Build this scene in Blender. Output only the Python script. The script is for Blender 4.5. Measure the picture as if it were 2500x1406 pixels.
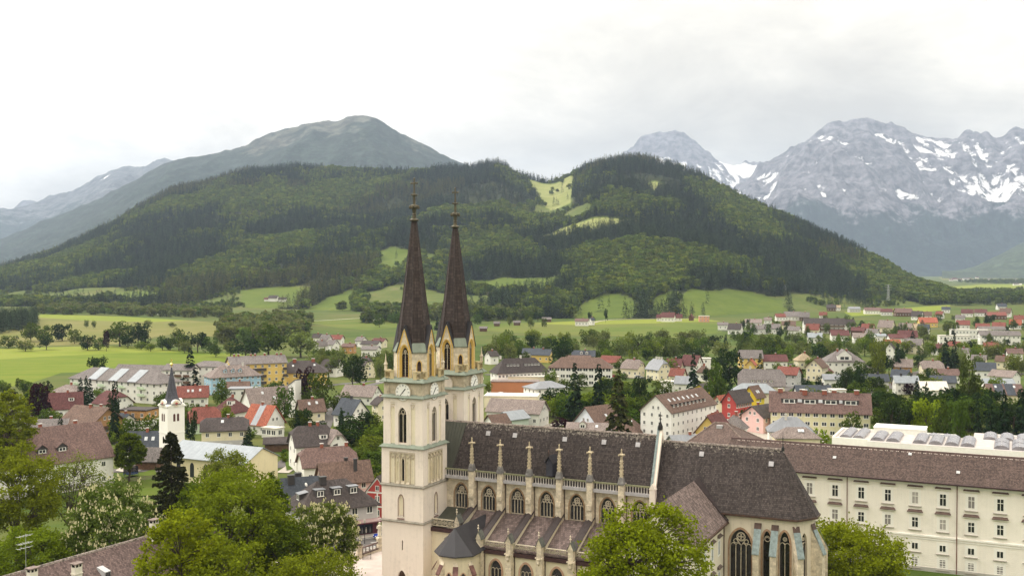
import bpy,bmesh,math,random
import numpy as np
from mathutils import Vector,Matrix
from mathutils.geometry import tessellate_polygon
for o in list(bpy.data.objects):
 bpy.data.objects.remove(o)
S = bpy.context.scene
COL = S.collection
R = math.radians
random.seed(7)
RNG = np.random.default_rng(11)
# ------------------------------------------------------------------ camera
cam = bpy.data.cameras.new('camera')
camo = bpy.data.objects.new('camera',cam)
COL.objects.link(camo)
cam.sensor_width = 36.0
cam.lens = 36.864
cam.clip_start = 0.5
cam.clip_end = 60000.0
camo.location = (0.0,0.0,54.0)
camo.rotation_euler = (R(90.0 - 1.007),0.0,0.0)
S.camera = camo
# ------------------------------------------------------------------ sky, sun, exposure
SUN_DIR = Vector((-0.74,0.20,0.80)).normalized()      # towards the sun, high on the left behind thin cloud
SUN_EL = math.asin(SUN_DIR.z)
SUN_AZ = math.atan2(SUN_DIR.x,SUN_DIR.y)               # from +Y towards +X
world = bpy.data.worlds.new('World')
S.world = world
world.use_nodes = True
wt = world.node_tree
wt.nodes.clear()
def wn(t,**k):
 n = wt.nodes.new(t)
 for a,b in k.items():
  setattr(n,a,b)
 return n
def wl(a,b):
 wt.links.new(a,b)
def wmath(op,a,b=None,clamp=False):
 n = wn('ShaderNodeMath',operation=op,use_clamp=clamp)
 for i,v in enumerate((a,b)):
  if v is None:
   continue
  if isinstance(v,(int,float)):
   n.inputs[i].default_value = v
  else:
   wl(v,n.inputs[i])
 return n.outputs[0]
sky = wn('ShaderNodeTexSky',sky_type='NISHITA',sun_disc=False)
sky.sun_elevation = SUN_EL
sky.sun_rotation = SUN_AZ
sky.air_density = 1.0
sky.dust_density = 3.0
skys = wn('ShaderNodeMix',data_type='RGBA',blend_type='MULTIPLY')
skys.inputs[0].default_value = 1.0
wl(sky.outputs[0],skys.inputs[6])
skys.inputs[7].default_value = (0.11,0.11,0.11,1)
tc = wn('ShaderNodeTexCoord')
sep = wn('ShaderNodeSeparateXYZ')
wl(tc.outputs['Generated'],sep.inputs[0])
zz = wmath('ADD',wmath('MAXIMUM',sep.outputs[2],0.0),0.30)
px_ = wmath('DIVIDE',sep.outputs[0],zz)
py_ = wmath('DIVIDE',sep.outputs[1],zz)
cmb = wn('ShaderNodeCombineXYZ')
wl(px_,cmb.inputs[0]); wl(py_,cmb.inputs[1])
def wnoise(scale,detail,rough,dist,off):
 mp = wn('ShaderNodeMapping')
 wl(cmb.outputs[0],mp.inputs[0])
 mp.inputs['Location'].default_value = off
 n = wn('ShaderNodeTexNoise')
 wl(mp.outputs[0],n.inputs['Vector'])
 n.inputs['Scale'].default_value = scale
 n.inputs['Detail'].default_value = detail
 n.inputs['Roughness'].default_value = rough
 n.inputs['Distortion'].default_value = dist
 return n.outputs[0]
def wramp(fac,stops):
 r = wn('ShaderNodeValToRGB')
 while len(r.color_ramp.elements) < len(stops):
  r.color_ramp.elements.new(0.5)
 for e,(p,c) in zip(r.color_ramp.elements,stops):
  e.position = p; e.color = (*c,1)
 wl(fac,r.inputs[0])
 return r.outputs[0]
big = wnoise(0.85,8.0,0.55,0.5,(5.1,2.2,0))
fine = wnoise(2.6,9.0,0.62,0.4,(7.1,3.3,0))
dens = wmath('ADD',wmath('MULTIPLY',wmath('SUBTRACT',wmath('ADD',wmath('MULTIPLY',big,0.66),wmath('MULTIPLY',fine,0.34)),0.5),2.3),0.54)
# thin bright cloud round the hidden sun, thicker grey cloud away from it
sd = wn('ShaderNodeVectorMath',operation='DOT_PRODUCT')
wl(tc.outputs['Generated'],sd.inputs[0])
sd.inputs[1].default_value = Vector((-0.62,0.70,0.36)).normalized()
glow = wmath('POWER',wmath('MAXIMUM',sd.outputs['Value'],0.0),7.0)
thick = wmath('SUBTRACT',dens,wmath('MULTIPLY',glow,0.42))
cloud = wramp(thick,[(0.10,(1.72,1.60,1.42)),(0.28,(1.36,1.265,1.10)),(0.44,(1.04,0.965,0.83)),
      (0.58,(0.84,0.785,0.68)),(0.74,(0.68,0.635,0.555))])
gap = wramp(dens,[(0.30,(1,1,1)),(0.38,(0,0,0))])
mixc = wn('ShaderNodeMix',data_type='RGBA')
wl(wmath('MULTIPLY',gap,0.2),mixc.inputs[0])
wl(cloud,mixc.inputs[6]); wl(skys.outputs[2],mixc.inputs[7])
zen = wmath('ADD',wmath('MULTIPLY',wmath('MAXIMUM',sep.outputs[2],0.0),1.45),0.50)      # overcast sky, brighter overhead
mulz = wn('ShaderNodeVectorMath',operation='SCALE')
wl(mixc.outputs[2],mulz.inputs[0]); wl(zen,mulz.inputs['Scale'])
bg = wn('ShaderNodeBackground')
bg.inputs[1].default_value = 1.0
wl(mulz.outputs[0],bg.inputs[0])
wo = wn('ShaderNodeOutputWorld')
wl(bg.outputs[0],wo.inputs[0])
sun = bpy.data.lights.new('sun','SUN')
sun.energy = 1.5
sun.angle = R(12.0)
sun.color = (1.0,0.955,0.87)
suno = bpy.data.objects.new('sun',sun)
COL.objects.link(suno)
suno.location = (-200,50,400)
suno.rotation_euler = SUN_DIR.to_track_quat('Z','Y').to_euler()
S.view_settings.view_transform = 'Standard'
S.view_settings.look = 'None'
S.view_settings.exposure = 0.74
S.view_settings.gamma = 1.0
S.view_settings.use_curve_mapping = False
S.render.engine = 'CYCLES'
cy = S.cycles
cy.max_bounces = 5
cy.diffuse_bounces = 3
cy.glossy_bounces = 2
cy.transmission_bounces = 3
cy.transparent_max_bounces = 4
cy.volume_bounces = 0
cy.use_denoising = True
cy.caustics_reflective = False
cy.caustics_refractive = False
# ------------------------------------------------------------------ material helpers
MATS = {}
def _nodes(name):
 m = bpy.data.materials.new(name)
 m.use_nodes = True
 nt = m.node_tree
 nt.nodes.clear()
 return m,nt
class NT:
 def __init__(s,name):
  s.m,s.t = _nodes(name)
  s.out = s.n('ShaderNodeOutputMaterial')
 def n(s,t,**k):
  x = s.t.nodes.new(t)
  for a,b in k.items():
   setattr(x,a,b)
  return x
 def l(s,a,b):
  s.t.links.new(a,b)
 def set(s,sock,v):
  if hasattr(v,'is_linked') or hasattr(v,'links'):
   s.l(v,sock)
  else:
   sock.default_value = v
 def math(s,op,a,b=0.0,clamp=False):
  x = s.n('ShaderNodeMath',operation=op,use_clamp=clamp)
  s.set(x.inputs[0],a); s.set(x.inputs[1],b)
  return x.outputs[0]
 def mix(s,f,a,b,mode='MIX'):
  x = s.n('ShaderNodeMix',data_type='RGBA',blend_type=mode)
  s.set(x.inputs[0],f); s.set(x.inputs[6],c4(a)); s.set(x.inputs[7],c4(b))
  return x.outputs[2]
 def noise(s,vec,scale,detail=4,rough=0.55,dist=0.0):
  x = s.n('ShaderNodeTexNoise')
  if vec is not None:
   s.l(vec,x.inputs['Vector'])
  x.inputs['Scale'].default_value = scale
  x.inputs['Detail'].default_value = detail
  x.inputs['Roughness'].default_value = rough
  x.inputs['Distortion'].default_value = dist
  return x.outputs[0]
 def ramp(s,f,stops):
  r = s.n('ShaderNodeValToRGB')
  el = r.color_ramp.elements
  while len(el) < len(stops):
   el.new(0.5)
  for e,(p,c) in zip(el,stops):
   e.position = p
   e.color = c4(c) if not isinstance(c,(int,float)) else (c,c,c,1)
  s.l(f,r.inputs[0])
  return r.outputs[0]
 def uv(s,sx=1.0,sy=1.0):
  u = s.n('ShaderNodeUVMap')
  m = s.n('ShaderNodeMapping')
  s.l(u.outputs[0],m.inputs[0])
  m.inputs['Scale'].default_value = (sx,sy,1)
  return m.outputs[0]
 def obj(s):
  return s.n('ShaderNodeTexCoord').outputs['Object']
 def pos(s):
  return s.n('ShaderNodeNewGeometry').outputs['Position']
 def rnd(s):
  return s.n('ShaderNodeObjectInfo').outputs['Random']
 def bump(s,h,strength=0.3,dist=0.05):
  b = s.n('ShaderNodeBump')
  b.inputs['Strength'].default_value = strength
  b.inputs['Distance'].default_value = dist
  s.l(h,b.inputs['Height'])
  return b.outputs[0]
 def bsdf(s,col,rough=0.8,spec=0.3,metal=0.0,normal=None):
  p = s.n('ShaderNodeBsdfPrincipled')
  s.set(p.inputs['Base Color'],c4(col))
  s.set(p.inputs['Roughness'],rough)
  p.inputs['Specular IOR Level'].default_value = spec
  p.inputs['Metallic'].default_value = metal
  if normal is not None:
   s.l(normal,p.inputs['Normal'])
  s.l(p.outputs[0],s.out.inputs[0])
  return p
def c4(c):
 if isinstance(c,(tuple,list)):
  return (c[0],c[1],c[2],1.0) if len(c) == 3 else c
 return c
def lin(r,g,b):                      # 0..255 display values to linear
 f = lambda v: (v/255/12.92) if v/255 <= 0.04045 else ((v/255 + 0.055)/1.055) ** 2.4
 return (f(r),f(g),f(b))
def dim(c,k):
 return tuple(min(1,x*k) for x in c)
def plaster(col,stain=0.12,grain=0.05):
 key = ('plaster',tuple(round(x,3) for x in col),stain)
 if key in MATS: return MATS[key]
 t = NT('plaster')
 o = t.pos()
 big = t.noise(o,0.22,5,0.6)
 mid = t.noise(o,1.7,5,0.6)
 u = t.uv(2.2,0.10)
 drip = t.noise(u,1.0,4,0.6)
 f = t.math('ADD',t.math('MULTIPLY',big,0.4),t.math('ADD',t.math('MULTIPLY',mid,0.25),t.math('MULTIPLY',drip,0.35)))
 k = t.ramp(f,[(0.30,1.0 - 2.2*stain),(0.50,1.0),(0.75,1.0 + grain)])
 c = t.mix(1.0,col,k,'MULTIPLY')
 t.bsdf(c,0.9,0.15,normal=t.bump(mid,0.15,0.02))
 MATS[key] = t.m
 return t.m
def tiles(col,rows=3.2,mottle=0.35,light=0.06,lichen=None):
 key = ('tiles',tuple(round(x,3) for x in col),rows,mottle,light)
 if key in MATS: return MATS[key]
 t = NT('roof_tiles')
 o = t.pos()
 br = t.n('ShaderNodeTexBrick')
 t.l(t.uv(),br.inputs['Vector'])
 br.inputs['Scale'].default_value = rows
 br.inputs['Mortar Size'].default_value = 0.035
 br.inputs['Brick Width'].default_value = 0.8
 br.inputs['Row Height'].default_value = 1.0
 br.inputs['Color1'].default_value = c4(dim(col,1.0 + mottle))
 br.inputs['Color2'].default_value = c4(dim(col,1.0 - mottle*0.8))
 br.inputs['Mortar'].default_value = c4(dim(col,0.35))
 n1 = t.noise(o,0.35,6,0.65)
 n2 = t.noise(o,3.5,4,0.7)
 st = t.noise(t.uv(1.3,0.12),1.0,4,0.6)
 k = t.ramp(t.math('ADD',t.math('MULTIPLY',n1,0.5),t.math('MULTIPLY',st,0.5)),[(0.28,0.68),(0.5,1.0),(0.72,1.30)])
 c = t.mix(1.0,br.outputs[0],k,'MULTIPLY')
 sp = t.ramp(n2,[(0.66,0.0),(0.72,1.0)])
 c = t.mix(t.math('MULTIPLY',sp,light*6),c,dim(col,2.6))
 t.bsdf(c,0.85,0.2,normal=t.bump(br.outputs[1],0.6,0.03))
 MATS[key] = t.m
 return t.m
def flat(name,col,rough=0.7,spec=0.3,metal=0.0,var=0.10,scale=1.5):
 key = (name,tuple(round(x,3) for x in col),rough,metal)
 if key in MATS: return MATS[key]
 t = NT(name)
 n = t.noise(t.pos(),scale,5,0.6)
 k = t.ramp(n,[(0.3,1 - var*1.6),(0.7,1 + var)])
 c = t.mix(1.0,col,k,'MULTIPLY')
 t.bsdf(c,rough,spec,metal,normal=t.bump(n,0.1,0.02))
 MATS[key] = t.m
 return t.m
def seam_metal(col,pitch=0.55,rough=0.5):
 key = ('seam',tuple(round(x,3) for x in col),pitch)
 if key in MATS: return MATS[key]
 t = NT('seamed_metal')
 w = t.n('ShaderNodeTexWave',wave_type='BANDS',bands_direction='X')
 t.l(t.uv(1.0/pitch/6.28*3.14,1),w.inputs['Vector'])
 w.inputs['Scale'].default_value = 2.0
 ln = t.ramp(w.outputs[0],[(0.90,0.0),(0.98,1.0)])
 n = t.noise(t.pos(),0.8,5,0.65)
 st = t.noise(t.uv(1.2,0.15),1.0,4,0.6)
 k = t.ramp(t.math('ADD',t.math('MULTIPLY',n,0.5),t.math('MULTIPLY',st,0.5)),[(0.3,0.75),(0.7,1.2)])
 c = t.mix(t.math('MULTIPLY',ln,0.45),t.mix(1.0,col,k,'MULTIPLY'),dim(col,0.4))
 t.bsdf(c,rough,0.4,0.15,normal=t.bump(ln,0.5,0.03))
 MATS[key] = t.m
 return t.m
def glass(col=(0.02,0.022,0.025),rough=0.12):
 key = ('glass',col)
 if key in MATS: return MATS[key]
 t = NT('window_glass')
 n = t.noise(t.pos(),0.9,2)
 c = t.mix(n,dim(col,0.5),dim(col,1.8))
 t.bsdf(c,rough,0.5)
 MATS[key] = t.m
 return t.m
# ------------------------------------------------------------------ mesh builder
class MB:
 """collects faces; build() makes ONE mesh with metre UVs (across, up the slope)"""
 def __init__(s):
  s.v = []; s.f = []; s.mi = []; s.k = 0
 def mat(s,k):
  s.k = k; return s
 def poly(s,pts):
  b = len(s.v)
  s.v += [tuple(p) for p in pts]
  s.f.append(tuple(range(b,b + len(pts)))); s.mi.append(s.k)
  return s
 def quad(s,a,b,c,d):
  return s.poly((a,b,c,d))
 def box(s,x0,x1,y0,y1,z0,z1):
  p = [(x,y,z) for z in (z0,z1) for y in (y0,y1) for x in (x0,x1)]
  return s._hexa(p)
 def _hexa(s,p):
  b = len(s.v)
  s.v += [tuple(q) for q in p]
  for q in ((0,2,3,1),(4,5,7,6),(0,1,5,4),(2,6,7,3),(0,4,6,2),(1,3,7,5)):
   s.f.append(tuple(b + i for i in q)); s.mi.append(s.k)
  return s
 def hexa(s,p):
  return s._hexa(p)
 def prism(s,poly,fn,d0,d1):
  """poly: 2-D points; fn(a, b, d) -> xyz; closed prism from d0 to d1"""
  n = len(poly)
  b = len(s.v)
  s.v += [tuple(fn(a,c,d0)) for a,c in poly] + [tuple(fn(a,c,d1)) for a,c in poly]
  s.f.append(tuple(range(b,b + n))); s.mi.append(s.k)
  s.f.append(tuple(range(b + 2*n - 1,b + n - 1,-1))); s.mi.append(s.k)
  for i in range(n):
   j = (i + 1) % n
   s.f.append((b + i,b + n + i,b + n + j,b + j)); s.mi.append(s.k)
  return s
 def rings(s,rings,cap0=True,cap1=True):
  n = len(rings[0]); b = len(s.v)
  for r in rings:
   s.v += [tuple(p) for p in r]
  for k in range(len(rings) - 1):
   for i in range(n):
    j = (i + 1) % n
    s.f.append((b + k*n + i,b + k*n + j,b + (k + 1)*n + j,b + (k + 1)*n + i)); s.mi.append(s.k)
  if cap0:
   s.f.append(tuple(b + i for i in range(n))[::-1]); s.mi.append(s.k)
  if cap1:
   e = b + (len(rings) - 1)*n
   s.f.append(tuple(e + i for i in range(n))); s.mi.append(s.k)
  return s
 def lathe(s,cx,cy,prof,n=8,rot=0.0):
  return s.rings([[(cx + r*math.cos(rot + 2*math.pi*i/n),cy + r*math.sin(rot + 2*math.pi*i/n),z) for i in range(n)] for r,z in prof])
 def tube(s,path,rad,n=5):
  path = [Vector(p) for p in path]
  if isinstance(rad,(int,float)): rad = [rad]*len(path)
  rings = []
  for i,p in enumerate(path):
   d = (path[min(i + 1,len(path) - 1)] - path[max(i - 1,0)]).normalized()
   a = d.cross(Vector((0,0,1)))
   if a.length < 1e-3: a = Vector((1,0,0))
   a.normalize(); c = d.cross(a)
   rings.append([p + (a*math.cos(t) + c*math.sin(t))*rad[i] for t in [2*math.pi*k/n for k in range(n)]])
  return s.rings(rings)
 def wall(s,fn,outer,holes,depth):
  """face with real openings: fn(a, z, out) -> xyz; reveals run inward by depth"""
  loops = [outer] + holes
  pts = [p for l in loops for p in l]
  tri = tessellate_polygon([[Vector((a,z,0)) for a,z in l] for l in loops])
  b = len(s.v)
  s.v += [tuple(fn(a,z,0)) for a,z in pts]
  for t in tri:
   s.f.append(tuple(b + i for i in t)); s.mi.append(s.k)
  for h in holes:
   n = len(h); b = len(s.v)
   s.v += [tuple(fn(a,z,0)) for a,z in h] + [tuple(fn(a,z,-depth)) for a,z in h]
   for i in range(n):
    j = (i + 1) % n
    s.f.append((b + i,b + j,b + n + j,b + n + i)); s.mi.append(s.k)
  return s
 def mesh(s,name,mats,smooth=False):
  me = bpy.data.meshes.new(name)
  me.from_pydata(s.v,[],s.f)
  for m in (mats if isinstance(mats,(list,tuple)) else [mats]):
   me.materials.append(m)
  if max(s.mi,default=0) > 0:
   me.polygons.foreach_set('material_index',s.mi)
  me.update()
  uvs(me)
  if smooth:
   me.polygons.foreach_set('use_smooth',[True]*len(me.polygons))
  return me
 def build(s,name,mats,parent=None,smooth=False,**k):
  return ob(name,s.mesh(name,mats,smooth),parent,**k)
def uvs(me):
 nl = len(me.loops)
 if not nl: return
 vi = np.empty(nl,np.int32); me.loops.foreach_get('vertex_index',vi)
 co = np.empty(len(me.vertices)*3,np.float32); me.vertices.foreach_get('co',co); co = co.reshape(-1,3)
 nf = len(me.polygons)
 lt = np.empty(nf,np.int32); me.polygons.foreach_get('loop_total',lt)
 nr = np.empty(nf*3,np.float32); me.polygons.foreach_get('normal',nr); nr = nr.reshape(-1,3)
 t = np.stack([-nr[:,1],nr[:,0],np.zeros(nf)],1)
 ln = np.linalg.norm(t,axis=1)
 t[ln < 1e-3] = (1,0,0); ln[ln < 1e-3] = 1
 t /= ln[:,None]
 b = np.cross(nr,t)
 T = np.repeat(t,lt,0); Bq = np.repeat(b,lt,0)
 p = co[vi]
 uv = np.stack([(p*T).sum(1),(p*Bq).sum(1)],1).astype(np.float32)
 l = me.uv_layers.new(name='UVMap')
 l.data.foreach_set('uv',uv.ravel())
def ob(name,me,parent=None,loc=None,rot=None,scale=None,kind=None):
 o = bpy.data.objects.new(name,me)
 COL.objects.link(o)
 if parent is not None: o.parent = parent
 if loc is not None: o.location = loc
 if rot is not None: o.rotation_euler = (0,0,rot) if isinstance(rot,(int,float)) else rot
 if scale is not None: o.scale = scale
 if kind: o['kind'] = kind
 return o
def thing(name,label,cat,loc=(0,0,0),rot=0.0,group=None):
 o = ob(name,None,None,loc,rot)
 o.empty_display_size = 0.5
 return tag(o,label,cat,group)
def tag(o,label,cat,group=None):
 o['label'] = label; o['category'] = cat
 if group: o['group'] = group
 return o
def arch(cx,w,z0,zs,za,n=6):
 """pointed arch outline, counter-clockwise from the lower left; zs = spring, za = apex"""
 h = w/2; r = za - zs
 pts = [(cx - h,z0),(cx + h,z0),(cx + h,zs)]
 for i in range(1,n):
  t = i/n
  pts.append((cx + h*math.cos(t*math.pi/2) ** 1.25,zs + r*math.sin(t*math.pi/2) ** 0.95))
 pts.append((cx,za))
 for i in range(n - 1,0,-1):
  t = i/n
  pts.append((cx - h*math.cos(t*math.pi/2) ** 1.25,zs + r*math.sin(t*math.pi/2) ** 0.95))
 pts.append((cx - h,zs))
 return pts
def grow(poly,d):
 """offset an arch outline outwards"""
 cx = sum(p[0] for p in poly)/len(poly); cz = sum(p[1] for p in poly)/len(poly)
 n = len(poly); out = []
 for i in range(n):
  a,b,c = Vector(poly[i - 1]),Vector(poly[i]),Vector(poly[(i + 1) % n])
  e1 = (b - a); e2 = (c - b)
  if e1.length < 1e-6: e1 = e2
  if e2.length < 1e-6: e2 = e1
  n1 = Vector((e1.y,-e1.x)).normalized(); n2 = Vector((e2.y,-e2.x)).normalized()
  m = (n1 + n2)
  if m.length < 1e-6: m = n1
  m.normalize()
  k = d/max(0.45,m.dot(n1))
  out.append((b.x + m.x*k,b.y + m.y*k))
 return out
def band(mb,fn,inner,outer,d0,d1):
 """flat ring between two outlines of equal length standing from d0 to d1"""
 n = len(inner)
 for i in range(n):
  j = (i + 1) % n
  a,b,c,d = inner[i],inner[j],outer[j],outer[i]
  mb.quad(fn(*a,d1),fn(*b,d1),fn(*c,d1),fn(*d,d1))
  mb.quad(fn(*d,d0),fn(*d,d1),fn(*c,d1),fn(*c,d0))
  mb.quad(fn(*a,d1),fn(*a,d0),fn(*b,d0),fn(*b,d1))
 return mb
def bar(mb,fn,p,q,w,d0,d1):
 """straight flat bar from p to q in the wall plane"""
 p,q = Vector(p),Vector(q)
 d = (q - p).normalized(); s = Vector((-d.y,d.x))*w/2
 c = [p - s,q - s,q + s,p + s]
 mb.prism([(v.x,v.y) for v in c],fn,d0,d1)
 return mb
def hoop(mb,fn,cx,cz,r,w,d0,d1,n=12):
 i = [(cx + (r - w/2)*math.cos(2*math.pi*k/n),cz + (r - w/2)*math.sin(2*math.pi*k/n)) for k in range(n)]
 o = [(cx + (r + w/2)*math.cos(2*math.pi*k/n),cz + (r + w/2)*math.sin(2*math.pi*k/n)) for k in range(n)]
 return band(mb,fn,i,o,d0,d1)
# ------------------------------------------------------------------ surveyed ground (metres; x right, y away, origin under the viewpoint)
HILL = [[-1493.7,2159.7,-1729,2500,1],[-1108.2,1794.9,-1605,2600,4.2],[-869.1,1588.5,-1449.5,2650,4.9],[-750.1,1535.5,-1318.3,2700,41.2],[-690.1,1535.5,-1235,2750,76.7],[-630.1,1535.5,-1168.3,2850,124.8],[-570.1,1535.5,-1093.7,2950,187.7],[-504.5,1518.6,-1011.3,3050,259.3],[-440.3,1502.1,-906.8,3100,301.6],[-373.5,1470.1,-785.8,3100,330.5],[-306.2,1424.6,-664.8,3100,341.4],[-243,1381.9,-544,3100,337.8],[-181.8,1328.7,-420.4,3080,331],[-125,1279.4,-297.3,3050,329.4],[-72.3,1233.7,-175.5,3000,324.6],[-39.9,1201.5,-98.4,2970,325.2],[-23.3,1191.1,-57.5,2950,337],[-10.2,1181,-25.2,2940,331.5],[2.3,1170.9,5.7,2920,306.7],[22.5,1151.4,56.5,2900,293.6],[42.8,1151.4,105.6,2850,283.6],[67.5,1151.4,162.6,2780,304.7],[94.5,1151.4,222.7,2720,326.4],[130.5,1151.4,303,2680,328.5],[167.9,1161.1,378,2620,305.6],[207.7,1181,447.5,2550,274.7],[270,1256.2,525.7,2450,217.7],[337.6,1328.7,596.1,2350,171.9],[409.2,1395.8,658.7,2250,124.1],[488.4,1470.1,707,2130,76.3],[570.1,1535.5,742.2,2000,36.4],[646.8,1607,756.5,1880,19.5],[702.8,1665.1,759.6,1800,5.5],[722.3,1665.1,763.4,1760,1]]
MOUNTAINS = {'bald': ('bald_mountain',[[-2970.2,3900,-4953.9,6500,2],[-2665.6,3900,-4444.6,6500,2],[-2361,3900,-3935.5,6500,2],[-2086.8,3900,-3477.5,6500,99.7],[-1904,3900,-3172.1,6500,193.6],[-1751.7,3900,-2917.3,6500,322.9],[-1599.4,3900,-2662.8,6500,441.9],[-1477.5,3900,-2459.3,6500,535.6],[-1370.9,3900,-2281.3,6500,619.2],[-1264.3,3900,-2103.4,6500,702.7],[-1172.9,3900,-1951.2,6500,722.9],[-1081.5,3900,-1799.1,6500,733],[-990.1,3900,-1646.8,6500,793.7],[-868.2,3900,-1443.9,6500,869.5],[-776.8,3900,-1291.7,6500,904.9],[-685.4,3900,-1139.7,6500,922.6],[-609.3,3900,-1013,6500,942.8],[-548.4,3900,-911.7,6500,950.4],[-502.7,3900,-835.8,6500,940.3],[-441.7,3900,-734.5,6500,897.3],[-380.8,3900,-633.3,6500,846.8],[-304.6,3900,-506.7,6500,796.2],[-243.7,3900,-405.4,6500,738.1],[-182.8,3900,-304.1,6500,687.5],[-76.2,3900,-126.8,6500,581.2],[76.2,3900,126.8,6500,404],[228.5,3900,380.6,6500,201.2],[350.3,3900,583.9,6500,61.6]],{'ns': 240,'nt': 80,'amp': 190,'wl_': 900,'seed': 21,'treeline': 860,'rock': (0.07,0.074,0.062),'forest': (0.022,0.033,0.026),'snow': (800,1500,0.02),'bend': 1.2,'crest': 0.06}),'left': ('left_range',[[-6381.8,7600,-9650.2,11500,493.8],[-5491.3,7600,-8302.8,11500,561.1],[-4749.3,7600,-7181.6,11500,493.8],[-4155.6,7600,-6284.1,11500,471.4],[-3710.4,7600,-5609.5,11500,619.4],[-3532.3,7600,-5339.6,11500,695.6],[-3354.2,7600,-5069.6,11500,798.6],[-3176.1,7600,-4799.6,11500,915.1],[-2998,7600,-4529.3,11500,1076.3],[-2819.9,7600,-4259.7,11500,1156.9],[-2671.5,7600,-4035.7,11500,1130],[-2523,7600,-3811.2,11500,1174.8],[-2345,7600,-3542.7,11500,1076.3],[-2048.1,7600,-3095.3,11500,852.4],[-1632.6,7600,-2468.7,11500,493.8],[-1335.7,7600,-2020.6,11500,224.6]],{'ns': 160,'nt': 60,'amp': 420,'wl_': 1500,'seed': 31,'treeline': 650,'rock': (0.085,0.09,0.095),'forest': (0.022,0.033,0.026),'snow': (900,1600,0.03),'bend': 1.2,'crest': 0.1}),'faint': ('faint_range',[[-10076.6,12000,-12162.7,14500,947.7],[-8201.9,12000,-9897.8,14500,1117.1],[-6795.8,12000,-8203.3,14500,891.2],[-5858.5,12000,-7072.7,14500,789.4],[-5577.3,12000,-6732.1,14500,919.4],[-5296.1,12000,-6393.3,14500,834.7],[-4921.1,12000,-5941.5,14500,721.6],[-4452.4,12000,-5377.1,14500,495.4],[-3983.8,12000,-4812.5,14500,269.1]],{'ns': 90,'nt': 40,'amp': 420,'wl_': 1900,'seed': 41,'treeline': 500,'rock': (0.1,0.1,0.105),'forest': (0.025,0.035,0.028),'snow': (800,1600,0.1),'bend': 1.2,'crest': 0.1}),'right': ('snowy_peaks',[[1264.3,8300,1674.4,11000,474.7],[1523.6,8300,2017.4,11000,624.8],[1782.9,8300,2360,11000,826.2],[1945,8300,2573.9,11000,984.7],[2107.1,8300,2787.8,11000,1113.2],[2301.6,8300,3044.4,11000,1267.3],[2431.3,8300,3215.3,11000,1395.6],[2560.9,8300,3386.3,11000,1481.2],[2690.6,8300,3557.5,11000,1523.9],[2852.7,8300,3771.7,11000,1532.5],[3014.8,8300,3986.3,11000,1494],[3176.9,8300,4201.3,11000,1395.6],[3338.9,8300,4416,11000,1340],[3468.6,8300,4587.7,11000,1310.1],[3565.9,8300,4716,11000,1361.4],[3630.7,8300,4801.6,11000,1374.2],[3727.9,8300,4930.5,11000,1340],[3857.6,8300,5102.1,11000,1331.5],[3954.9,8300,5229.8,11000,1438.4],[4052.1,8300,5358.1,11000,1468.3],[4246.6,8300,5615.4,11000,1459.8],[4505.9,8300,5959.3,11000,1352.8],[4894.9,8300,6474.7,11000,1267.3],[5348.8,8300,7077.2,11000,1074.7],[5997.1,8300,7938.3,11000,817.7]],{'ns': 340,'nt': 150,'amp': 700,'wl_': 1500,'seed': 57,'treeline': 620,'rock': (0.125,0.12,0.135),'forest': (0.015,0.024,0.02),'snow': (520,1700,0.19),'bend': 1.5,'crest': 0.13}),'mid': ('snow_cirque',[[756.9,11400,915.1,13800,1065.8],[1024.1,11400,1237.6,13800,1334.5],[1291.2,11400,1560,13800,1576.1],[1424.8,11400,1721.1,13800,1699.6],[1691.9,11400,2043.7,13800,1753.2],[1959.1,11400,2366.6,13800,1683.5],[2181.7,11400,2635.8,13800,1592.2],[2359.8,11400,2851.1,13800,1560],[2582.4,11400,3120.2,13800,1522.4],[2894.1,11400,3497.2,13800,1431.2],[3161.2,11400,3820.6,13800,1323.7],[3561.9,11400,4305.7,13800,1173.3],[4229.8,11400,5114.8,13800,904.5]],{'ns': 170,'nt': 80,'amp': 700,'wl_': 1600,'seed': 63,'treeline': 350,'rock': (0.13,0.125,0.14),'forest': (0.03,0.04,0.025),'snow': (400,1700,0.42),'bend': 1.2,'crest': 0.12}),'foot': ('foothill',[[2624.6,6400,3116.9,7600,24.3],[2737.1,6400,3250.4,7600,36.2],[2824.6,6400,3354.1,7600,62.9],[2924.5,6400,3472.4,7600,116.3],[3024.5,6400,3590.6,7600,178.6],[3124.5,6400,3708.9,7600,226.1],[3374.5,6400,4004.8,7600,315],[3749.4,6400,4448.8,7600,403.9],[4249.3,6400,5041.3,7600,463.2]],{'ns': 90,'nt': 50,'amp': 70,'wl_': 600,'seed': 71,'treeline': 900,'rock': (0.2,0.18,0.14),'forest': (0.035,0.05,0.022),'bend': 1,'crest': 0.1})}
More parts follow.
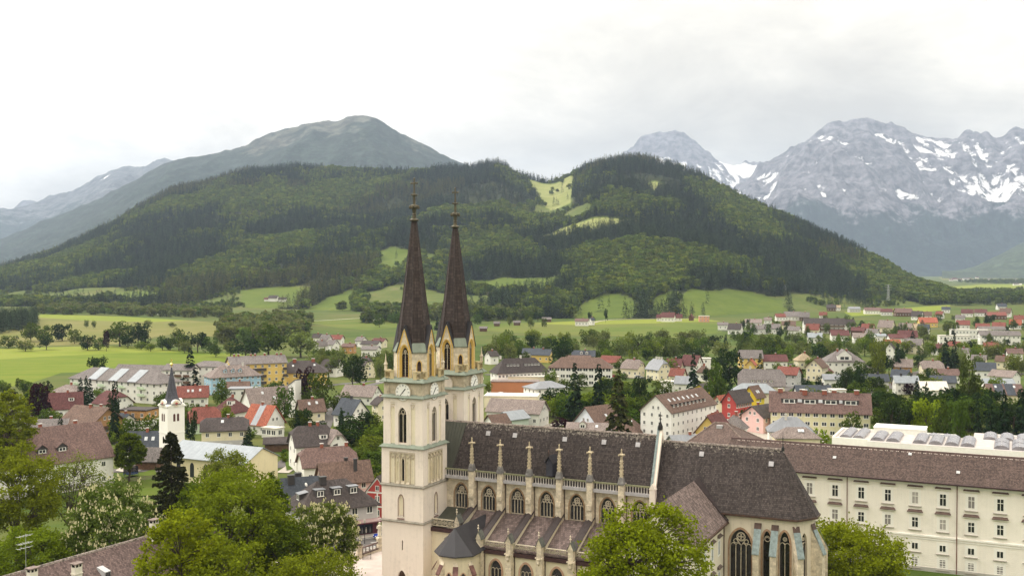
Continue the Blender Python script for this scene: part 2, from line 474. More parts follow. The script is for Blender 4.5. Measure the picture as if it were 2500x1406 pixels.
HILL_MEADOWS = [('meadow',[(-430.1,1650.5),(-399,1669.2),(-299,1634.8),(-299.2,1598.3),(-298.2,1489.4),(-307.6,1442.7),(-332.7,1443.2),(-370.1,1468.1),(-405,1553.9)]),('meadow',[(-282.1,1408.9),(-265.8,1487.5),(-244.4,1599.3),(-224.4,1510.7),(-206.6,1350.8)]),('meadow',[(-243.9,1922.8),(-222.2,1950.9),(-184.7,1910.7),(-168.4,1742.1),(-175.7,1667.8),(-186.4,1635.7),(-214.8,1692.6)]),('meadow',[(-159.4,1915.8),(-136.7,1841.6),(-123.9,1773.1),(-135.4,1720.7),(-143.7,1726.1)]),('meadow',[(-65.2,1630.8),(-6.7,1553.1),(33.6,1587.1),(78,1545.2),(70.6,1468),(49.7,1435.7),(42.1,1375.8),(21.6,1426),(-16.9,1393.8),(-60.2,1504.5)]),('meadow',[(66.7,1151.4),(83.9,1285.5),(110,1357.1),(133.9,1372),(151.7,1315.1),(158.6,1261.5),(135,1169.9),(112.4,1150.8)]),('meadow',[(156.2,1208.5),(179.1,1316.1),(209.6,1369.7),(215.9,1353),(196.6,1284.2),(170.9,1195.2)]),('meadow',[(180.9,1181.5),(217.9,1336.8),(238.9,1375.1),(248.4,1366.3),(308.4,1452.2),(342.5,1463.7),(368.1,1440.2),(355.8,1346.4),(273,1259.7),(210.5,1183.7)]),('scrub',[(343.8,1442.9),(418.8,1511.2),(497,1594.8),(540.8,1581.4),(585.6,1690.5),(597.5,1642),(624.1,1585.1),(571.7,1536.9),(490.6,1472),(371.4,1360.9)]),('bright',[(44.1,2906.8),(87.7,2870.4),(160.8,2782),(162.6,2697.5),(145.2,2510.2),(126.4,2282.5),(100,2310.2),(79.2,2435.9),(58.9,2560.3)]),('scrub',[(48.5,2525.8),(126.4,2282.5),(166,2127.2),(150.5,1999.1),(104.8,2076.8),(53.2,2311.4)]),('bright',[(60.2,1969.6),(98.1,2041.8),(130,1994.3),(189.6,1943.6),(237.5,1944.8),(220.6,1914.2),(186,1906.7),(153.7,1899.2),(110.4,1908.5)]),('bright',[(288.7,2300),(320,2355.6),(341.9,2339.1),(303.3,2232.3)]),('scrub',[(-988.8,2020.6),(-819.6,1911.7),(-672.5,1804.4),(-586.2,1755.7),(-547,1681.6),(-533,1575.5),(-612,1569.1),(-697.6,1594.6),(-826.4,1688.3)]),('meadow',[(-660.8,1752.9),(-589.3,1720.4),(-557.4,1647.7),(-582.3,1618),(-630.1,1652.3)]),('scrub',[(-220,1525.8),(-154.2,1594.5),(-61.5,1444.7),(-27.3,1400.5),(-34.7,1259.4),(-123.7,1278.3),(-182.8,1348)]),('scrub',[(-486.2,1514.3),(-446.3,1657.7),(-418.9,1662.4),(-347.7,1453.6),(-399.8,1484.3)])]
FIELDS = [('bright',[(-360.1,657.5),(-351.6,719.3),(-280.3,746.5),(-239.1,719.3),(-192.5,683.6),(-156.9,657.5),(-141,610.9),(-142.1,558.9),(-165,547.8),(-185.9,558.9),(-235.8,547.8),(-227.9,489.4),(-250.4,456.9)]),('light',[(-370.6,676.9),(-349.8,715.5),(-301.6,734.6),(-265.7,738.5),(-236.6,711.8),(-216.6,683.6),(-251.5,676.9),(-282.9,657.5),(-308.3,630.5),(-333.1,608.2)]),('pale',[(-491,897),(-465.6,952.7),(-569.8,1267.7),(-446.2,1201.5),(-344.1,1114.2),(-299.1,1062.8),(-238.8,842.2),(-282.1,879.8),(-286.5,842.2),(-281.9,758.8),(-359.1,734.6),(-393.8,719.3)]),('light',[(-569.8,1267.7),(-446.2,1201.5),(-344.1,1114.2),(-367.1,1079.4),(-457.3,1114.2),(-533.2,1181)]),('mid',[(-36.3,1031),(64.3,1096.5),(204.2,1161.1),(220.9,1046.6),(178.9,897),(130.1,832.1),(50.6,863.3),(0,897),(-29.2,933.4)]),('light',[(20.5,1046.6),(64.3,1096.5),(204.2,1161.1),(218.6,1096.5),(144.3,1054.6),(60,1023.4)]),('mid',[(-216.9,1087.9),(-178.5,1170.9),(-126,1151.4),(-106.5,972.9),(-127.7,933.4),(-163.5,972.9)]),('light',[(420.6,1328.7),(545.8,1470.1),(664.2,1588.5),(589.7,1410.1),(475.1,1279.4),(393.2,1212.1)]),('pale',[(3120.5,7681.4),(5994.9,13827.3),(6643,13827.3),(5207.9,9876.4),(3038,5760.8),(2388.8,5317.6),(2181.1,5317.6)]),('light',[(1375.9,3291.5),(1725.3,3840.2),(2025.3,3840.2),(1350.2,2559.8),(1200.2,2559.8),(1166.6,2764.7)]),('lawn',[(-86.8,492.9),(-59.3,522.8),(-51.9,456.9),(-68.6,449.5)])]
WOODS = [('far_spruce_wood','dark block of spruce standing at the edge of the pale field',[(-508.5,897),(-572.8,1046.6),(-540.1,1105.3),(-517.8,1141.9),(-487.3,1079.4),(-441.2,972.9),(-427.3,874.3)],0.018,[0,1],13,19),('willow_belt','grey green belt of willows along the foot of the hill',[(-607.6,1328.7),(-632,1470.1),(-528.9,1424.6),(-423.6,1354.8),(-345.1,1279.4),(-315.8,1170.9),(-352.4,1170.9),(-454.1,1222.8),(-564.6,1256.2)],0.009,[5,3,5],7,12),('willow_belt','grey willow thicket beyond the tall oaks near the river bend',[(-247.7,879.8),(-282.3,1046.6),(-239.6,1114.2),(-206.8,1079.4),(-192.1,972.9),(-171.8,897),(-172.7,803),(-190.8,750.6),(-210.7,758.8)],0.011,[5,5,3],8,14),('foothill_wood','mixed dark trees at the foot of the slope behind the twin spires',[(-151.4,1046.6),(-168.8,1233.7),(-127.4,1303.6),(-33.2,1212.1),(22.9,1170.9),(39.8,1132.5),(-8.6,1096.5),(-64.3,1096.5),(-112.2,1062.8)],0.012,[0,3,3,1,5],9,17),('valley_wood','distant line of spruces crossing the valley right of the hill',[(729.5,1794.9),(928.3,2159.7),(1088.9,2229.4),(1156.1,2159.7),(850.5,1588.5),(753.6,1607),(654.1,1535.5)],0.008,[0,1,3],10,20),('valley_wood','scattered trees among the far village fields',[(1822.8,4320.4),(2314.6,4937.7),(2604,4937.7),(2144.4,4066.2),(1800.3,3840.2)],0.0016,[3,0],9,16)]
# ------------------------------------------------------------------ terrain
def hash2(ix,iy,seed):
 h = (ix.astype(np.int64)*374761393 + iy.astype(np.int64)*668265263 + seed*1442695041) & 0xFFFFFFFF
 h = ((h ^ (h >> 13))*1274126177) & 0xFFFFFFFF
 return ((h ^ (h >> 16)) & 0xFFFF)/65535.0
def vnoise(x,y,seed=0):
 ix = np.floor(x); iy = np.floor(y)
 fx = x - ix; fy = y - iy
 fx = fx*fx*(3 - 2*fx); fy = fy*fy*(3 - 2*fy)
 a = hash2(ix,iy,seed); b = hash2(ix + 1,iy,seed); c = hash2(ix,iy + 1,seed); d = hash2(ix + 1,iy + 1,seed)
 return (a*(1 - fx) + b*fx)*(1 - fy) + (c*(1 - fx) + d*fx)*fy
def fbm(x,y,oct=4,seed=0,ridged=False):
 s = 0; a = 1.0; t = 0
 for k in range(oct):
  n = vnoise(x*2 ** k + 17.3*k,y*2 ** k - 9.1*k,seed + k)
  if ridged: n = 1 - np.abs(2*n - 1)
  s = s + n*a; t += a; a *= 0.5
 return s/t
def smooth_curve(pts,n):
 """Catmull-Rom through rows of pts (k x d), n samples by the first parameter spaced evenly in index"""
 pts = np.asarray(pts,float); k = len(pts)
 P = np.vstack([2*pts[0] - pts[1],pts,2*pts[-1] - pts[-2]])
 u = np.linspace(0,k - 1,n); i = np.clip(u.astype(int),0,k - 2); f = (u - i)[:,None]
 p0,p1,p2,p3 = P[i],P[i + 1],P[i + 2],P[i + 3]
 return 0.5*(2*p1 + (p2 - p0)*f + (2*p0 - 5*p1 + 4*p2 - p3)*f ** 2 + (3*p1 - p0 - 3*p2 + p3)*f ** 3)
def loft(sections,ns,nt,back=0.5,bend=1.6,mixb=0.7):
 """sections: (foot x, foot y, crest x, crest y, crest z); surface foot -> crest -> back slope. Returns (ns, nt, 3)"""
 c = smooth_curve(sections,ns)
 nf = int(nt*0.78)
 t = np.linspace(0,1,nf)
 prof = (1 - mixb)*t + mixb*t ** bend
 X = c[:,0:1] + (c[:,2:3] - c[:,0:1])*t; Y = c[:,1:2] + (c[:,3:4] - c[:,1:2])*t; Z = c[:,4:5]*prof
 tb = np.linspace(0,1,nt - nf + 1)[1:]
 dx = c[:,2:3] - c[:,0:1]; dy = c[:,3:4] - c[:,1:2]
 Xb = c[:,2:3] + dx*tb*back; Yb = c[:,3:4] + dy*tb*back; Zb = c[:,4:5]*(1 - tb ** 1.3)
 return np.stack([np.hstack([X,Xb]),np.hstack([Y,Yb]),np.hstack([Z,Zb])],2),nf
def grid_mesh(name,G,mat,attrs=None,smooth=True):
 ns,nt,_ = G.shape
 me = bpy.data.meshes.new(name)
 idx = np.arange(ns*nt).reshape(ns,nt)
 f = np.stack([idx[:-1,:-1],idx[1:,:-1],idx[1:,1:],idx[:-1,1:]],-1).reshape(-1,4)
 me.vertices.add(ns*nt); me.vertices.foreach_set('co',G.reshape(-1).astype(np.float32))
 me.loops.add(f.size); me.loops.foreach_set('vertex_index',f.reshape(-1).astype(np.int32))
 me.polygons.add(len(f)); me.polygons.foreach_set('loop_start',np.arange(0,f.size,4,dtype=np.int32))
 me.update(calc_edges=True); me.validate()
 if smooth: me.polygons.foreach_set('use_smooth',[True]*len(me.polygons))
 for k,v in (attrs or {}).items():
  a = me.attributes.new(k,'FLOAT','POINT'); a.data.foreach_set('value',v.reshape(-1).astype(np.float32))
 me.materials.append(mat)
 return me
def attr(t,name):
 a = t.n('ShaderNodeAttribute'); a.attribute_name = name
 return a
def in_poly(x,y,poly):
 r = np.zeros(x.shape,bool); n = len(poly)
 for i in range(n):
  x0,y0 = poly[i]; x1,y1 = poly[(i + 1) % n]
  c = ((y0 > y) != (y1 > y)) & (x < (x1 - x0)*(y - y0)/(y1 - y0 + 1e-12) + x0)
  r ^= c
 return r
def m_grass(a,b,dry=(0.16,0.15,0.045),s=1.0):
 t = NT('meadow_grass')
 o = t.pos()
 mp = t.n('ShaderNodeMapping'); t.l(o,mp.inputs[0]); mp.inputs['Scale'].default_value = (1,1,0.0)
 n1 = t.noise(mp.outputs[0],0.008*s,6,0.6,0.5)
 n2 = t.noise(mp.outputs[0],0.10*s,5,0.7)
 mr = t.n('ShaderNodeMapping'); t.l(o,mr.inputs[0]); mr.inputs['Rotation'].default_value = (0,0,R(24)); mr.inputs['Scale'].default_value = (0.006,0.055,0)
 n3 = t.noise(mr.outputs[0],1.0,3,0.6)
 f = t.math('ADD',t.math('MULTIPLY',n1,0.55),t.math('ADD',t.math('MULTIPLY',n2,0.22),t.math('MULTIPLY',n3,0.38)))
 c = t.ramp(f,[(0.42,a),(0.54,b),(0.66,dry)])
 t.bsdf(c,0.95,0.1)
 return t.m
M_ground = m_grass((0.036,0.062,0.010),(0.062,0.092,0.016),(0.10,0.105,0.03))
g = MB()
g.quad((-15900,-850,0),(15900,-850,0),(15900,16400,0),(-15900,16400,0))
ground_o = g.build('ground',M_ground)
ground_o['kind'] = 'structure'
M_fields = {'bright': m_grass((0.078,0.118,0.009),(0.108,0.150,0.012),(0.14,0.165,0.02)),
   'light': m_grass((0.135,0.175,0.018),(0.165,0.20,0.024),(0.19,0.21,0.035)),
   'pale': m_grass((0.105,0.118,0.026),(0.135,0.14,0.035),(0.17,0.155,0.055)),
   'mid': m_grass((0.062,0.095,0.014),(0.088,0.122,0.018),(0.12,0.13,0.03)),
   'lawn': m_grass((0.046,0.078,0.008),(0.066,0.105,0.010),(0.095,0.115,0.02),3.0)}
for i,(kind,poly) in enumerate(FIELDS):
 m = MB(); m.poly([(x,y,0.03 + 0.006*i) for x,y in poly])
 o = m.build('field',M_fields[kind]); o['kind'] = 'structure'
# ---- forested hill
HG,HNF = loft(HILL,300,110,back=0.45,bend=1.55,mixb=0.72)
hx,hy,hz = HG[...,0],HG[...,1],HG[...,2]
edge = np.clip(np.minimum(np.arange(HG.shape[0]),np.arange(HG.shape[0])[::-1])/14.0,0,1)[:,None]
tt = np.linspace(0,1,HG.shape[1])[None,:]
tc_ = np.clip(tt*6,0,1)*np.clip(1.25 - np.abs(tt - 0.45)*1.5,0.28,1)
rel = (fbm(hx/420,hy/620,4,3,True) - 0.55)*62 + (fbm(hx/150,hy/150,3,9) - 0.5)*22
HG[...,2] = hz + rel*edge*tc_
HG[:,0,2] = -2.0
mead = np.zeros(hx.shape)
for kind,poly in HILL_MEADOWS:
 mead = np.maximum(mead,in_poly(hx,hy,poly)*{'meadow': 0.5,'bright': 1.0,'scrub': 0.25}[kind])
def m_hill():
 t = NT('hillside')
 a = attr(t,'mead')
 o = t.pos()
 n = t.noise(o,0.012,6,0.65,0.4)
 n2 = t.noise(o,0.09,4,0.7)
 f = t.math('ADD',t.math('MULTIPLY',n,0.6),t.math('MULTIPLY',n2,0.4))
 forest = t.ramp(f,[(0.35,(0.018,0.028,0.010)),(0.6,(0.040,0.046,0.016)),(0.72,(0.12,0.085,0.05))])
 scrub = t.ramp(f,[(0.35,(0.055,0.085,0.018)),(0.55,(0.095,0.115,0.028)),(0.7,(0.17,0.14,0.07))])
 grass = t.ramp(f,[(0.35,(0.060,0.092,0.013)),(0.55,(0.090,0.122,0.018)),(0.7,(0.13,0.14,0.03))])
 brt_sunlit = t.ramp(f,[(0.35,(0.165,0.19,0.05)),(0.55,(0.22,0.235,0.085)),(0.7,(0.31,0.28,0.14))])  # pale clearing grass, with sunlight through cloud gaps painted into its colour
 c = t.mix(t.ramp(a.outputs['Fac'],[(0.08,0.0),(0.14,1.0)]),forest,scrub)
 c = t.mix(t.ramp(a.outputs['Fac'],[(0.34,0.0),(0.40,1.0)]),c,grass)
 c = t.mix(t.ramp(a.outputs['Fac'],[(0.70,0.0),(0.78,1.0)]),c,brt_sunlit)
 t.bsdf(c,0.95,0.1)
 return t.m
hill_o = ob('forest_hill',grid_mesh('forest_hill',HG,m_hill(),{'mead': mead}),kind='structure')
# ---- far mountains
def m_mountain(treeline,rock,forest):
 t = NT('mountain_rock')
 o = t.pos()
 s = t.n('ShaderNodeSeparateXYZ'); t.l(o,s.inputs[0])
 n = t.noise(o,0.0022,8,0.62,0.3)
 n2 = t.noise(o,0.012,6,0.7)
 n3 = t.noise(o,0.05,4,0.7)
 h = t.math('ADD',t.math('ADD',s.outputs[2],t.math('MULTIPLY',t.math('SUBTRACT',n,0.5),1100.0)),t.math('MULTIPLY',t.math('SUBTRACT',n2,0.5),700.0))
 fr = t.n('ShaderNodeMapRange'); t.l(h,fr.inputs[0])
 fr.inputs[1].default_value = treeline - 60; fr.inputs[2].default_value = treeline + 60
 rc = t.ramp(n2,[(0.36,dim(rock,0.35)),(0.5,rock),(0.62,dim(rock,1.7))])
 fc = t.ramp(t.math('ADD',t.math('MULTIPLY',n3,0.5),t.math('MULTIPLY',n2,0.5)),[(0.38,dim(forest,0.5)),(0.5,forest),(0.6,dim(forest,2.2))])
 c = t.mix(fr.outputs[0],fc,rc)
 sn = attr(t,'snow').outputs['Fac']
 n4 = t.noise(o,0.008,6,0.7,0.5)
 sf = t.math('ADD',sn,t.math('MULTIPLY',t.math('SUBTRACT',n4,0.5),0.9))
 c = t.mix(t.ramp(sf,[(0.27,0.0),(0.32,1.0)]),c,(0.88,0.88,0.90))
 t.bsdf(c,0.9,0.1,normal=t.bump(n2,0.5,20.0))
 return t.m
def mountain(name,sec,ns,nt,amp,wl_,seed,treeline,rock,forest,snow=None,bend=1.25,back=0.5,crest=0.25):
 G,nf = loft(sec,ns,nt,back,bend,0.7)
 x,y,z = G[...,0],G[...,1],G[...,2]
 t_ = np.linspace(0,1,nt)[None,:]
 k = np.clip(t_*4,0,1)*np.clip(1.2 - np.abs(t_ - 0.45)*1.9,crest,1)
 wx = x + 0.45*wl_*(fbm(x/wl_,y/wl_,3,seed + 50) - 0.5); wy = y + 0.45*wl_*(fbm(x/wl_,y/wl_,3,seed + 60) - 0.5)
 r1 = fbm(wx/wl_,wy/(wl_*2.2),7,seed,True) ** 1.3
 fine_ = fbm(wx/(wl_*0.16),wy/(wl_*0.30),5,seed + 7,True)
 rl = (r1 - 0.42)*amp + (fine_ - 0.5)*amp*0.30
 G[...,2] = z + rl*k
 G[:,0,2] = -5
 sn = np.zeros(x.shape)
 if snow:
  lo,hi,gain = snow
  zz_ = G[...,2]
  def blur(a,n):
   for ax in (0,1):
    p_ = np.pad(a,[(n,n) if q == ax else (0,0) for q in (0,1)],'edge')
    c_ = np.cumsum(np.insert(p_,0,0,ax),ax)
    a = (np.take(c_,range(2*n + 1,c_.shape[ax]),ax) - np.take(c_,range(0,c_.shape[ax] - 2*n - 1),ax))/(2*n + 1)
   return a
  r4 = fbm(wx/wl_,wy/(wl_*2.2),4,seed,True) ** 1.3
  con = (0.40 - r4)*9.0 + (blur(zz_,4) - zz_)/(amp*0.06)
  lvl = np.clip((zz_ - lo)/(hi - lo),0,1)
  env = np.clip(lvl*4,0,1)*(1.0 - 0.75*np.clip((lvl - 0.62)/0.3,0,1))
  score = con*0.5 + (fbm(x/(wl_*1.2),y/(wl_*1.2),3,seed + 90) - 0.5)*1.3
  score = score - blur(score,22)*0.8
  thr = np.quantile(score[:,:nf][env[:,:nf] > 0.4],1 - gain)
  sn = 0.29 + 0.35*(score - thr) - (1 - np.clip(env*1.6,0,1))*1.2
 ob(name,grid_mesh(name,G,m_mountain(treeline,rock,forest),{'snow': sn}),kind='structure')
for k_,(nm,sec,args) in MOUNTAINS.items():
 mountain(nm,sec,**args)
# ---- woods: one object each, tree forms set out by geometry nodes
def foliage(name,col,tint=True,transl=0.35,var=0.35):
 t = NT(name)
 a = attr(t,'shade').outputs['Fac']
 oi = t.rnd()
 k = t.math('ADD',t.math('MULTIPLY',a,0.75),0.55)
 c = t.mix(1.0,col,t.ramp(k,[(0.0,0.0),(1.0,1.0)]),'MULTIPLY') if False else None
 v = t.math('MULTIPLY',k,t.math('ADD',1.0 - var/2,t.math('MULTIPLY',oi,var)))
 cc_ = t.n('ShaderNodeCombineColor')
 for i in range(3): t.l(v,cc_.inputs[i])
 c = t.mix(1.0,col,cc_.outputs[0],'MULTIPLY')
 if tint:
  hs = t.n('ShaderNodeHueSaturation')
  t.l(c,hs.inputs['Color'])
  t.l(t.math('ADD',0.485,t.math('MULTIPLY',t.math('FRACT',t.math('MULTIPLY',oi,7.31)),0.03)),hs.inputs['Hue'])
  c = hs.outputs[0]
 d = t.n('ShaderNodeBsdfDiffuse'); t.l(c,d.inputs[0])
 tr = t.n('ShaderNodeBsdfTranslucent'); t.l(t.mix(1.0,c,(1.25,1.2,0.5),'MULTIPLY'),tr.inputs[0])
 mx = t.n('ShaderNodeMixShader'); mx.inputs[0].default_value = transl
 t.l(d.outputs[0],mx.inputs[1]); t.l(tr.outputs[0],mx.inputs[2])
 t.l(mx.outputs[0],t.out.inputs[0])
 return t.m
F_conif = foliage('spruce_needles',(0.052,0.076,0.040),transl=0.12,var=1.0)
F_conif2 = foliage('larch_needles',(0.115,0.125,0.048),transl=0.2,var=0.6)
F_broad = foliage('broad_leaves',(0.100,0.140,0.034),transl=0.3,var=0.5)
F_broad2 = foliage('fresh_leaves',(0.155,0.195,0.034),transl=0.3,var=0.5)
F_willow = foliage('willow_leaves',(0.130,0.150,0.060),transl=0.3,var=0.4)
F_bark = flat('bark',(0.075,0.058,0.045),0.95,0.1,var=0.3,scale=4)
F_bare = flat('bare_trunks',(0.17,0.12,0.095),0.95,0.1,var=0.3,scale=4)
def leaf_mesh(name,quads,shade,mat,trunk=None):
 """quads: (n,4,3); shade per quad"""
 n = len(quads)
 me = bpy.data.meshes.new(name)
 v = quads.reshape(-1,3)
 me.vertices.add(4*n); me.vertices.foreach_set('co',v.reshape(-1).astype(np.float32))
 me.loops.add(4*n); me.loops.foreach_set('vertex_index',np.arange(4*n,dtype=np.int32))
 me.polygons.add(n); me.polygons.foreach_set('loop_start',np.arange(0,4*n,4,dtype=np.int32))
 me.update(calc_edges=True)
 a = me.attributes.new('shade','FLOAT','POINT'); a.data.foreach_set('value',np.repeat(shade,4).astype(np.float32))
 me.materials.append(mat)
 return me
def quads_at(c,size,rng,up=0.35,stretch=1.0):
 n = len(c)
 a = rng.normal(size=(n,3)); a /= np.linalg.norm(a,axis=1)[:,None]
 b = rng.normal(size=(n,3)); b[:,2] *= (1 - up); b -= a*(a*b).sum(1)[:,None]; b /= np.linalg.norm(b,axis=1)[:,None] + 1e-9
 s = (size*rng.uniform(0.6,1.3,n))[:,None]
 a = a*s*stretch; b = b*s
 return np.stack([c - a - b*0.55,c + a*0.2 - b,c + a + b*0.5,c - a*0.1 + b],1)
def blob_tree(seed,h,w,n,size,mat,name,base=0.18,nc=16):
 """small broadleaf: leaf faces in clumps over an uneven crown"""
 rng = np.random.default_rng(seed)
 cen = []
 for i in range(nc):
  z = rng.uniform(base + 0.12,0.86); r = 0.5*w*math.sqrt(max(0.08,1 - ((z - 0.52)/0.52) ** 2))*rng.uniform(0.25,0.85)
  t = rng.uniform(0,6.28)
  cen.append((r*math.cos(t),r*math.sin(t),z*h,rng.uniform(0.13,0.22)*(w + h)*0.5*(16/nc) ** 0.4))
 cen = np.array(cen)
 k = rng.integers(0,nc,n)
 d = rng.normal(size=(n,3)); d /= np.linalg.norm(d,axis=1)[:,None]
 p = cen[k,:3] + d*cen[k,3:4]*rng.uniform(0.75,1.05,(n,1))
 sh = np.clip(rng.uniform(0.3,0.7,nc)[k] + rng.normal(0,0.16,n),0,1)
 return leaf_mesh(name,quads_at(p,np.full(n,size),rng),sh,mat)
def cone_tree(seed,h,w,n,mat,name,droop=0.35,nb=0):
 """spruce: drooping branch sprays of uneven length round a straight axis"""
 rng = np.random.default_rng(seed)
 nb = nb or max(30,n // 6)
 bz = rng.uniform(0.05,0.985,nb) ** 0.9
 bt = rng.uniform(0,2*math.pi,nb)
 br_ = 0.5*w*(1 - bz) ** 0.78*rng.uniform(0.55,1.15,nb) + 0.025*w
 k = rng.integers(0,nb,n); f = rng.uniform(0.12,1.0,n) ** 0.7
 z,r = bz[k],br_[k]*f
 t = bt[k] + rng.normal(0,0.13,n)/(0.35 + f)
 c,s_ = np.cos(t),np.sin(t)
 base = np.stack([r*c,r*s_,z*h - r/max(w,.01)*droop*h*0.55 + (r/(0.5*w)) ** 3*0.03*h],1)
 L = (0.05 + 0.085*(1 - z))*w*rng.uniform(0.7,1.4,n)
 tip = base + np.stack([c,s_,np.full(n,-0.25)],1)*L[:,None]*np.array([1,1,h])
 side = np.stack([-s_,c,rng.normal(0,.25,n)],1)*(L*0.55)[:,None]
 root = base - np.stack([c,s_,np.full(n,-0.1)],1)*(L*0.5)[:,None]
 mid = (base + tip)/2 + np.array([0,0,0.008*h])
 q = np.stack([root,mid - side,tip,mid + side],1)
 return leaf_mesh(name,q,np.clip(0.5 + rng.normal(0,0.2,n),0,1),mat)
def proto(name,me):
 return bpy.data.objects.new(name,me)          # form used by the wood's nodes only; not placed in the scene
def stem_proto():
 m = MB(); m.tube([(0,0,0),(0.1,0,9),(0,0.1,18)],[0.22,0.16,0.05],4)
 return m.mesh('bare_stem',F_bare)
PROTOS = [proto('wood_form',me) for me in (
 cone_tree(1,1,0.42,340,F_conif,'spruce_form',nb=80),cone_tree(2,1,0.38,340,F_conif,'spruce_form',nb=80),cone_tree(3,1,0.44,320,F_conif2,'larch_form',nb=80),
 blob_tree(4,1,0.72,260,0.075,F_broad,'broadleaf_form',0.0),blob_tree(5,1,0.66,260,0.075,F_broad2,'broadleaf_form',0.0),blob_tree(6,1,0.8,260,0.08,F_willow,'willow_form',0.0))]
_sp = stem_proto()
for v in _sp.vertices: v.co /= 20.0
PROTOS.append(proto('wood_form',_sp))
def wood_nodes():
 ng = bpy.data.node_groups.new('set_out_trees','GeometryNodeTree')
 ng.interface.new_socket('Geometry',in_out='INPUT',socket_type='NodeSocketGeometry')
 ng.interface.new_socket('Geometry',in_out='OUTPUT',socket_type='NodeSocketGeometry')
 N = ng.nodes.new; L = ng.links.new
 gi = N('NodeGroupInput'); go = N('NodeGroupOutput')
 m2p = N('GeometryNodeMeshToPoints'); L(gi.outputs[0],m2p.inputs[0])
 g2i = N('GeometryNodeGeometryToInstance')
 for p in reversed(PROTOS):
  oi = N('GeometryNodeObjectInfo'); oi.inputs['Object'].default_value = p; oi.inputs['As Instance'].default_value = True
  L(oi.outputs['Geometry'],g2i.inputs[0])
 iop = N('GeometryNodeInstanceOnPoints')
 L(m2p.outputs[0],iop.inputs['Points'])
 jn = N('GeometryNodeJoinGeometry')
 for p in reversed(PROTOS):
  oi = N('GeometryNodeObjectInfo'); oi.inputs['Object'].default_value = p; oi.inputs['As Instance'].default_value = True
  L(oi.outputs['Geometry'],jn.inputs[0])
 ng.nodes.remove(g2i)
 L(jn.outputs[0],iop.inputs['Instance'])
 iop.inputs['Pick Instance'].default_value = True
 def na(nm,ty):
  a = N('GeometryNodeInputNamedAttribute'); a.data_type = ty; a.inputs[0].default_value = nm
  return a.outputs[0]
 L(na('form','INT'),iop.inputs['Instance Index'])
 sc = N('ShaderNodeCombineXYZ')
 w = na('wide','FLOAT'); h = na('tall','FLOAT')
 L(w,sc.inputs[0]); L(w,sc.inputs[1]); L(h,sc.inputs[2])
 L(sc.outputs[0],iop.inputs['Scale'])
 ro = N('ShaderNodeCombineXYZ'); L(na('turn','FLOAT'),ro.inputs[2])
 L(ro.outputs[0],iop.inputs['Rotation'])
 L(iop.outputs[0],go.inputs[0])
 return ng
WOOD = wood_nodes()
def wood(name,label,pts,form,tall,wide):
 me = bpy.data.meshes.new(name)
 n = len(pts)
 me.vertices.add(n); me.vertices.foreach_set('co',pts.reshape(-1).astype(np.float32))
 for k,v,ty in (('form',form,'INT'),('tall',tall,'FLOAT'),('wide',wide,'FLOAT'),('turn',RNG.uniform(0,6.28,n),'FLOAT')):
  a = me.attributes.new(k,ty,'POINT'); a.data.foreach_set('value',v.astype(np.int32 if ty == 'INT' else np.float32))
 o = ob(name,me,kind='stuff')
 tag(o,label,'wood')
 md = o.modifiers.new('trees','NODES'); md.node_group = WOOD
 return o
# scatter over the hill by face area
A = HG[:-1,:-1]; B_ = HG[1:,:-1]; Cq = HG[1:,1:]; D_ = HG[:-1,1:]
area = 0.5*np.linalg.norm(np.cross(Cq - A,D_ - B_),axis=2)
cx_ = (A + Cq)[...,0]/2; cy_ = (A + Cq)[...,1]/2
az = cx_/cy_
wgt = area*(np.abs(az) < 0.545)
wgt[:,HNF + 6:] = 0
NTREE = 70000
pk = RNG.choice(wgt.size,NTREE,p=(wgt/wgt.sum()).ravel())
pi_,pj_ = np.unravel_index(pk,wgt.shape)
uu,vv = RNG.uniform(0,1,(2,NTREE,1))
pts = (A[pi_,pj_]*(1 - uu) + B_[pi_,pj_]*uu)*(1 - vv) + (D_[pi_,pj_]*(1 - uu) + Cq[pi_,pj_]*uu)*vv
keep = np.ones(NTREE,bool); scr = np.zeros(NTREE,bool)
for kind,poly in HILL_MEADOWS:
 ip = in_poly(pts[:,0],pts[:,1],poly)
 if kind == 'scrub': scr |= ip
 else: keep &= ~(ip & (RNG.uniform(size=NTREE) > (0.004 if kind == 'meadow' else 0.02)))
cl = fbm(pts[:,0]/90,pts[:,1]/90,3,77)
keep &= ~(scr & (cl < 0.56))
thin = fbm(pts[:,0]/260,pts[:,1]/260,3,31)
keep &= ~((thin > 0.74) & (RNG.uniform(size=NTREE) < 0.6))
pts = pts[keep]; scr = scr[keep]
n_ = len(pts)
elev = pts[:,2]
zone = 1.25*(fbm(pts[:,0]/160,pts[:,1]/230,4,5) - 0.5) + 0.575 - elev/1500.0 + RNG.normal(0,0.055,n_) + scr*0.16
form = np.where(zone > 0.52,np.where(RNG.uniform(size=n_) < 0.62,3,4),RNG.integers(0,2,n_))
pale = fbm(pts[:,0]/330,pts[:,1]/330,3,64)
form = np.where((form < 2) & (pale > 0.58) & (RNG.uniform(size=n_) < 0.75),2,form)
bare = (pts[:,1]/np.maximum(1,1) > 0) & (thin[keep] > 0.72) & (RNG.uniform(size=n_) < 0.25)
form = np.where(bare,6,form)
tall = np.where(form < 3,RNG.uniform(15,27,n_),RNG.uniform(9,17,n_))*np.where(scr,0.5,1.0)
wide = tall*np.where(form < 3,RNG.uniform(0.85,1.25,n_),RNG.uniform(0.9,1.3,n_))
wood('hill_wood','mixed spruce and broadleaf forest covering the long hill behind the town',pts - np.array([0,0,0.8]),form,tall,wide)
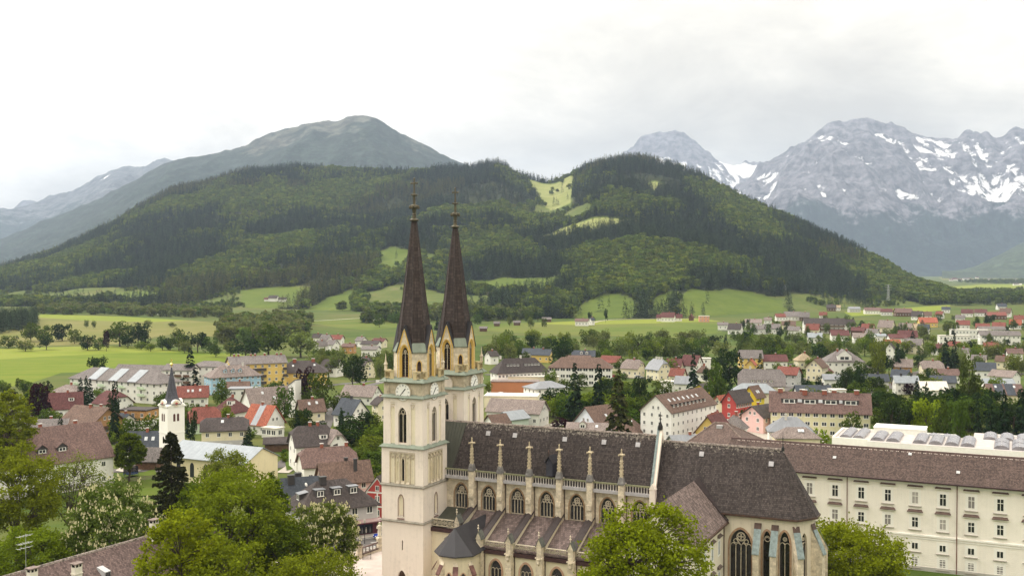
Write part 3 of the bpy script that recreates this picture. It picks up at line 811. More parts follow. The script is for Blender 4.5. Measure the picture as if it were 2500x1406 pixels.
# valley-floor woods read as masses too
for nm,lab,poly,dens_,forms,h0,h1 in WOODS:
 P_ = np.array(poly); lo = P_.min(0); hi = P_.max(0)
 n = int((hi - lo).prod()*dens_)
 q = RNG.uniform(lo,hi,(n,2)); q = q[in_poly(q[:,0],q[:,1],poly)]
 n = len(q)
 f_ = RNG.choice(forms,n)
 tl = RNG.uniform(h0,h1,n)
 wood(nm,lab,np.column_stack([q,np.full(n,-0.3)]),f_,tl,tl*RNG.uniform(0.9,1.3,n))
# ---- haze
def haze():
 m = MB(); m.box(-15990,15990,-890,16490,-8,1750)
 o = m.build('haze',None)
 t = NT('valley_haze')
 p = t.n('ShaderNodeVolumePrincipled')
 p.inputs['Color'].default_value = (0.60,0.75,1.0,1)
 p.inputs['Density'].default_value = HAZE
 p.inputs['Anisotropy'].default_value = 0.25
 t.l(p.outputs[0],t.out.inputs['Volume'])
 o.data.materials.clear(); o.data.materials.append(t.m)
 o['kind'] = 'stuff'
 tag(o,'thin pale haze lying over the whole valley','haze')
HAZE = 5.6e-5
haze()
# ------------------------------------------------------------------ the abbey church (local x along the nave, y away, origin at the near tower's corner)
CH_LOC = (-14.461,170.0,0.0)
CH_ROT = R(-25.689)
M_cream = plaster((0.78,0.695,0.61),0.11)
M_pale = plaster((0.77,0.70,0.53),0.10)
def m_stone(col=(0.61,0.53,0.41)):
 t = NT('weathered_stone')
 o = t.pos()
 br = t.n('ShaderNodeTexBrick')
 t.l(t.uv(),br.inputs['Vector'])
 br.inputs['Scale'].default_value = 2.0
 br.inputs['Mortar Size'].default_value = 0.012
 br.inputs['Brick Width'].default_value = 1.5
 br.inputs['Row Height'].default_value = 0.8
 br.inputs['Color1'].default_value = c4(dim(col,1.15)); br.inputs['Color2'].default_value = c4(dim(col,0.82))
 br.inputs['Mortar'].default_value = c4(dim(col,0.8))
 n1 = t.noise(o,0.7,6,0.68)
 n2 = t.noise(o,4.0,5,0.7)
 k = t.ramp(t.math('ADD',t.math('MULTIPLY',n1,0.6),t.math('MULTIPLY',n2,0.4)),[(0.34,0.62),(0.5,1.0),(0.68,1.3)])
 t.bsdf(t.mix(1.0,br.outputs[0],k,'MULTIPLY'),0.9,0.15,normal=t.bump(n2,0.35,0.04))
 return t.m
M_stone = m_stone()
M_ochre = plaster((0.63,0.42,0.12),0.10)
M_trac = flat('tracery_stone',(0.55,0.48,0.37),0.85,0.2,var=0.18)
M_cop = seam_metal((0.21,0.245,0.195),0.5,0.7)
M_verd = flat('copper_verdigris',(0.215,0.265,0.265),0.7,0.3,var=0.22,scale=2.5)
M_bronze = flat('brown_copper',(0.085,0.048,0.035),0.55,0.4,0.1,var=0.3)
M_lead = flat('lead_sheet',(0.40,0.385,0.40),0.6,0.3,var=0.12)
M_dgl = glass((0.012,0.010,0.011))
def m_leaded():
 t = NT('leaded_glass')
 br = t.n('ShaderNodeTexBrick',offset=0.0)
 t.l(t.uv(),br.inputs['Vector'])
 br.inputs['Scale'].default_value = 3.2
 br.inputs['Mortar Size'].default_value = 0.05
 br.inputs['Brick Width'].default_value = 1.0
 br.inputs['Row Height'].default_value = 1.6
 br.inputs['Color1'].default_value = (0.055,0.055,0.06,1); br.inputs['Color2'].default_value = (0.025,0.024,0.028,1)
 br.inputs['Mortar'].default_value = (0.012,0.012,0.012,1)
 t.bsdf(br.outputs[0],0.25,0.5)
 return t.m
M_lead_gl = m_leaded()
M_louv = flat('louvre_boards',(0.06,0.038,0.032),0.7,0.2,var=0.3)
def m_spire():
 t = NT('spire_shingles')
 col = (0.046,0.033,0.030)
 br = t.n('ShaderNodeTexBrick')
 t.l(t.uv(),br.inputs['Vector'])
 br.inputs['Scale'].default_value = 1.35
 br.inputs['Mortar Size'].default_value = 0.04
 br.inputs['Brick Width'].default_value = 1.1
 br.inputs['Row Height'].default_value = 0.75
 br.inputs['Color1'].default_value = c4(dim(col,1.35)); br.inputs['Color2'].default_value = c4(dim(col,0.75))
 br.inputs['Mortar'].default_value = c4(dim(col,0.45))
 st = t.noise(t.uv(3.0,0.18),1.0,5,0.65)
 k = t.ramp(st,[(0.3,0.65),(0.5,1.0),(0.63,1.25),(0.70,2.6)])
 t.bsdf(t.mix(1.0,br.outputs[0],k,'MULTIPLY'),0.7,0.25,normal=t.bump(br.outputs[1],0.5,0.04))
 return t.m
M_spire = m_spire()
def m_churchroof(col,lich):
 """steep shingle roof: courses, streaks, pale lichen along the ridge (a stain of its own on the upper courses)"""
 t = NT('church_shingles')
 br = t.n('ShaderNodeTexBrick')
 t.l(t.uv(),br.inputs['Vector'])
 br.inputs['Scale'].default_value = 3.0
 br.inputs['Mortar Size'].default_value = 0.05
 br.inputs['Brick Width'].default_value = 0.75
 br.inputs['Row Height'].default_value = 0.9
 br.inputs['Color1'].default_value = c4(dim(col,1.45)); br.inputs['Color2'].default_value = c4(dim(col,0.62))
 br.inputs['Mortar'].default_value = c4(dim(col,0.35))
 o = t.pos()
 rows = t.noise(t.uv(0.12,2.2),1.0,4,0.65)
 st = t.noise(t.uv(2.4,0.10),1.0,5,0.6)
 k = t.ramp(t.math('ADD',t.math('MULTIPLY',rows,0.55),t.math('MULTIPLY',st,0.45)),[(0.33,0.62),(0.5,1.0),(0.68,1.45)])
 c = t.mix(1.0,br.outputs[0],k,'MULTIPLY')
 sx = t.n('ShaderNodeSeparateXYZ'); t.l(o,sx.inputs[0])
 top = t.math('MULTIPLY',t.math('SUBTRACT',sx.outputs[2],lich),0.42,True)
 n2 = t.noise(o,2.6,6,0.75)
 sp = t.ramp(t.math('ADD',n2,t.math('MULTIPLY',top,0.24)),[(0.68,0.0),(0.76,1.0)])
 c = t.mix(t.math('MULTIPLY',sp,0.75),c,(0.36,0.32,0.27))
 t.bsdf(c,0.85,0.25,normal=t.bump(br.outputs[1],0.7,0.03))
 return t.m
M_nroof = m_churchroof((0.058,0.046,0.043),25.8)
M_croof = m_churchroof((0.060,0.048,0.045),25.0)
M_broof = tiles((0.092,0.056,0.052),3.0,0.35,0.05)
M_ibeam = flat('dark_sheet',(0.050,0.037,0.037),0.5,0.4,0.1,var=0.2)
M_slate = seam_metal((0.042,0.040,0.046),0.6,0.45)
M_green = seam_metal((0.060,0.062,0.045),0.7,0.6)
M_darkwood = flat('dark_painted_wood',(0.045,0.045,0.06),0.6)
M_white = flat('white_enamel',(0.88,0.87,0.83),0.5,var=0.04)
M_black = flat('black_iron',(0.015,0.014,0.013),0.5)
M_gild = flat('weathered_gilding',(0.10,0.085,0.050),0.5,0.5,0.4,var=0.4)
church = thing('abbey_church','neo-Gothic abbey church of cream stone with twin dark pointed spires and steep brown roof','church',CH_LOC,CH_ROT)
def frame(face,cu,cv,half):
 """wall plane of a square tower: fn(a, z, out); a runs left to right as seen from outside"""
 if face == 0: return lambda a,z,o: (cu + a,cv - half - o,z)
 if face == 1: return lambda a,z,o: (cu + half + o,cv + a,z)
 if face == 2: return lambda a,z,o: (cu - a,cv + half + o,z)
 return lambda a,z,o: (cu - half - o,cv - a,z)
def lancet(parent,fn,cx,w,z0,zs,za,depth,lights=2,louvre=True,glz=None,sill=True,rich=False):
 """window in a real opening: stone mullions and tracery, glass or louvres behind"""
 m = MB()
 t = 0.09 if w < 1.6 else 0.11
 d1 = -depth*0.45; d0 = d1 - 0.14
 for i in range(1,lights):
  a = cx - w/2 + w*i/lights
  bar(m,fn,(a,z0),(a,zs + (0.15 if lights > 2 else 0.35)),t,d0,d1)
 lw = w/lights
 for i in range(lights):
  c = cx - w/2 + lw*(i + 0.5)
  zz = zs - 0.05
  pa = arch(c,lw,zz - 0.02,zz,zz + lw*0.62,4)[2:]
  for p,q in zip(pa[:-1],pa[1:]):
   bar(m,fn,p,q,t*0.75,d0,d1)
 if lights >= 4:
  for c in (cx - w/4,cx + w/4):
   hoop(m,fn,c,zs + lw*0.95,lw*0.42,t*0.8,d0,d1,10)
  hoop(m,fn,cx,zs + (za - zs)*0.58,w*0.20,t,d0,d1,14)
  for k in range(4):
   a = math.pi/4 + k*math.pi/2
   hoop(m,fn,cx + w*0.09*math.cos(a),zs + (za - zs)*0.58 + w*0.09*math.sin(a),w*0.085,t*0.6,d0,d1,8)
  for s in (-1,1):
   bar(m,fn,(cx,zs + 0.1),(cx + s*w*0.22,zs + (za - zs)*0.42),t,d0,d1)
 elif lights == 2:
  hoop(m,fn,cx,zs + (za - zs)*0.48,w*0.19,t*0.9,d0,d1,10)
 elif lights == 1 and rich:
  hoop(m,fn,cx,zs + (za - zs)*0.3,w*0.34,t,d0,d1,10)
 if rich and lights == 2:
  for k in range(3):
   a = math.pi/2 + k*2.094
   hoop(m,fn,cx + w*0.09*math.cos(a),zs + (za - zs)*0.48 + w*0.09*math.sin(a),w*0.08,t*0.6,d0,d1,8)
 win = m.build('window',M_trac,parent)
 g = MB()
 g.poly([fn(a,z,-depth + 0.02) for a,z in arch(cx,w + 0.06,z0 - 0.02,zs,za + 0.03,6)])
 g.build('pane',glz or M_dgl,win)
 if louvre:
  l = MB()
  k = 0
  z = z0 + 0.25
  while z < zs:
   l.prism([(cx - w/2 + 0.03,z),(cx + w/2 - 0.03,z),(cx + w/2 - 0.03,z + 0.20),(cx - w/2 + 0.03,z + 0.20)],
     lambda a,zz,o,z=z: fn(a,zz,o - (zz - z)*0.5),d0 - 0.16,d0 - 0.05)
   z += 0.42
  l.build('louvre',M_louv,win)
 if sill:
  s_ = MB()
  h = w/2 + 0.25
  s_.hexa([fn(cx - h,z0 - 0.50,0.10),fn(cx + h,z0 - 0.50,0.10),fn(cx - h,z0 - 0.55,-depth + 0.05),fn(cx + h,z0 - 0.55,-depth + 0.05),
     fn(cx - h,z0 - 0.42,0.10),fn(cx + h,z0 - 0.42,0.10),fn(cx - w/2,z0 + 0.06,-depth + 0.05),fn(cx + w/2,z0 + 0.06,-depth + 0.05)])
  s_.build('sill',flat('rust_sheet',(0.19,0.075,0.045),0.7,var=0.25) if louvre else M_lead,win)
 return win
def moulding(m,fn,cx,w,z0,zs,za,steps=((0.10,0.0,0.07),(0.24,0.0,0.04))):
 """nested arch mouldings round an opening"""
 inner = arch(cx,w,z0,zs,za)
 last = inner
 for d,a,b in steps:
  o = grow(inner,d)
  o[0] = (o[0][0],z0); o[1] = (o[1][0],z0)
  band(m,fn,last,o,-0.01,b)
  last = o
def ledge(m,cu,cv,h0,h1,z,hh):
 """sloping string course round a square tower, from half width h0 (wall below and above) out to h1"""
 sq = lambda h,zz: [(cu - h,cv - h,zz),(cu + h,cv - h,zz),(cu + h,cv + h,zz),(cu - h,cv + h,zz)]
 m.rings([sq(h0 - 0.1,z - 0.12),sq(h1 - 0.06,z - 0.10),sq(h1,z),sq(h0 - 0.12,z + hh)],False,False)
def clock(parent,fn,cx,cz,r,dial=True):
 m = MB()
 n = 28
 ring = lambda rr: [(cx + rr*math.cos(2*math.pi*k/n),cz + rr*math.sin(2*math.pi*k/n)) for k in range(n)]
 m.prism(ring(r),fn,0.02,0.20)
 c = m.build('clock',M_white if dial else M_cream,parent)
 e = MB()
 band(e,fn,ring(r + 0.005),ring(r + 0.10),0.02,0.27)
 e.build('rim',M_trac,c)
 if dial:
  for k in range(12):
   d = MB()
   a = k*math.pi/6
   for s in ((-0.045,0.045) if k % 3 else (-0.07,0.0,0.07)):
    ca,sa = math.cos(a),math.sin(a)
    bar(d,fn,(cx + ca*r*0.68 - sa*s,cz + sa*r*0.68 + ca*s),(cx + ca*r*0.88 - sa*s,cz + sa*r*0.88 + ca*s),0.035,0.2,0.212)
   d.build('numeral',M_black,c)
  for nm,ang,ln,w in (('hour_hand',90 - 41,0.52,0.15),('minute_hand',90 - 222,0.80,0.10)):
   h = MB()
   a = R(ang)
   bar(h,fn,(cx - 0.18*r*math.cos(a),cz - 0.18*r*math.sin(a)),(cx + ln*r*math.cos(a),cz + ln*r*math.sin(a)),w,0.22,0.25)
   h.build(nm,M_black,c)
 h = MB()
 h.prism([(cx - r - 0.15,cz + r + 0.12),(cx + r + 0.15,cz + r + 0.12),(cx + r + 0.22,cz + r + 0.34),(cx - r - 0.22,cz + r + 0.34)],fn,-0.02,0.36)
 h.build('hood',M_bronze,c)
def quatre(m,fn,a0,a1,z0,z1,d0,d1,n):
 """pierced parapet: rails, posts and a quatrefoil hoop in each panel"""
 w = (a1 - a0)/n
 for i in range(n + 1):
  a = a0 + w*i
  bar(m,fn,(a,z0 + 0.09),(a,z1 - 0.10),0.09,d0,d1)
 for i in range(n):
  c = a0 + w*(i + 0.5); zc = (z0 + z1)/2; r = min(w,z1 - z0)*0.2
  for k in range(4):
   b = k*math.pi/2 + (math.pi/4 if i % 2 else 0)
   hoop(m,fn,c + r*0.95*math.cos(b),zc + r*0.95*math.sin(b),r*0.72,r*0.42,d0 + 0.04,d1 - 0.04,8)
  for s in (-1,1):
   for q in (-1,1):
    bar(m,fn,(c + s*w*0.47,zc + q*(z1 - z0)*0.30),(c + s*w*0.25,zc + q*(z1 - z0)*0.40),0.10,d0 + 0.04,d1 - 0.04)
 bar(m,fn,(a0,z0 + 0.05),(a1,z0 + 0.05),0.12,d0 - 0.03,d1 + 0.03)
 bar(m,fn,(a0,z1 - 0.06),(a1,z1 - 0.06),0.13,d0 - 0.05,d1 + 0.05)
def tower(cv0,near):
 cu,cv = -3.975,cv0 + 3.975
 H0,H1 = 3.975,3.76
 t = ob('tower',None,church)
 walls = MB()
 for f in range(4):
  fn = frame(f,cu,cv,H0)
  show = f in (0,1)
  holes = []
  if show:
   if f == 0: holes.append(arch(-0.05,1.55,-0.0 + 0.02,3.2,4.6,6) if near else arch(0,1.0,0.5,3,4))
   holes.append([(-0.12,7.9),(0.12,7.9),(0.12,9.5),(-0.12,9.5)])
   holes.append(arch(-0.25 if f == 0 else 0.2,0.95,13.55,15.9,17.0,5))
  # three stacked storeys with the recessed blind-tracery field between 18.7 and 24.4
  walls.mat(0).wall(fn,[(-H0,0),(H0,0),(H0,18.5),(-H0,18.5)],holes,0.30)
  fld = [(-2.42,18.75),(2.42,18.75),(2.42,24.05),(-2.42,24.05)]
  if show:
   walls.wall(fn,[(-H0,18.5),(H0,18.5),(H0,24.8),(-H0,24.8)],[fld],0.22)
   back = lambda a,z,o,fn=fn: fn(a,z,o - 0.22)
   walls.mat(1).wall(back,fld,[arch(-0.92,0.52,19.2,22.1,22.5,4),arch(0.0,0.52,19.2,22.5,22.95,4),arch(0.92,0.52,19.2,22.1,22.5,4)],0.3)
   walls.mat(0)
  else:
   walls.quad(fn(-H0,18.5,0),fn(H0,18.5,0),fn(H0,24.8,0),fn(-H0,24.8,0))
  fn1 = frame(f,cu,cv,H1)
  if show:
   op = arch(-0.05,1.62,25.55,29.9,31.35,6)
   pan = [[(s*1.95 - 0.42,25.2),(s*1.95 + 0.42,25.2),(s*1.95 + 0.42,32.2),(s*1.95 - 0.42,32.2)] for s in (-1,1)]
   walls.wall(fn1,[(-H1,24.8),(H1,24.8),(H1,33.0),(-H1,33.0)],[op] + pan,0.34)
   walls.mat(1)
   for p in pan:
    walls.poly([fn1(a,z,-0.15) for a,z in p])
   walls.mat(0)
  else:
   walls.quad(fn1(-H1,24.8,0),fn1(H1,24.8,0),fn1(H1,33.0,0),fn1(-H1,33.0,0))
 walls.build('tower_wall',[M_cream,M_pale],t)
 # clock storey
 b = MB()
 b.box(cu - 3.6,cu + 3.6,cv - 3.6,cv + 3.6,32.9,35.55)
 for su in (-1,1):
  for sv in (-1,1):
   b.box(cu + su*3.2 - 0.5,cu + su*3.2 + 0.5,cv + sv*3.2 - 0.5,cv + sv*3.2 + 0.5,33.1,35.5)
 b.build('clock_storey',m_stone((0.50,0.43,0.32)),t)
 l = MB()
 ledge(l,cu,cv,H0,H0 + 0.30,12.6,0.30)
 l.build('string_course',flat('stained_ledge',(0.24,0.22,0.18),0.8,var=0.25),t)
 l = MB()
 ledge(l,cu,cv,H0,H0 + 0.32,18.5,0.38)
 l.build('string_course',flat('stained_ledge',(0.24,0.22,0.18),0.8,var=0.25),t)
 l = MB()
 ledge(l,cu,cv,H1,H0 + 0.36,24.8,0.55)
 l.build('copper_ledge',M_cop,t)
 l = MB()
 ledge(l,cu,cv,3.6,H1 + 0.42,33.0,0.60)
 l.build('copper_ledge',M_cop,t)
 l = MB()
 ledge(l,cu,cv,3.2,H1 + 0.45,35.55,0.75)
 for su in (-1,1):
  for sv in (-1,1):
   l.lathe(cu + su*3.55,cv + sv*3.55,[(1.0,35.5),(1.0,35.6),(0.12,36.2)],4,math.pi/4)
 l.build('copper_ledge',M_cop,t)
 for f in (0,1):
  fn = frame(f,cu,cv,H0); fn1 = frame(f,cu,cv,H1)
  lancet(t,fn1,-0.05,1.62,25.55,29.9,31.35,0.34,2,True)
  m = MB()
  moulding(m,fn1,-0.05,1.62,25.2,29.9,31.35,((0.16,0,0.10),(0.38,0,0.05)))
  for s in (-1,1):          # blind tracery heads
   for q in (-0.2,0.2):
    pa = arch(s*1.95 + q,0.4,31.0,31.2,31.7,4)[2:]
    for p,r_ in zip(pa[:-1],pa[1:]):
     bar(m,fn1,p,r_,0.09,-0.15,0.03)
   bar(m,fn1,(s*1.95 - 0.42,32.0),(s*1.95 + 0.42,32.0),0.18,-0.15,0.05)
  m.build('arch_moulding',M_cream,t)
  m = MB()                   # blind arcade of the third storey
  for i in range(6):
   a = -2.42 + i*0.968
   bar(m,fn,(a,18.75),(a,24.0),0.11,-0.22,0.02)
  for i in range(5):
   c = -2.42 + (i + 0.5)*0.968
   pa = arch(c,0.96,23.0,23.2,23.85,4)[2:]
   for p,r_ in zip(pa[:-1],pa[1:]):
    bar(m,fn,p,r_,0.10,-0.22,0.02)
   for q in (-0.24,0.24):
    pa = arch(c + q,0.46,22.8,22.95,23.3,3)[2:]
    for p,r_ in zip(pa[:-1],pa[1:]):
     bar(m,fn,p,r_,0.07,-0.2,0.01)
   bar(m,fn,(c - 0.48,23.92),(c + 0.48,23.92),0.16,-0.22,0.03)
   if i in (1,2,3):
    m.hexa([fn(c - 0.34,18.78,0.05),fn(c + 0.34,18.78,0.05),fn(c - 0.34,18.78,-0.3),fn(c + 0.34,18.78,-0.3),
      fn(c - 0.34,18.85,0.05),fn(c + 0.34,18.85,0.05),fn(c - 0.34,19.3,-0.3),fn(c + 0.34,19.3,-0.3)])
  m.build('blind_arcade',flat('arcade_stone',(0.58,0.50,0.38),0.85,var=0.12),t)
  g = MB()
  g.poly([fn(a,z,-0.5) for a,z in arch(0,0.6,19.1,22.5,23.0,4)])
  g.build('slit_pane',M_dgl,t)
  for c in (-0.92,0.92):
   g = MB(); g.poly([fn(a,z,-0.40) for a,z in arch(c,0.6,19.1,22.1,22.6,4)])
   g.build('blind_panel',M_pale,t)
  g = MB()
  cz = -0.25 if f == 0 else 0.2
  g.poly([fn(a,z,-0.28) for a,z in arch(cz,1.05,13.5,15.9,17.05,5)])
  g.build('blind_panel',M_pale,t)
  g = MB()
  g.poly([fn(a,z,-0.28) for a,z in ((-0.2,7.8),(0.2,7.8),(0.2,9.6),(-0.2,9.6))])
  g.build('slit_pane',M_dgl,t)
  m = MB()
  moulding(m,fn,cz,0.95,13.45,15.9,17.0,((0.12,0,0.05),))
  m.hexa([fn(cz - 0.7,12.95,0.10),fn(cz + 0.7,12.95,0.10),fn(cz - 0.6,12.95,-0.28),fn(cz + 0.6,12.95,-0.28),
    fn(cz - 0.7,13.05,0.10),fn(cz + 0.7,13.05,0.10),fn(cz - 0.5,13.6,-0.28),fn(cz + 0.5,13.6,-0.28)])
  m.build('niche_sill',flat('stained_sill',(0.20,0.13,0.11),0.8),t)
  fc = frame(f,cu,cv,3.60)
  clock(church,fc,0.05,33.9,1.42,near or f == 1)
 if near:
  fn = frame(0,cu,cv,H0)
  m = MB(); moulding(m,fn,-0.05,1.55,0.02,3.2,4.6,((0.25,0,0.12),(0.5,0,0.06)))
  m.build('portal_arch',M_cream,t)
  g = MB(); g.poly([fn(a,z,-0.28) for a,z in arch(-0.05,1.6,0.0,3.2,4.65,6)])
  g.build('portal_door',flat('oak_door',(0.07,0.04,0.025),0.7),t)
 # octagonal belfry
 k8 = 1.35; a8 = 3.22
 octv = [(-k8,-a8),(k8,-a8),(a8,-k8),(a8,k8),(k8,a8),(-k8,a8),(-a8,k8),(-a8,-k8)]
 bel = MB()
 for i in range(8):
  p = Vector((*octv[i],0)); q = Vector((*octv[(i + 1) % 8],0))
  mid = (p + q)/2; d = (q - p).normalized(); nrm = Vector((d.y,-d.x,0)); hw = (q - p).length/2
  fn = lambda a,z,o,mid=mid,d=d,nrm=nrm: (cu + mid.x + d.x*a + nrm.x*o,cv + mid.y + d.y*a + nrm.y*o,z)
  card = i % 2 == 0
  if card:
   gab = [(-hw,35.5),(hw,35.5),(hw,40.6),(0,44.4),(-hw,40.6)]
   op = arch(0,1.62,36.1,40.0,41.6,6)
   bel.mat(0).wall(fn,gab,[op] if i in (0,2) else [],0.55)
   # gable body back into the spire
   bel.prism([(-hw,39.9),(hw,39.9),(hw,40.55),(0,44.3),(-hw,40.55)],fn,-2.2,-0.6)
   if i in (0,2):
    lancet(t,fn,0,1.18,36.35,39.9,41.15,0.55,2,True,sill=True,rich=True)
    m = MB()
    # splayed ochre jambs filling the embrasure, and the ochre strips up the gable
    o_ = arch(0,1.62,36.1,40.0,41.6,6); i_ = arch(0,1.18,36.1,39.9,41.15,6)
    n_ = len(o_)
    for a in range(n_):
     b_ = (a + 1) % n_
     m.quad(fn(*o_[a],0.03),fn(*o_[b_],0.03),fn(*i_[b_],-0.26),fn(*i_[a],-0.26))
    band(m,fn,o_,grow(o_,0.12),0.0,0.06)
    for s in (-1,1):
     bar(m,fn,(s*(hw - 0.10),40.3),(s*0.10,44.0),0.22,0.0,0.05)
     bar(m,fn,(s*(hw - 0.08),35.6),(s*(hw - 0.08),40.4),0.14,0.0,0.04)
    m.build('belfry_jamb',M_ochre,t)
    m = MB()
    for s in (-1,1):
     hoop(m,fn,s*0.12,42.7,0.10,0.05,0.0,0.02,8)
    for s in (-1,1):
     hoop(m,fn,0,42.7 + s*0.14,0.10,0.05,0.0,0.02,8)
    m.build('gable_rosette',M_stone,t)
  else:
   op = arch(0,0.72,37.0,38.2,38.95,5)
   bel.mat(0).wall(fn,[(-hw,35.5),(hw,35.5),(hw,40.6),(-hw,40.6)],[op] if i == 1 else [],0.3)
   if i == 1:
    g = MB(); g.poly([fn(a,z,-0.25) for a,z in arch(0,0.8,36.9,38.2,39.0,5)])
    g.build('belfry_hatch',M_louv,t)
    m = MB(); moulding(m,fn,0,0.72,37.0,38.2,38.95,((0.14,0,0.04),))
    m.build('hatch_surround',M_ochre,t)
 bel.build('belfry_wall',[M_stone],t)
 rf = MB()       # gable roofs and copper skirts
 for i in range(0,8,2):
  p = Vector((*octv[i],0)); q = Vector((*octv[(i + 1) % 8],0))
  mid = (p + q)/2; d = (q - p).normalized(); nrm = Vector((d.y,-d.x,0)); hw = (q - p).length/2
  fn = lambda a,z,o: (cu + mid.x + d.x*a + nrm.x*o,cv + mid.y + d.y*a + nrm.y*o,z)
  for s in (-1,1):
   rf.hexa([fn(s*(hw + 0.14),40.25,0.12),fn(0,44.55,0.12),fn(s*(hw + 0.14),40.25,-2.4),fn(0,44.55,-2.4),
      fn(s*(hw + 0.30),40.30,0.12),fn(0,44.85,0.12),fn(s*(hw + 0.30),40.30,-2.4),fn(0,44.85,-2.4)])
 rf.build('gable_roof',M_slate,t)
 for i in range(1,8,2):
  sk = MB()
  p = octv[i]; q = octv[(i + 1) % 8]
  e_ = lambda pt,k,z: (cu + pt[0]*k,cv + pt[1]*k,z)
  sk.quad(e_(p,1.06,40.45),e_(q,1.06,40.45),e_(q,0.80,42.0),e_(p,0.80,42.0))
  sk.quad(e_(p,1.06,40.30),e_(q,1.06,40.30),e_(q,1.06,40.45),e_(p,1.06,40.45))
  sk.quad(e_(p,0.98,40.30),e_(q,0.98,40.30),e_(q,1.06,40.30),e_(p,1.06,40.30))
  sk.build('copper_skirt',M_cop,t)
 top = 62.0 if near else 61.4
 prof = [(2.95,41.0),(2.62,44.6),(2.0,49.0),(1.15,56.0),(0.44,top)]
 sp = MB()
 sp.lathe(cu,cv,prof,8,math.pi/8)
 s = sp.build('spire',M_spire,t)
 rb = MB()
 for i in range(8):
  a = math.pi/8 + i*math.pi/4
  rb.tube([(cu + r*math.cos(a),cv + r*math.sin(a),z) for r,z in prof],[0.10,0.10,0.09,0.07,0.05],4)
 rb.build('spire_rib',flat('spire_rib_metal',(0.055,0.040,0.036),0.6,var=0.5,scale=3),t)
 fi = MB()
 dz = top - 62.0
 z0 = 62.0 + dz
 fi.lathe(cu,cv,[(0.44,z0 - 0.05),(0.85,z0 + 0.15),(0.85,z0 + 0.28),(0.36,z0 + 0.55),(0.30,z0 + 1.1),(0.42,z0 + 1.2),(0.26,z0 + 1.35),(0.40,z0 + 2.2),
      (0.72,z0 + 2.45),(0.60,z0 + 2.75),(0.24,z0 + 2.85),(0.22,z0 + 4.2),(0.62,z0 + 4.35),(0.62,z0 + 4.5),(0.2,z0 + 4.6),(0.13,z0 + 5.4),(0.05,z0 + 5.5)],8)
 for k in range(8):
  a = k*math.pi/4
  fi.lathe(cu + 0.72*math.cos(a),cv + 0.72*math.sin(a),[(0.05,z0 + 2.05),(0.22,z0 + 2.25),(0.16,z0 + 2.6),(0.03,z0 + 2.7)],5)
 fi.build('finial',M_gild,t)
 cr = MB()
 zt = z0 + 5.4
 cr.box(cu - 0.09,cu + 0.09,cv - 0.09,cv + 0.09,zt,zt + 1.75)
 cr.box(cu - 0.55,cu + 0.55,cv - 0.08,cv + 0.08,zt + 0.85,zt + 1.08)
 for p in ((-0.55,0.97),(0.55,0.97),(0,1.72),(0,0.97)):
  cr.lathe(cu + p[0],cv,[(0.03,zt + p[1] - 0.2),(0.19,zt + p[1]),(0.03,zt + p[1] + 0.2)],6)
 cr.build('cross',M_gild,t)
 # corner balconies with pierced parapets and small obelisks
 for su,sv in ((-1,-1),(1,-1),(1,1),(-1,1)):
  m = MB()
  x0,y0 = cu + su*3.62,cv + sv*3.62
  fa = lambda a,z,o: (x0 - su*a,y0 - sv*o,z)
  fb = lambda a,z,o: (x0 - su*o,y0 - sv*a,z)
  for fq in (fa,fb):
   quatre(m,fq,0.15,1.15,36.1,37.25,0.0,0.2,1)
   m.prism([(0.0,35.7),(0.3,35.7),(0.3,37.3),(0.0,37.3)],fq,0.0,0.3)
   m.prism([(1.05,35.7),(1.75,35.7),(1.75,37.15),(1.05,37.15)],fq,0.02,0.2)
   m.prism([(-0.08,37.25),(1.8,37.25),(1.8,37.38),(-0.08,37.38)],fq,-0.08,0.28)
  m.build('balcony_parapet',plaster((0.56,0.46,0.27),0.2),t)
  if su != 1 or sv != -1:
   m = MB()
   m.lathe(x0 - su*0.15,y0 - sv*0.15,[(0.26,37.3),(0.26,38.2),(0.36,38.3),(0.30,38.5),(0.16,38.7),(0.03,40.1)],4,math.pi/4)
   m.build('corner_pinnacle',M_stone,t)
 return t
tower(0.0,True)
tower(14.2,False)
RT = MB(); RT.hexa([(0,-0.16,0),(0.66,-0.16,0),(0,0.16,0),(0.66,0.16,0),(0,-0.08,0.26),(0.69,-0.08,0.28),(0,0.08,0.26),(0.69,0.08,0.28)])
RT = RT.mesh('ridge_tile',flat('lichen_ridge',(0.30,0.25,0.22),0.9,var=0.5,scale=3.0))
def ridge_tiles(parent,u0,n,v,z):
 for i in range(n):
  ob('ridge_tile',RT,parent,(u0 + i*0.69,v,z))
# ---- nave
RV = 11.1                                     # ridge line
BAY = [5.24 + 5.265*k for k in range(6)]
wcent = [2.68,7.87,13.13,18.4,23.66,28.93,34.2]
fnN = lambda a,z,o: (a,8.0 - o,z)
nw = MB()
holes = [arch(c,2.45,13.95,16.1,18.05,7) for c in wcent]
nw.wall(fnN,[(-0.3,12.5),(36.6,12.5),(36.6,19.2),(-0.3,19.2)],holes,0.55)
nw.quad((-6,14.2,0),(36.6,14.2,0),(36.6,14.2,19.2),(-6,14.2,19.2))
nw.build('nave_wall',M_stone,church)
for c in wcent:
 lancet(church,fnN,c,2.2,14.0,16.05,17.85,0.5,4,False,M_lead_gl,sill=False)
for c in wcent:
 m = MB(); moulding(m,fnN,c,2.45,13.95,16.1,18.05,((0.13,0,0.08),(0.22,0,0.03)))
 m.build('window_moulding',flat('brown_moulding',(0.33,0.22,0.13),0.85,var=0.2),church)
nr = MB()
nr.quad((-6.5,7.55,19.25),(36.3,7.55,19.25),(36.3,RV,28.0),(-6.5,RV,28.0))
nr.quad((36.3,14.65,19.25),(-6.5,14.65,19.25),(-6.5,RV,28.0),(36.3,RV,28.0))
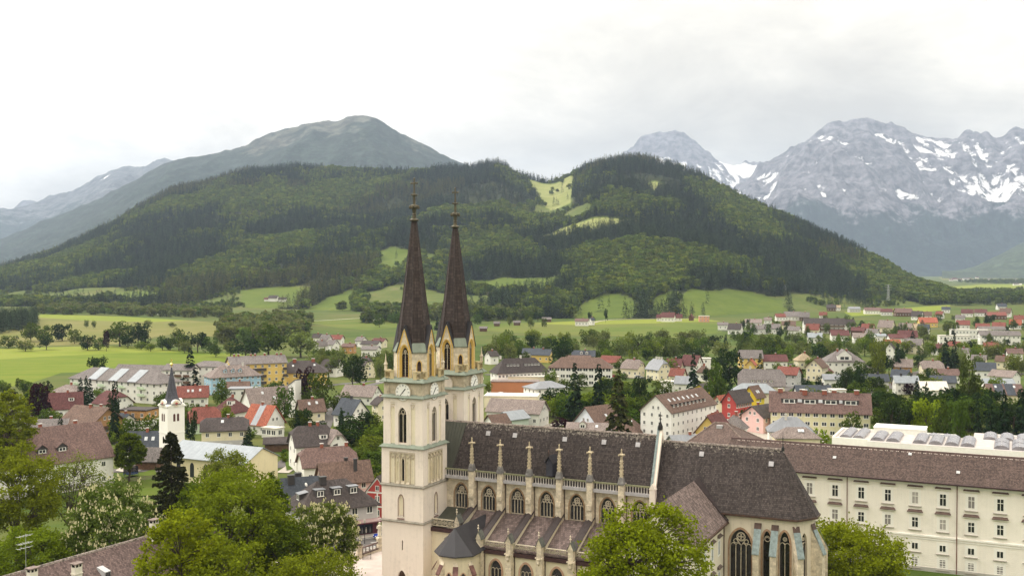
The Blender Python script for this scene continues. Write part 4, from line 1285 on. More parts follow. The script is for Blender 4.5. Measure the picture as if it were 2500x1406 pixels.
nr.quad((-6.5,14.65,19.25),(-6.5,7.55,19.25),(-6.5,RV,28.0),(-6.5,RV,28.0))
roofn = nr.build('nave_roof',M_nroof,church)
ridge_tiles(roofn,-6.3,62,RV,27.86)
m = MB()
sl = (28.0 - 19.25)/(RV - 7.55)
pt = lambda u,v: (u,v - 0.05,19.25 + (v - 7.55)*sl + 0.02)
m.quad(pt(-2.5,7.6),pt(0.75,7.6),pt(2.3,RV),pt(-2.5,RV))
for i in range(7):
 u0 = -1.6 + i*0.45; u1 = -1.6 + i*0.62
 a,b = pt(u0,7.7),pt(u1,RV - 0.1)
 m.tube([(a[0],a[1] - 0.03,a[2]),(b[0],b[1] - 0.03,b[2])],0.035,4)
m.build('green_sheet_roofing',M_green,roofn)
def roof_hatch(u,v,w=0.75,h=0.75):
 z = 19.25 + (v - 7.55)*sl
 m = MB()
 d = Vector((0,1,sl)).normalized(); n_ = Vector((0,-sl,1)).normalized()
 P = lambda a,b,o: tuple(Vector((u,v,z)) + Vector((a,0,0)) + d*b + n_*o)
 m.hexa([P(-w/2,0,0),P(w/2,0,0),P(-w/2,h,0),P(w/2,h,0),P(-w/2,0,0.12),P(w/2,0,0.12),P(-w/2,h,0.12),P(w/2,h,0.12)])
 m.build('roof_hatch',M_lead,roofn)
for u in (6.6,11.6,20.6,27.4,33.1):
 roof_hatch(u,10.3)
# dormer hatch with its own little gable
m = MB()
m.box(18.8,19.9,6.9,8.8,20.9,23.0)
m.prism([(18.8,23.0),(19.9,23.0),(19.35,23.9)],lambda a,z,o: (a,o,z),6.9,9.0)
dm = m.build('dormer',M_darkwood,roofn)
m = MB()
for s in (-1,1):
 m.hexa([(19.35,6.6,24.05),(19.35,9.4,24.05),(19.35 + s*0.75,6.6,22.85),(19.35 + s*0.75,9.4,22.85),
   (19.35,6.6,24.15),(19.35,9.4,24.15),(19.35 + s*0.80,6.6,22.92),(19.35 + s*0.80,9.4,22.92)])
m.build('dormer_roof',M_slate,dm)
m = MB()
m.lathe(19.35,6.7,[(0.04,24.0),(0.04,24.7),(0.14,24.8),(0.03,25.2)],6)
m.build('dormer_finial',M_bronze,dm)
# clerestory parapet: gutter, balusters one by one, rail
m = MB()
m.box(-0.4,36.3,7.12,8.0,18.95,19.42)
m.build('gutter_cornice',M_lead,church)
m = MB()
m.box(-0.4,36.3,7.25,7.55,20.38,20.6)
m.build('parapet_rail',flat('mossy_rail',(0.22,0.22,0.13),0.85,var=0.2),church)
bm_ = MB()
bm_.lathe(0,0,[(0.11,0),(0.11,0.12),(0.075,0.2),(0.075,0.75),(0.12,0.86),(0.12,0.97)],5)
bal = bm_.mesh('baluster',flat('baluster_stone',(0.50,0.46,0.42),0.85,var=0.1))
u = 0.2
while u < 36.0:
 if all(abs(u - b) > 0.6 for b in BAY):
  ob('baluster',bal,church,(u,7.4,19.42))
 u += 0.46
# wall piers and pinnacles
def pinnacle_mesh():
 m = MB()
 m.lathe(0,0,[(0.36,0),(0.34,0.2),(0.24,3.0),(0.34,3.05),(0.22,3.3),(0.18,3.9),(0.52,4.05),(0.52,4.18),(0.15,4.3),(0.10,4.7),(0.14,4.85),(0.02,5.1)],4,math.pi/4)
 for z in (0.55,1.1,1.65,2.2,2.75):
  r = 0.34 - z*0.035
  for k in range(4):
   a = math.pi/4 + k*math.pi/2
   m.lathe(r*math.cos(a)*1.15,r*math.sin(a)*1.15,[(0.02,z - 0.1),(0.10,z),(0.02,z + 0.12)],4)
 for k in range(4):
  a = math.pi/4 + k*math.pi/2
  m.lathe(0.5*math.cos(a),0.5*math.sin(a),[(0.03,3.9),(0.13,4.05),(0.05,4.25)],5)
 return m.mesh('pinnacle',flat('pinnacle_stone',(0.50,0.42,0.29),0.9,var=0.3,scale=3))
pm = pinnacle_mesh()
for b in BAY:
 m = MB()
 m.box(b - 0.46,b + 0.46,6.75,8.05,12.5,20.7)
 m.box(b - 0.42,b - 0.02 + 0.44,6.5,6.76,16.1,16.9)
 pr = m.build('wall_pier',M_stone,church)
 m = MB()
 m.lathe(b,7.05,[(0.72,20.6),(0.72,20.75),(0.42,21.75)],4,math.pi/4)
 m.prism([(b - 0.55,20.5),(b + 0.55,20.5),(b,21.6)],lambda a,z,o: (a,o,z),6.62,6.78)
 m.build('pier_cap',flat('grey_cap',(0.20,0.19,0.185),0.7,var=0.3),pr)
 ob('pinnacle',pm,church,(b,7.05,21.1))
 m = MB()
 m.tube([(b + 0.58,7.9,19.0),(b + 0.58,7.9,12.8)],0.06,5)
 m.build('downpipe',M_bronze,church)
# east gable coping with cross
m = MB()
for s,v0 in ((1,7.3),(-1,14.9)):
 m.hexa([(36.2,v0,18.6),(36.95,v0,18.6),(36.2,RV,28.1),(36.95,RV,28.1),
   (36.2,v0 - s*0.15,19.5),(36.95,v0 - s*0.15,19.5),(36.2,RV,29.3),(36.95,RV,29.3)])
m.box(36.1,37.0,7.0,7.9,17.6,20.2)
m.prism([(36.0,20.2),(37.1,20.2),(36.55,21.1)],lambda a,z,o: (a,o,z),6.95,7.9)
cg = m.build('gable_coping',[M_cream],church)
m = MB()
m.hexa([(36.1,7.3,20.0),(36.5,7.3,20.0),(36.1,RV,29.34),(36.5,RV,29.34),
  (36.1,7.25,20.06),(36.5,7.25,20.06),(36.1,RV,29.42),(36.5,RV,29.42)])
m.build('coping_copper',M_verd,cg)
m = MB()
m.lathe(36.55,RV,[(0.45,28.9),(0.38,29.5),(0.10,30.2),(0.10,30.5),(0.24,30.6),(0.06,30.75),(0.05,31.7)],6)
m.box(36.25,36.85,RV - 0.06,RV + 0.06,31.05,31.2)
m.build('gable_cross',M_black,cg)
# ---- choir with polygonal apse
CV = 11.8; CE = 17.75
ap = [(36.9,7.73),(58.1,7.80),(60.0,10.7),(60.0,12.9),(58.1,15.8),(36.9,15.87)]
fnC = lambda a,z,o: (a,7.73 - o,z)
cw = MB()
hol = [arch(50.05,3.25,3.0,12.9,15.45,8),arch(53.95,1.25,3.0,13.9,15.6,6),arch(56.5,1.5,3.0,13.7,15.75,6)]
cw.wall(fnC,[(36.9,0),(58.1,0),(58.1,CE),(36.9,CE)],hol,0.6)
def seg_frame(p,q,off=0.0):
 p = Vector(p); q = Vector(q); d = (q - p).normalized(); n_ = Vector((d.y,-d.x)); mid = (p + q)/2
 return (lambda a,z,o: (mid.x + d.x*a + n_.x*(o + off),mid.y + d.y*a + n_.y*(o + off),z)),(q - p).length/2
for i in (1,2,3):
 fn,hw = seg_frame(ap[i],ap[i + 1])
 w_ = 1.25 if i != 2 else 1.1
 h_ = arch(0,w_,3.0,13.7,15.5,6)
 cw.wall(fn,[(-hw,0),(hw,0),(hw,CE),(-hw,CE)],[h_],0.5)
 if i < 3:
  lancet(church,fn,0,w_,3.0,13.7,15.5,0.5,2,False,M_dgl,sill=False,rich=True)
cw.quad((36.9,15.87,0),(58.1,15.8,0),(58.1,15.8,CE),(36.9,15.87,CE))
cw.build('choir_wall',plaster((0.66,0.59,0.48),0.16),church)
lancet(church,fnC,50.05,3.1,3.0,12.85,15.3,0.6,4,False,M_dgl,sill=False)
lancet(church,fnC,53.95,1.2,3.0,13.9,15.5,0.6,1,False,M_dgl,sill=False,rich=True)
lancet(church,fnC,56.5,1.45,3.0,13.65,15.6,0.6,2,False,M_dgl,sill=False,rich=True)
for c,w_,zs,za in ((50.05,3.25,12.9,15.45),(53.95,1.25,13.9,15.6),(56.5,1.5,13.7,15.75)):
 m = MB(); moulding(m,fnC,c,w_,3.0,zs,za,((0.12,0,0.07),(0.30,0,0.02)))
 m.build('window_moulding',flat('red_moulding',(0.40,0.26,0.17),0.85,var=0.2),church)
cr = MB()
rp = [(36.7,7.25),(58.35,7.30),(60.6,10.5),(60.6,13.1),(58.35,16.3),(36.7,16.35)]
E0,E1 = (36.6,CV,27.1),(55.35,CV,27.1)
z_ = CE
P3 = [(a,b,z_) for a,b in rp]
cr.quad(P3[0],(55.35,7.29,z_),E1,E0)
cr.poly([(55.35,7.29,z_),P3[1],E1]); cr.poly([P3[1],P3[2],E1]); cr.poly([P3[2],P3[3],E1]); cr.poly([P3[3],P3[4],E1])
cr.quad(P3[4],P3[5],E0,E1)
roofc = cr.build('choir_roof',M_croof,church)
m = MB()
n_ = len(P3)
for i in range(5):
 a,b = P3[i],P3[i + 1]
 fn,hw = seg_frame(a[:2],b[:2])
 m.prism([(-hw - 0.08,CE - 0.30),(hw + 0.08,CE - 0.30),(hw + 0.08,CE - 0.02),(-hw - 0.08,CE - 0.02)],fn,-0.14,0.12)
m.build('eaves_gutter',M_bronze,church)
ridge_tiles(roofc,36.8,27,CV,26.96)
m = MB()
m.lathe(55.4,CV,[(0.28,26.9),(0.20,27.4),(0.07,27.6),(0.06,28.6),(0.16,28.7),(0.03,28.9),(0.02,29.7)],6)
m.build('choir_finial',M_black,church)
sl2 = (27.1 - CE)/(CV - 7.27)
for u,v in ((43.2,10.9),(53.9,10.6)):
 z = CE + (v - 7.27)*sl2
 d = Vector((0,1,sl2)).normalized(); nn = Vector((0,-sl2,1)).normalized()
 P = lambda a,b,o: tuple(Vector((u,v,z)) + Vector((a,0,0)) + d*b + nn*o)
 m = MB(); m.hexa([P(-.36,0,0),P(.36,0,0),P(-.36,.75,0),P(.36,.75,0),P(-.36,0,.12),P(.36,0,.12),P(-.36,.75,.12),P(.36,.75,.12)])
 m.build('roof_hatch',M_lead,roofc)
def choir_buttress(p,dirn):
 d = Vector(dirn).normalized(); s = Vector((-d.y,d.x)); p = Vector(p)
 P = lambda a,o,z: (p.x + s.x*a + d.x*o,p.y + s.y*a + d.y*o,z)
 m = MB()
 w = 0.45
 m.hexa([P(-w,-0.3,0),P(w,-0.3,0),P(-w,1.75,0),P(w,1.75,0),P(-w,-0.3,16.4),P(w,-0.3,16.4),P(-w,1.75,12.75),P(w,1.75,12.75)])
 b = m.build('buttress',M_stone,church)
 m = MB()
 def slab(o0,o1,k):
  zf = lambda o: 16.5 - (o)*(16.5 - 12.75)/1.75 + 0.06
  m.mat(k).hexa([P(-w - .08,o0,zf(o0)),P(w + .08,o0,zf(o0)),P(-w - .08,o1,zf(o1)),P(w + .08,o1,zf(o1)),
    P(-w - .08,o0,zf(o0) + .1),P(w + .08,o0,zf(o0) + .1),P(-w - .08,o1,zf(o1) + .1),P(w + .08,o1,zf(o1) + .1)])
 slab(0.0,0.38,1); slab(0.38,1.95,0)
 m.build('buttress_cap',[M_verd,M_bronze],b)
for p,d in (((52.65,7.73),(0,-1)),((55.15,7.75),(0,-1)),((58.1,7.9),(0.55,-0.83)),((60.0,10.8),(0.95,-0.3)),((60,12.9),(0.95,0.3))):
 choir_buttress(p,d)
# ---- aisle: outer wall, sloping roofs between buttress fins, pierced parapets
AV = 0.45
fnA = lambda a,z,o: (a,AV - o,z)
aw = MB()
ac = [13.0,18.25,23.5,28.8,34.0]
ah = [arch(c,2.0,2.5,6.6,8.2,7) for c in ac]
aw.wall(fnA,[(10.4,0),(38.6,0),(38.6,9.7),(10.4,9.7)],ah,0.4)
fnA1 = lambda a,z,o: (a,2.77 - o,z)
aw.wall(fnA1,[(0.0,0),(5.3,0),(5.3,11.6),(0.0,11.6)],[],0.3)
aw.quad((5.3,2.77,0),(5.3,-2.5,0),(5.3,-2.5,11.6),(5.3,2.77,11.6))
aw.build('aisle_wall',plaster((0.69,0.62,0.47),0.10),church)
for c in ac:
 lancet(church,fnA,c,1.85,2.55,6.6,8.05,0.4,3,False,M_lead_gl,sill=False)
for c in ac:
 m = MB(); moulding(m,fnA,c,2.0,2.5,6.6,8.2,((0.16,0,0.10),(0.30,0,0.03)))
 m.build('window_moulding',flat('rose_moulding',(0.48,0.31,0.22),0.85,var=0.15),church)
fins = [5.24 + 5.24*k for k in range(7)]
for i in range(1,6):
 u0,u1 = fins[i] + 0.4,fins[i + 1] - 0.4
 ar = MB(); ar.hexa([(u0,0.3,9.9),(u1,0.3,9.9),(u0,8.0,13.55),(u1,8.0,13.55),(u0,0.3,10.25),(u1,0.3,10.25),(u0,8.0,13.9),(u1,8.0,13.9)])
 ar.build('aisle_roof',tiles((0.150,0.112,0.104),2.2,0.4,0.10),church)
ar = MB()
ar.hexa([(5.7,0.3,9.9),(10.0,0.3,9.9),(5.7,8.0,13.55),(10.0,8.0,13.55),(5.7,0.3,10.25),(10.0,0.3,10.25),(5.7,8.0,13.9),(10.0,8.0,13.9)])
ar.build('aisle_roof',tiles((0.150,0.112,0.104),2.2,0.4,0.10),church)
m = MB()
m.hexa([(0.05,2.9,11.7),(4.85,2.9,11.7),(0.05,8,13.55),(4.85,8,13.55),(0.05,2.9,12.0),(4.85,2.9,12.0),(0.05,8,13.9),(4.85,8,13.9)])
m.build('aisle_sheet_roof',M_green,church)
for i,u in enumerate(fins[:6]):
 v0 = 2.4 if i == 0 else 0.2
 z0 = 12.7 if i == 0 else 11.45
 m = MB()
 m.hexa([(u - 0.40,v0,z0 - 4),(u + 0.40,v0,z0 - 4),(u - 0.40,7.9,12.4),(u + 0.40,7.9,12.4),(u - 0.40,v0,z0),(u + 0.40,v0,z0),(u - 0.40,7.9,14.75),(u + 0.40,7.9,14.75)])
 fb = m.build('flying_buttress',M_pale,church)
 m = MB(); h_ = 0.66
 for s in (-1,1):
  m.quad((u + s*h_,v0 - 0.1,z0 + 0.02),(u + s*h_,7.9,14.77),(u,7.9,15.10),(u,v0 - 0.1,z0 + 0.35))
  m.quad((u + s*h_,v0 - 0.1,z0 - 0.10),(u + s*h_,7.9,14.65),(u + s*h_,7.9,14.77),(u + s*h_,v0 - 0.1,z0 + 0.02))
 m.poly([(u - h_,v0 - 0.1,z0),(u + h_,v0 - 0.1,z0),(u,v0 - 0.1,z0 + 0.35)])
 m.build('buttress_cap',M_ibeam,fb)
def pier_top(u,v,zb,zt):
 """outer pier with a steep gablet and a little finial"""
 m = MB()
 m.box(u - 0.5,u + 0.5,v,v + 1.5,0,zb)
 m.box(u - 0.40,u + 0.40,v + 0.05,v + 1.5,zb,zt)
 p = m.build('outer_pier',M_stone,church)
 m = MB()
 m.prism([(u - 0.5,zt),(u + 0.5,zt),(u,zt + 1.15)],lambda a,z,o: (a,o,z),v - 0.02,v + 0.1)
 m.mat(1)
 for s in (-1,1):
  m.hexa([(u,v - 0.1,zt + 1.2),(u,v + 1.35,zt + 1.2),(u + s*0.58,v - 0.1,zt - 0.1),(u + s*0.58,v + 1.35,zt - 0.1),
    (u,v - 0.1,zt + 1.3),(u,v + 1.35,zt + 1.3),(u + s*0.64,v - 0.1,zt - 0.06),(u + s*0.64,v + 1.35,zt - 0.06)])
 m.build('gablet',[M_stone,flat('weathered_green_sheet',(0.115,0.12,0.105),0.7,var=0.3)],p)
 m = MB()
 m.lathe(u,v + 0.05,[(0.05,zt + 1.1),(0.07,zt + 1.6),(0.20,zt + 1.75),(0.07,zt + 1.85),(0.05,zt + 2.0),(0.14,zt + 2.1),(0.02,zt + 2.35)],6)
 m.build('pier_finial',M_stone,p)
 m = MB()
 m.box(u - 0.62,u + 0.62,v - 0.12,v + 0.3,zb - 0.18,zb)
 m.lathe(u,v - 0.15,[(0.08,zb - 1.2),(0.26,zb - 0.9),(0.2,zb - 0.5),(0.3,zb - 0.2)],6)
 m.build('gargoyle_corbel',M_stone,p)
for u in fins[1:6]:
 pier_top(u,-0.75,9.8,11.5)
pier_top(fins[0],1.75,11.6,13.0)
for i in range(6):
 m = MB()
 if i: quatre(m,fnA,fins[i] + 0.5,fins[i + 1] - 0.5,9.95,11.12,-0.14,0.05,5)
 else: quatre(m,fnA1,0.05,4.75,11.85,13.05,-0.14,0.05,5)
 m.build('pierced_parapet',flat('parapet_stone',(0.53,0.47,0.36),0.85,var=0.15),church)
m = MB()
m.box(10.4,38.6,AV - 0.35,AV + 0.2,9.15,9.75)
m.build('aisle_gutter',flat('wine_sheet',(0.060,0.030,0.030),0.5,var=0.2),church)
m = MB()
m.box(0.02,4.8,2.77 - 0.38,2.9,11.0,11.6)
m.build('aisle_gutter',flat('wine_sheet',(0.060,0.030,0.030),0.5,var=0.2),church)
for u in fins[1:5]:
 m = MB(); m.tube([(u + 0.62,AV - 0.12,9.2),(u + 0.62,AV - 0.12,0.2)],0.06,5)
 m.build('downpipe',M_bronze,church)
# ---- side chapel with polygonal end and dark sheet roof
cc = (7.82,-2.55)
oc = lambda r,z,k0=0: [(cc[0] + r*math.cos(R(22.5 + 45*k)),cc[1] + r*math.sin(R(22.5 + 45*k)),z) for k in range(8)]
m = MB()
m.rings([oc(3.05,0),oc(3.05,9.9)],False,False)
m.box(5.05,10.6,-2.5,3.5,0,9.9)
chp = m.build('chapel_wall',plaster((0.70,0.62,0.46),0.10),church)
m = MB()
eav = oc(3.75,9.75)
apx = (7.82,-3.6,13.6)
back = (7.82,6.9,13.6)
order = [7,6,5,4]
for k in (4,5,6):
 m.poly([eav[k],eav[(k + 1) % 8],apx])
m.poly([eav[3],eav[4],apx]); m.poly([eav[7],eav[0],apx])
m.poly([(cc[0] - 3.46,3.5,9.75),eav[3],apx,back,(7.82 - 1.0,6.9,12.4)])
m.poly([eav[0],(cc[0] + 3.46,3.5,9.75),(7.82 + 1.0,6.9,12.4),back,apx])
for k in (3,4,5,6,7):
 a,b = eav[k],eav[(k + 1) % 8]
 m.quad(a,b,(b[0],b[1],b[2] - 0.16),(a[0],a[1],a[2] - 0.16))
m.poly([(p[0],p[1],p[2] - 0.16) for p in eav])
m.build('chapel_roof',M_slate,church)
for k in (4,5,6,7):
 a = R(22.5 + 45*k)
 d = Vector((math.cos(a),math.sin(a)))
 s = Vector((-d.y,d.x))
 P = lambda q,o,z: (cc[0] + d.x*o + s.x*q,cc[1] + d.y*o + s.y*q,z)
 m = MB()
 m.hexa([P(-.35,2.8,0),P(.35,2.8,0),P(-.35,4.0,0),P(.35,4.0,0),P(-.35,2.8,8.9),P(.35,2.8,8.9),P(-.35,4.0,6.9),P(.35,4.0,6.9)])
 b = m.build('chapel_buttress',M_stone,church)
 m = MB()
 m.hexa([P(-.42,3.3,8.0),P(.42,3.3,8.0),P(-.42,4.1,6.7),P(.42,4.1,6.7),P(-.42,3.3,8.2),P(.42,3.3,8.2),P(-.42,4.1,6.95),P(.42,4.1,6.95)])
 m.build('buttress_cap',flat('tile_cap',(0.16,0.08,0.07),0.8,var=0.3),b)
for k in (5,6,7):
 fn,hw = seg_frame(oc(3.05,0)[k][:2],oc(3.05,0)[(k + 1) % 8][:2])
 m = MB(); moulding(m,fn,0,0.9,2.5,5.8,7.0,((0.14,0,0.10),))
 w_ = m.build('chapel_window',flat('rose_moulding',(0.48,0.31,0.22),0.85,var=0.15),church)
 g = MB(); g.poly([fn(a,z,0.02) for a,z in arch(0,0.9,2.5,5.8,7.0,6)]); g.build('pane',M_lead_gl,w_)
# ---- sacristy wing standing across the choir
m = MB()
m.box(38.6,47.6,-11.2,7.7,0,16.6)
m.prism([(38.6,16.6),(47.6,16.6),(43.1,21.6)],lambda a,z,o: (a,o,z),-11.2,7.0)
sac = m.build('sacristy_wall',plaster((0.72,0.67,0.55),0.08),church)
m = MB()
m.quad((48.15,-11.7,16.5),(48.15,7.8,16.5),(43.1,9.6,22.15),(43.1,-11.7,22.15))
m.quad((38.0,7.8,16.5),(38.0,-11.7,16.5),(43.1,-11.7,22.15),(43.1,9.6,22.15))
m.quad((48.15,-11.7,16.3),(48.15,7.8,16.3),(48.15,7.8,16.5),(48.15,-11.7,16.5))
m.build('sacristy_roof',tiles((0.165,0.125,0.115),2.6,0.5,0.10),church)
m = MB()
m.hexa([(43.1,7.2,22.2),(43.3,9.6,22.3),(48.2,6.9,16.6),(48.3,7.8,16.6),(43.1,7.2,22.25),(43.3,9.6,22.35),(48.2,6.9,16.66),(48.3,7.8,16.66)])
m.build('valley_sheet',M_ibeam,church)
m = MB()
m.box(48.1,48.35,-11.7,7.7,16.15,16.42)
m.tube([(47.7,7.2,16.2),(47.7,7.2,0)],0.08,5)
m.build('sacristy_gutter',M_bronze,church)
fnS = lambda a,z,o: (47.6 + o,a,z)
for v in (4.6,0.8,-3.0,-6.8):
 for z in (12.2,7.6,3.0):
  m = MB()
  m.prism([(v - 0.75,z - 0.3),(v + 0.75,z - 0.3),(v + 0.75,z + 2.3),(v - 0.75,z + 2.3)],fnS,-0.05,0.04)
  w_ = m.build('sacristy_window',M_white,church)
  g = MB(); g.prism([(v - 0.45,z),(v + 0.45,z),(v + 0.45,z + 1.9),(v - 0.45,z + 1.9)],fnS,0.0,0.06)
  g.build('pane',flat('pale_pane',(0.42,0.45,0.46),0.3),w_)
  m = MB(); m.hexa([fnS(v - 0.95,z + 2.55,0),fnS(v + 0.95,z + 2.55,0),fnS(v - 0.95,z + 2.55,0.4),fnS(v + 0.95,z + 2.55,0.4),
       fnS(v - 0.85,z + 2.95,0),fnS(v + 0.85,z + 2.95,0),fnS(v - 0.95,z + 2.65,0.4),fnS(v + 0.95,z + 2.65,0.4)])
  m.build('hood',flat('hood_tiles',(0.13,0.10,0.085),0.8,var=0.2),w_)
# ------------------------------------------------------------------ abbey wing (same axes as the church, own origin at its left end)
def L2W(u,v,z=0.0):
 c,s = math.cos(CH_ROT),math.sin(CH_ROT)
 return (CH_LOC[0] + c*u - s*v,CH_LOC[1] + s*u + c*v,z)
M_yel = plaster((0.88,0.825,0.745),0.06)
M_trim = plaster((0.86,0.83,0.77),0.04)
M_wroof = m_churchroof((0.080,0.054,0.046),40.0)
M_hood = flat('hood_tiles',(0.115,0.075,0.062),0.8,var=0.25)
wing = thing('abbey_wing','long cream abbey wing with brown tiled roof and rows of tall hooded windows','building',L2W(36.0,54.0),CH_ROT)
WL = 78.0
m = MB()
m.box(0,WL,0,14,0,16.0)
wl_ = m.build('wall',M_yel,wing)
m = MB()
m.box(-0.02,WL + .02,-0.16,0.0,0,0.75)
m.build('plinth',plaster((0.42,0.40,0.36),0.1),wing)
m = MB()
m.box(0,WL,-0.20,0.0,6.15,6.45)
m.box(0,WL,-0.12,0.0,5.72,5.90)
m.build('string_course',M_trim,wing)
m = MB()
m.box(0,WL,-0.25,0.0,15.35,15.98)
m.build('cornice',M_trim,wing)
for i in range(13):
 z = 1.0 + i*0.36
 m = MB(); m.box(0,WL,-0.035,0.0,z,z + 0.31)
 m.build('rusticated_band',M_yel,wing)
m = MB()
m.quad((-.5,-0.75,16.05),(WL + .5,-0.75,16.05),(WL + .5,7,20.35),(-.5,7,20.35))
m.quad((WL + .5,14.75,16.05),(-.5,14.75,16.05),(-.5,7,20.35),(WL + .5,7,20.35))
m.poly([(WL + .3,0,16.05),(WL + .3,14,16.05),(WL + .3,7,20.2)])
rf = m.build('roof',M_wroof,wing)
m = MB()
m.box(-.6,WL + .6,-0.95,-0.55,15.86,16.12)
m.build('gutter',flat('wine_gutter',(0.055,0.030,0.032),0.5,var=0.2),wing)
m = MB()
m.box(-.5,WL + .5,6.86,7.14,20.27,20.46)
m.build('ridge_capping',flat('ridge_brown',(0.13,0.08,0.075),0.8,var=0.3),rf)
cl = MB(); cl.box(-0.09,0.09,-0.06,0.06,0,0.05)
clm = cl.mesh('ridge_vent',flat('pale_clay',(0.55,0.47,0.42),0.8))
u = 1.0
while u < WL:
 for d in (0,0.3):
  ob('ridge_vent',clm,rf,(u + d,6.42,20.06),rot=(0.51,0,0))
 u += 0.96
for u,v in ((33.2,5.9),(41.6,2.2),(20.0,3.6),(53.0,3.0)):
 z = 16.05 + (v + 0.75)*4.3/7.75
 m = MB(); m.box(-0.3,0.3,-0.35,0.35,0.02,0.16)
 m.build('roof_hatch',flat('hatch_zinc',(0.42,0.42,0.42),0.4),rf,loc=(u,v,z),rot=(0.506,0,0))
for u in (22.86,41.56,60.3):
 m = MB(); m.tube([(u,-0.3,15.9),(u,-0.3,0.1)],0.085,6)
 m.build('downpipe',flat('rust_pipe',(0.15,0.06,0.045),0.6),wing)
curt = [glass((0.02,0.022,0.022)),flat('drawn_blind',(0.40,0.37,0.34),0.6,var=0.1),flat('grey_curtain',(0.24,0.22,0.21),0.6,var=0.1)]
def casement(parent,name,x,z,w,h,cols,rows,pane,sill=True,hood=True,surround=True):
 """window in the wing: painted surround, frame with bars, recessed pane, sill and tiled hood"""
 fn = lambda a,zz,o: (a,-o,zz)
 m = MB()
 if surround:
  m.mat(0)
  s = 0.42
  for r_ in (((-w/2 - s,z - s),(-w/2,z + h + s)),((w/2,z - s),(w/2 + s,z + h + s)),((-w/2,z + h),(w/2,z + h + s)),((-w/2,z - s),(w/2,z))):
   m.box(x + r_[0][0],x + r_[1][0],-0.06,0.0,r_[0][1],r_[1][1])
 m.mat(0)
 t = 0.07
 for r_ in ((-w/2,-w/2 + t,0,h),(w/2 - t,w/2,0,h),(-w/2 + t,w/2 - t,0,t),(-w/2 + t,w/2 - t,h - t,h)):
  m.box(x + r_[0],x + r_[1],-0.085,0.0,z + r_[2],z + r_[3])
 for i in range(1,cols):
  a = x - w/2 + w*i/cols
  m.box(a - 0.045,a + 0.045,-0.075,0.0,z + t,z + h - t)
 for k in rows:
  m.box(x - w/2 + t,x + w/2 - t,-0.08,0.0,z + h*k - 0.05,z + h*k + 0.05)
 win = m.build(name,M_trim,parent)
 m = MB(); m.quad((x - w/2,-0.045,z),(x + w/2,-0.045,z),(x + w/2,-0.045,z + h),(x - w/2,-0.045,z + h))
 m.build('pane',pane,win)
 if sill:
  m = MB(); m.box(x - w/2 - 0.55,x + w/2 + 0.55,-0.28,-0.0,z - 0.52,z - 0.40)
  m.build('sill',flat('sill_sheet',(0.36,0.32,0.28),0.6),win)
 if hood:
  zz = z + h + 0.95
  m = MB(); m.hexa([(x - w/2 - 0.78,-0.48,zz - 0.02),(x + w/2 + 0.78,-0.48,zz - 0.02),(x - w/2 - 0.78,0,zz),(x + w/2 + 0.78,0,zz),
       (x - w/2 - 0.78,-0.48,zz + 0.06),(x + w/2 + 0.78,-0.48,zz + 0.06),(x - w/2 - 0.55,0,zz + 0.42),(x + w/2 + 0.55,0,zz + 0.42)])
  m.build('hood',M_hood,win)
  m = MB(); m.box(x - w/2 - 0.7,x + w/2 + 0.7,-0.36,0,zz - 0.18,zz - 0.025)
  m.build('hood_moulding',M_trim,win)
 return win
for k in range(13):
 x = 11.4 + 4.64*k
 if x > WL - 2: break
 casement(wing,'tall_window',x,11.95,1.12,2.15,2,(0.64,),curt[(0,2,0,1,0,0,1,2)[k % 8] if k < 3 else (0,2,0,0,0,1)[k % 6]])
 casement(wing,'tall_window',x,7.7,1.12,1.85,2,(0.62,),curt[(0,1,2,0,2,0,1,0)[k % 8]])
 casement(wing,'small_window',x,3.74,1.12,1.22,2,(),curt[0],hood=False)
 casement(wing,'low_window',x,0.9,1.05,1.45,2,(0.2,0.5,0.8),curt[2],hood=False)
# ---- pavilion with pyramid roof behind the choir
pav = thing('abbey_pavilion','abbey pavilion with broad brown pyramid roof rising behind the choir ridge','building',L2W(31.0,70.0),CH_ROT)
m = MB(); m.box(-8.0,8.0,-9,9,0,15.6); m.build('wall',M_yel,pav)
m = MB()
a,b = (-1.2,0,21.9),(1.2,0,21.9)
c = [(-9,-10,15.4),(12,-10,15.4),(12,10,15.4),(-9,10,15.4)]
m.quad(c[0],c[1],b,a); m.poly([c[1],c[2],b]); m.quad(c[2],c[3],a,b); m.poly([c[3],c[0],a])
rf = m.build('roof',tiles((0.125,0.088,0.076),3.0,0.3,0.10),pav)
m = MB()
for p,q in ((a,c[0]),(b,c[1]),(a,b),(b,c[2])):
 m.tube([p,q],0.16,5)
m.build('hip_tiles',flat('hip_clay',(0.20,0.15,0.125),0.8,var=0.4),rf)
m = MB(); m.box(-0.5,0.7,-1.6,-0.6,20.6,21.5); m.build('roof_hatch',flat('hatch_zinc',(0.42,0.42,0.42),0.4),rf)
m = MB()
m.prism([(-5.5,16.5),(-2.5,16.5),(-4,18.0)],lambda p,z,o: (p + 4,o,z),-9.2,-5)
m.build('dormer',tiles((0.125,0.088,0.076),3.0,0.3,0.10),rf)
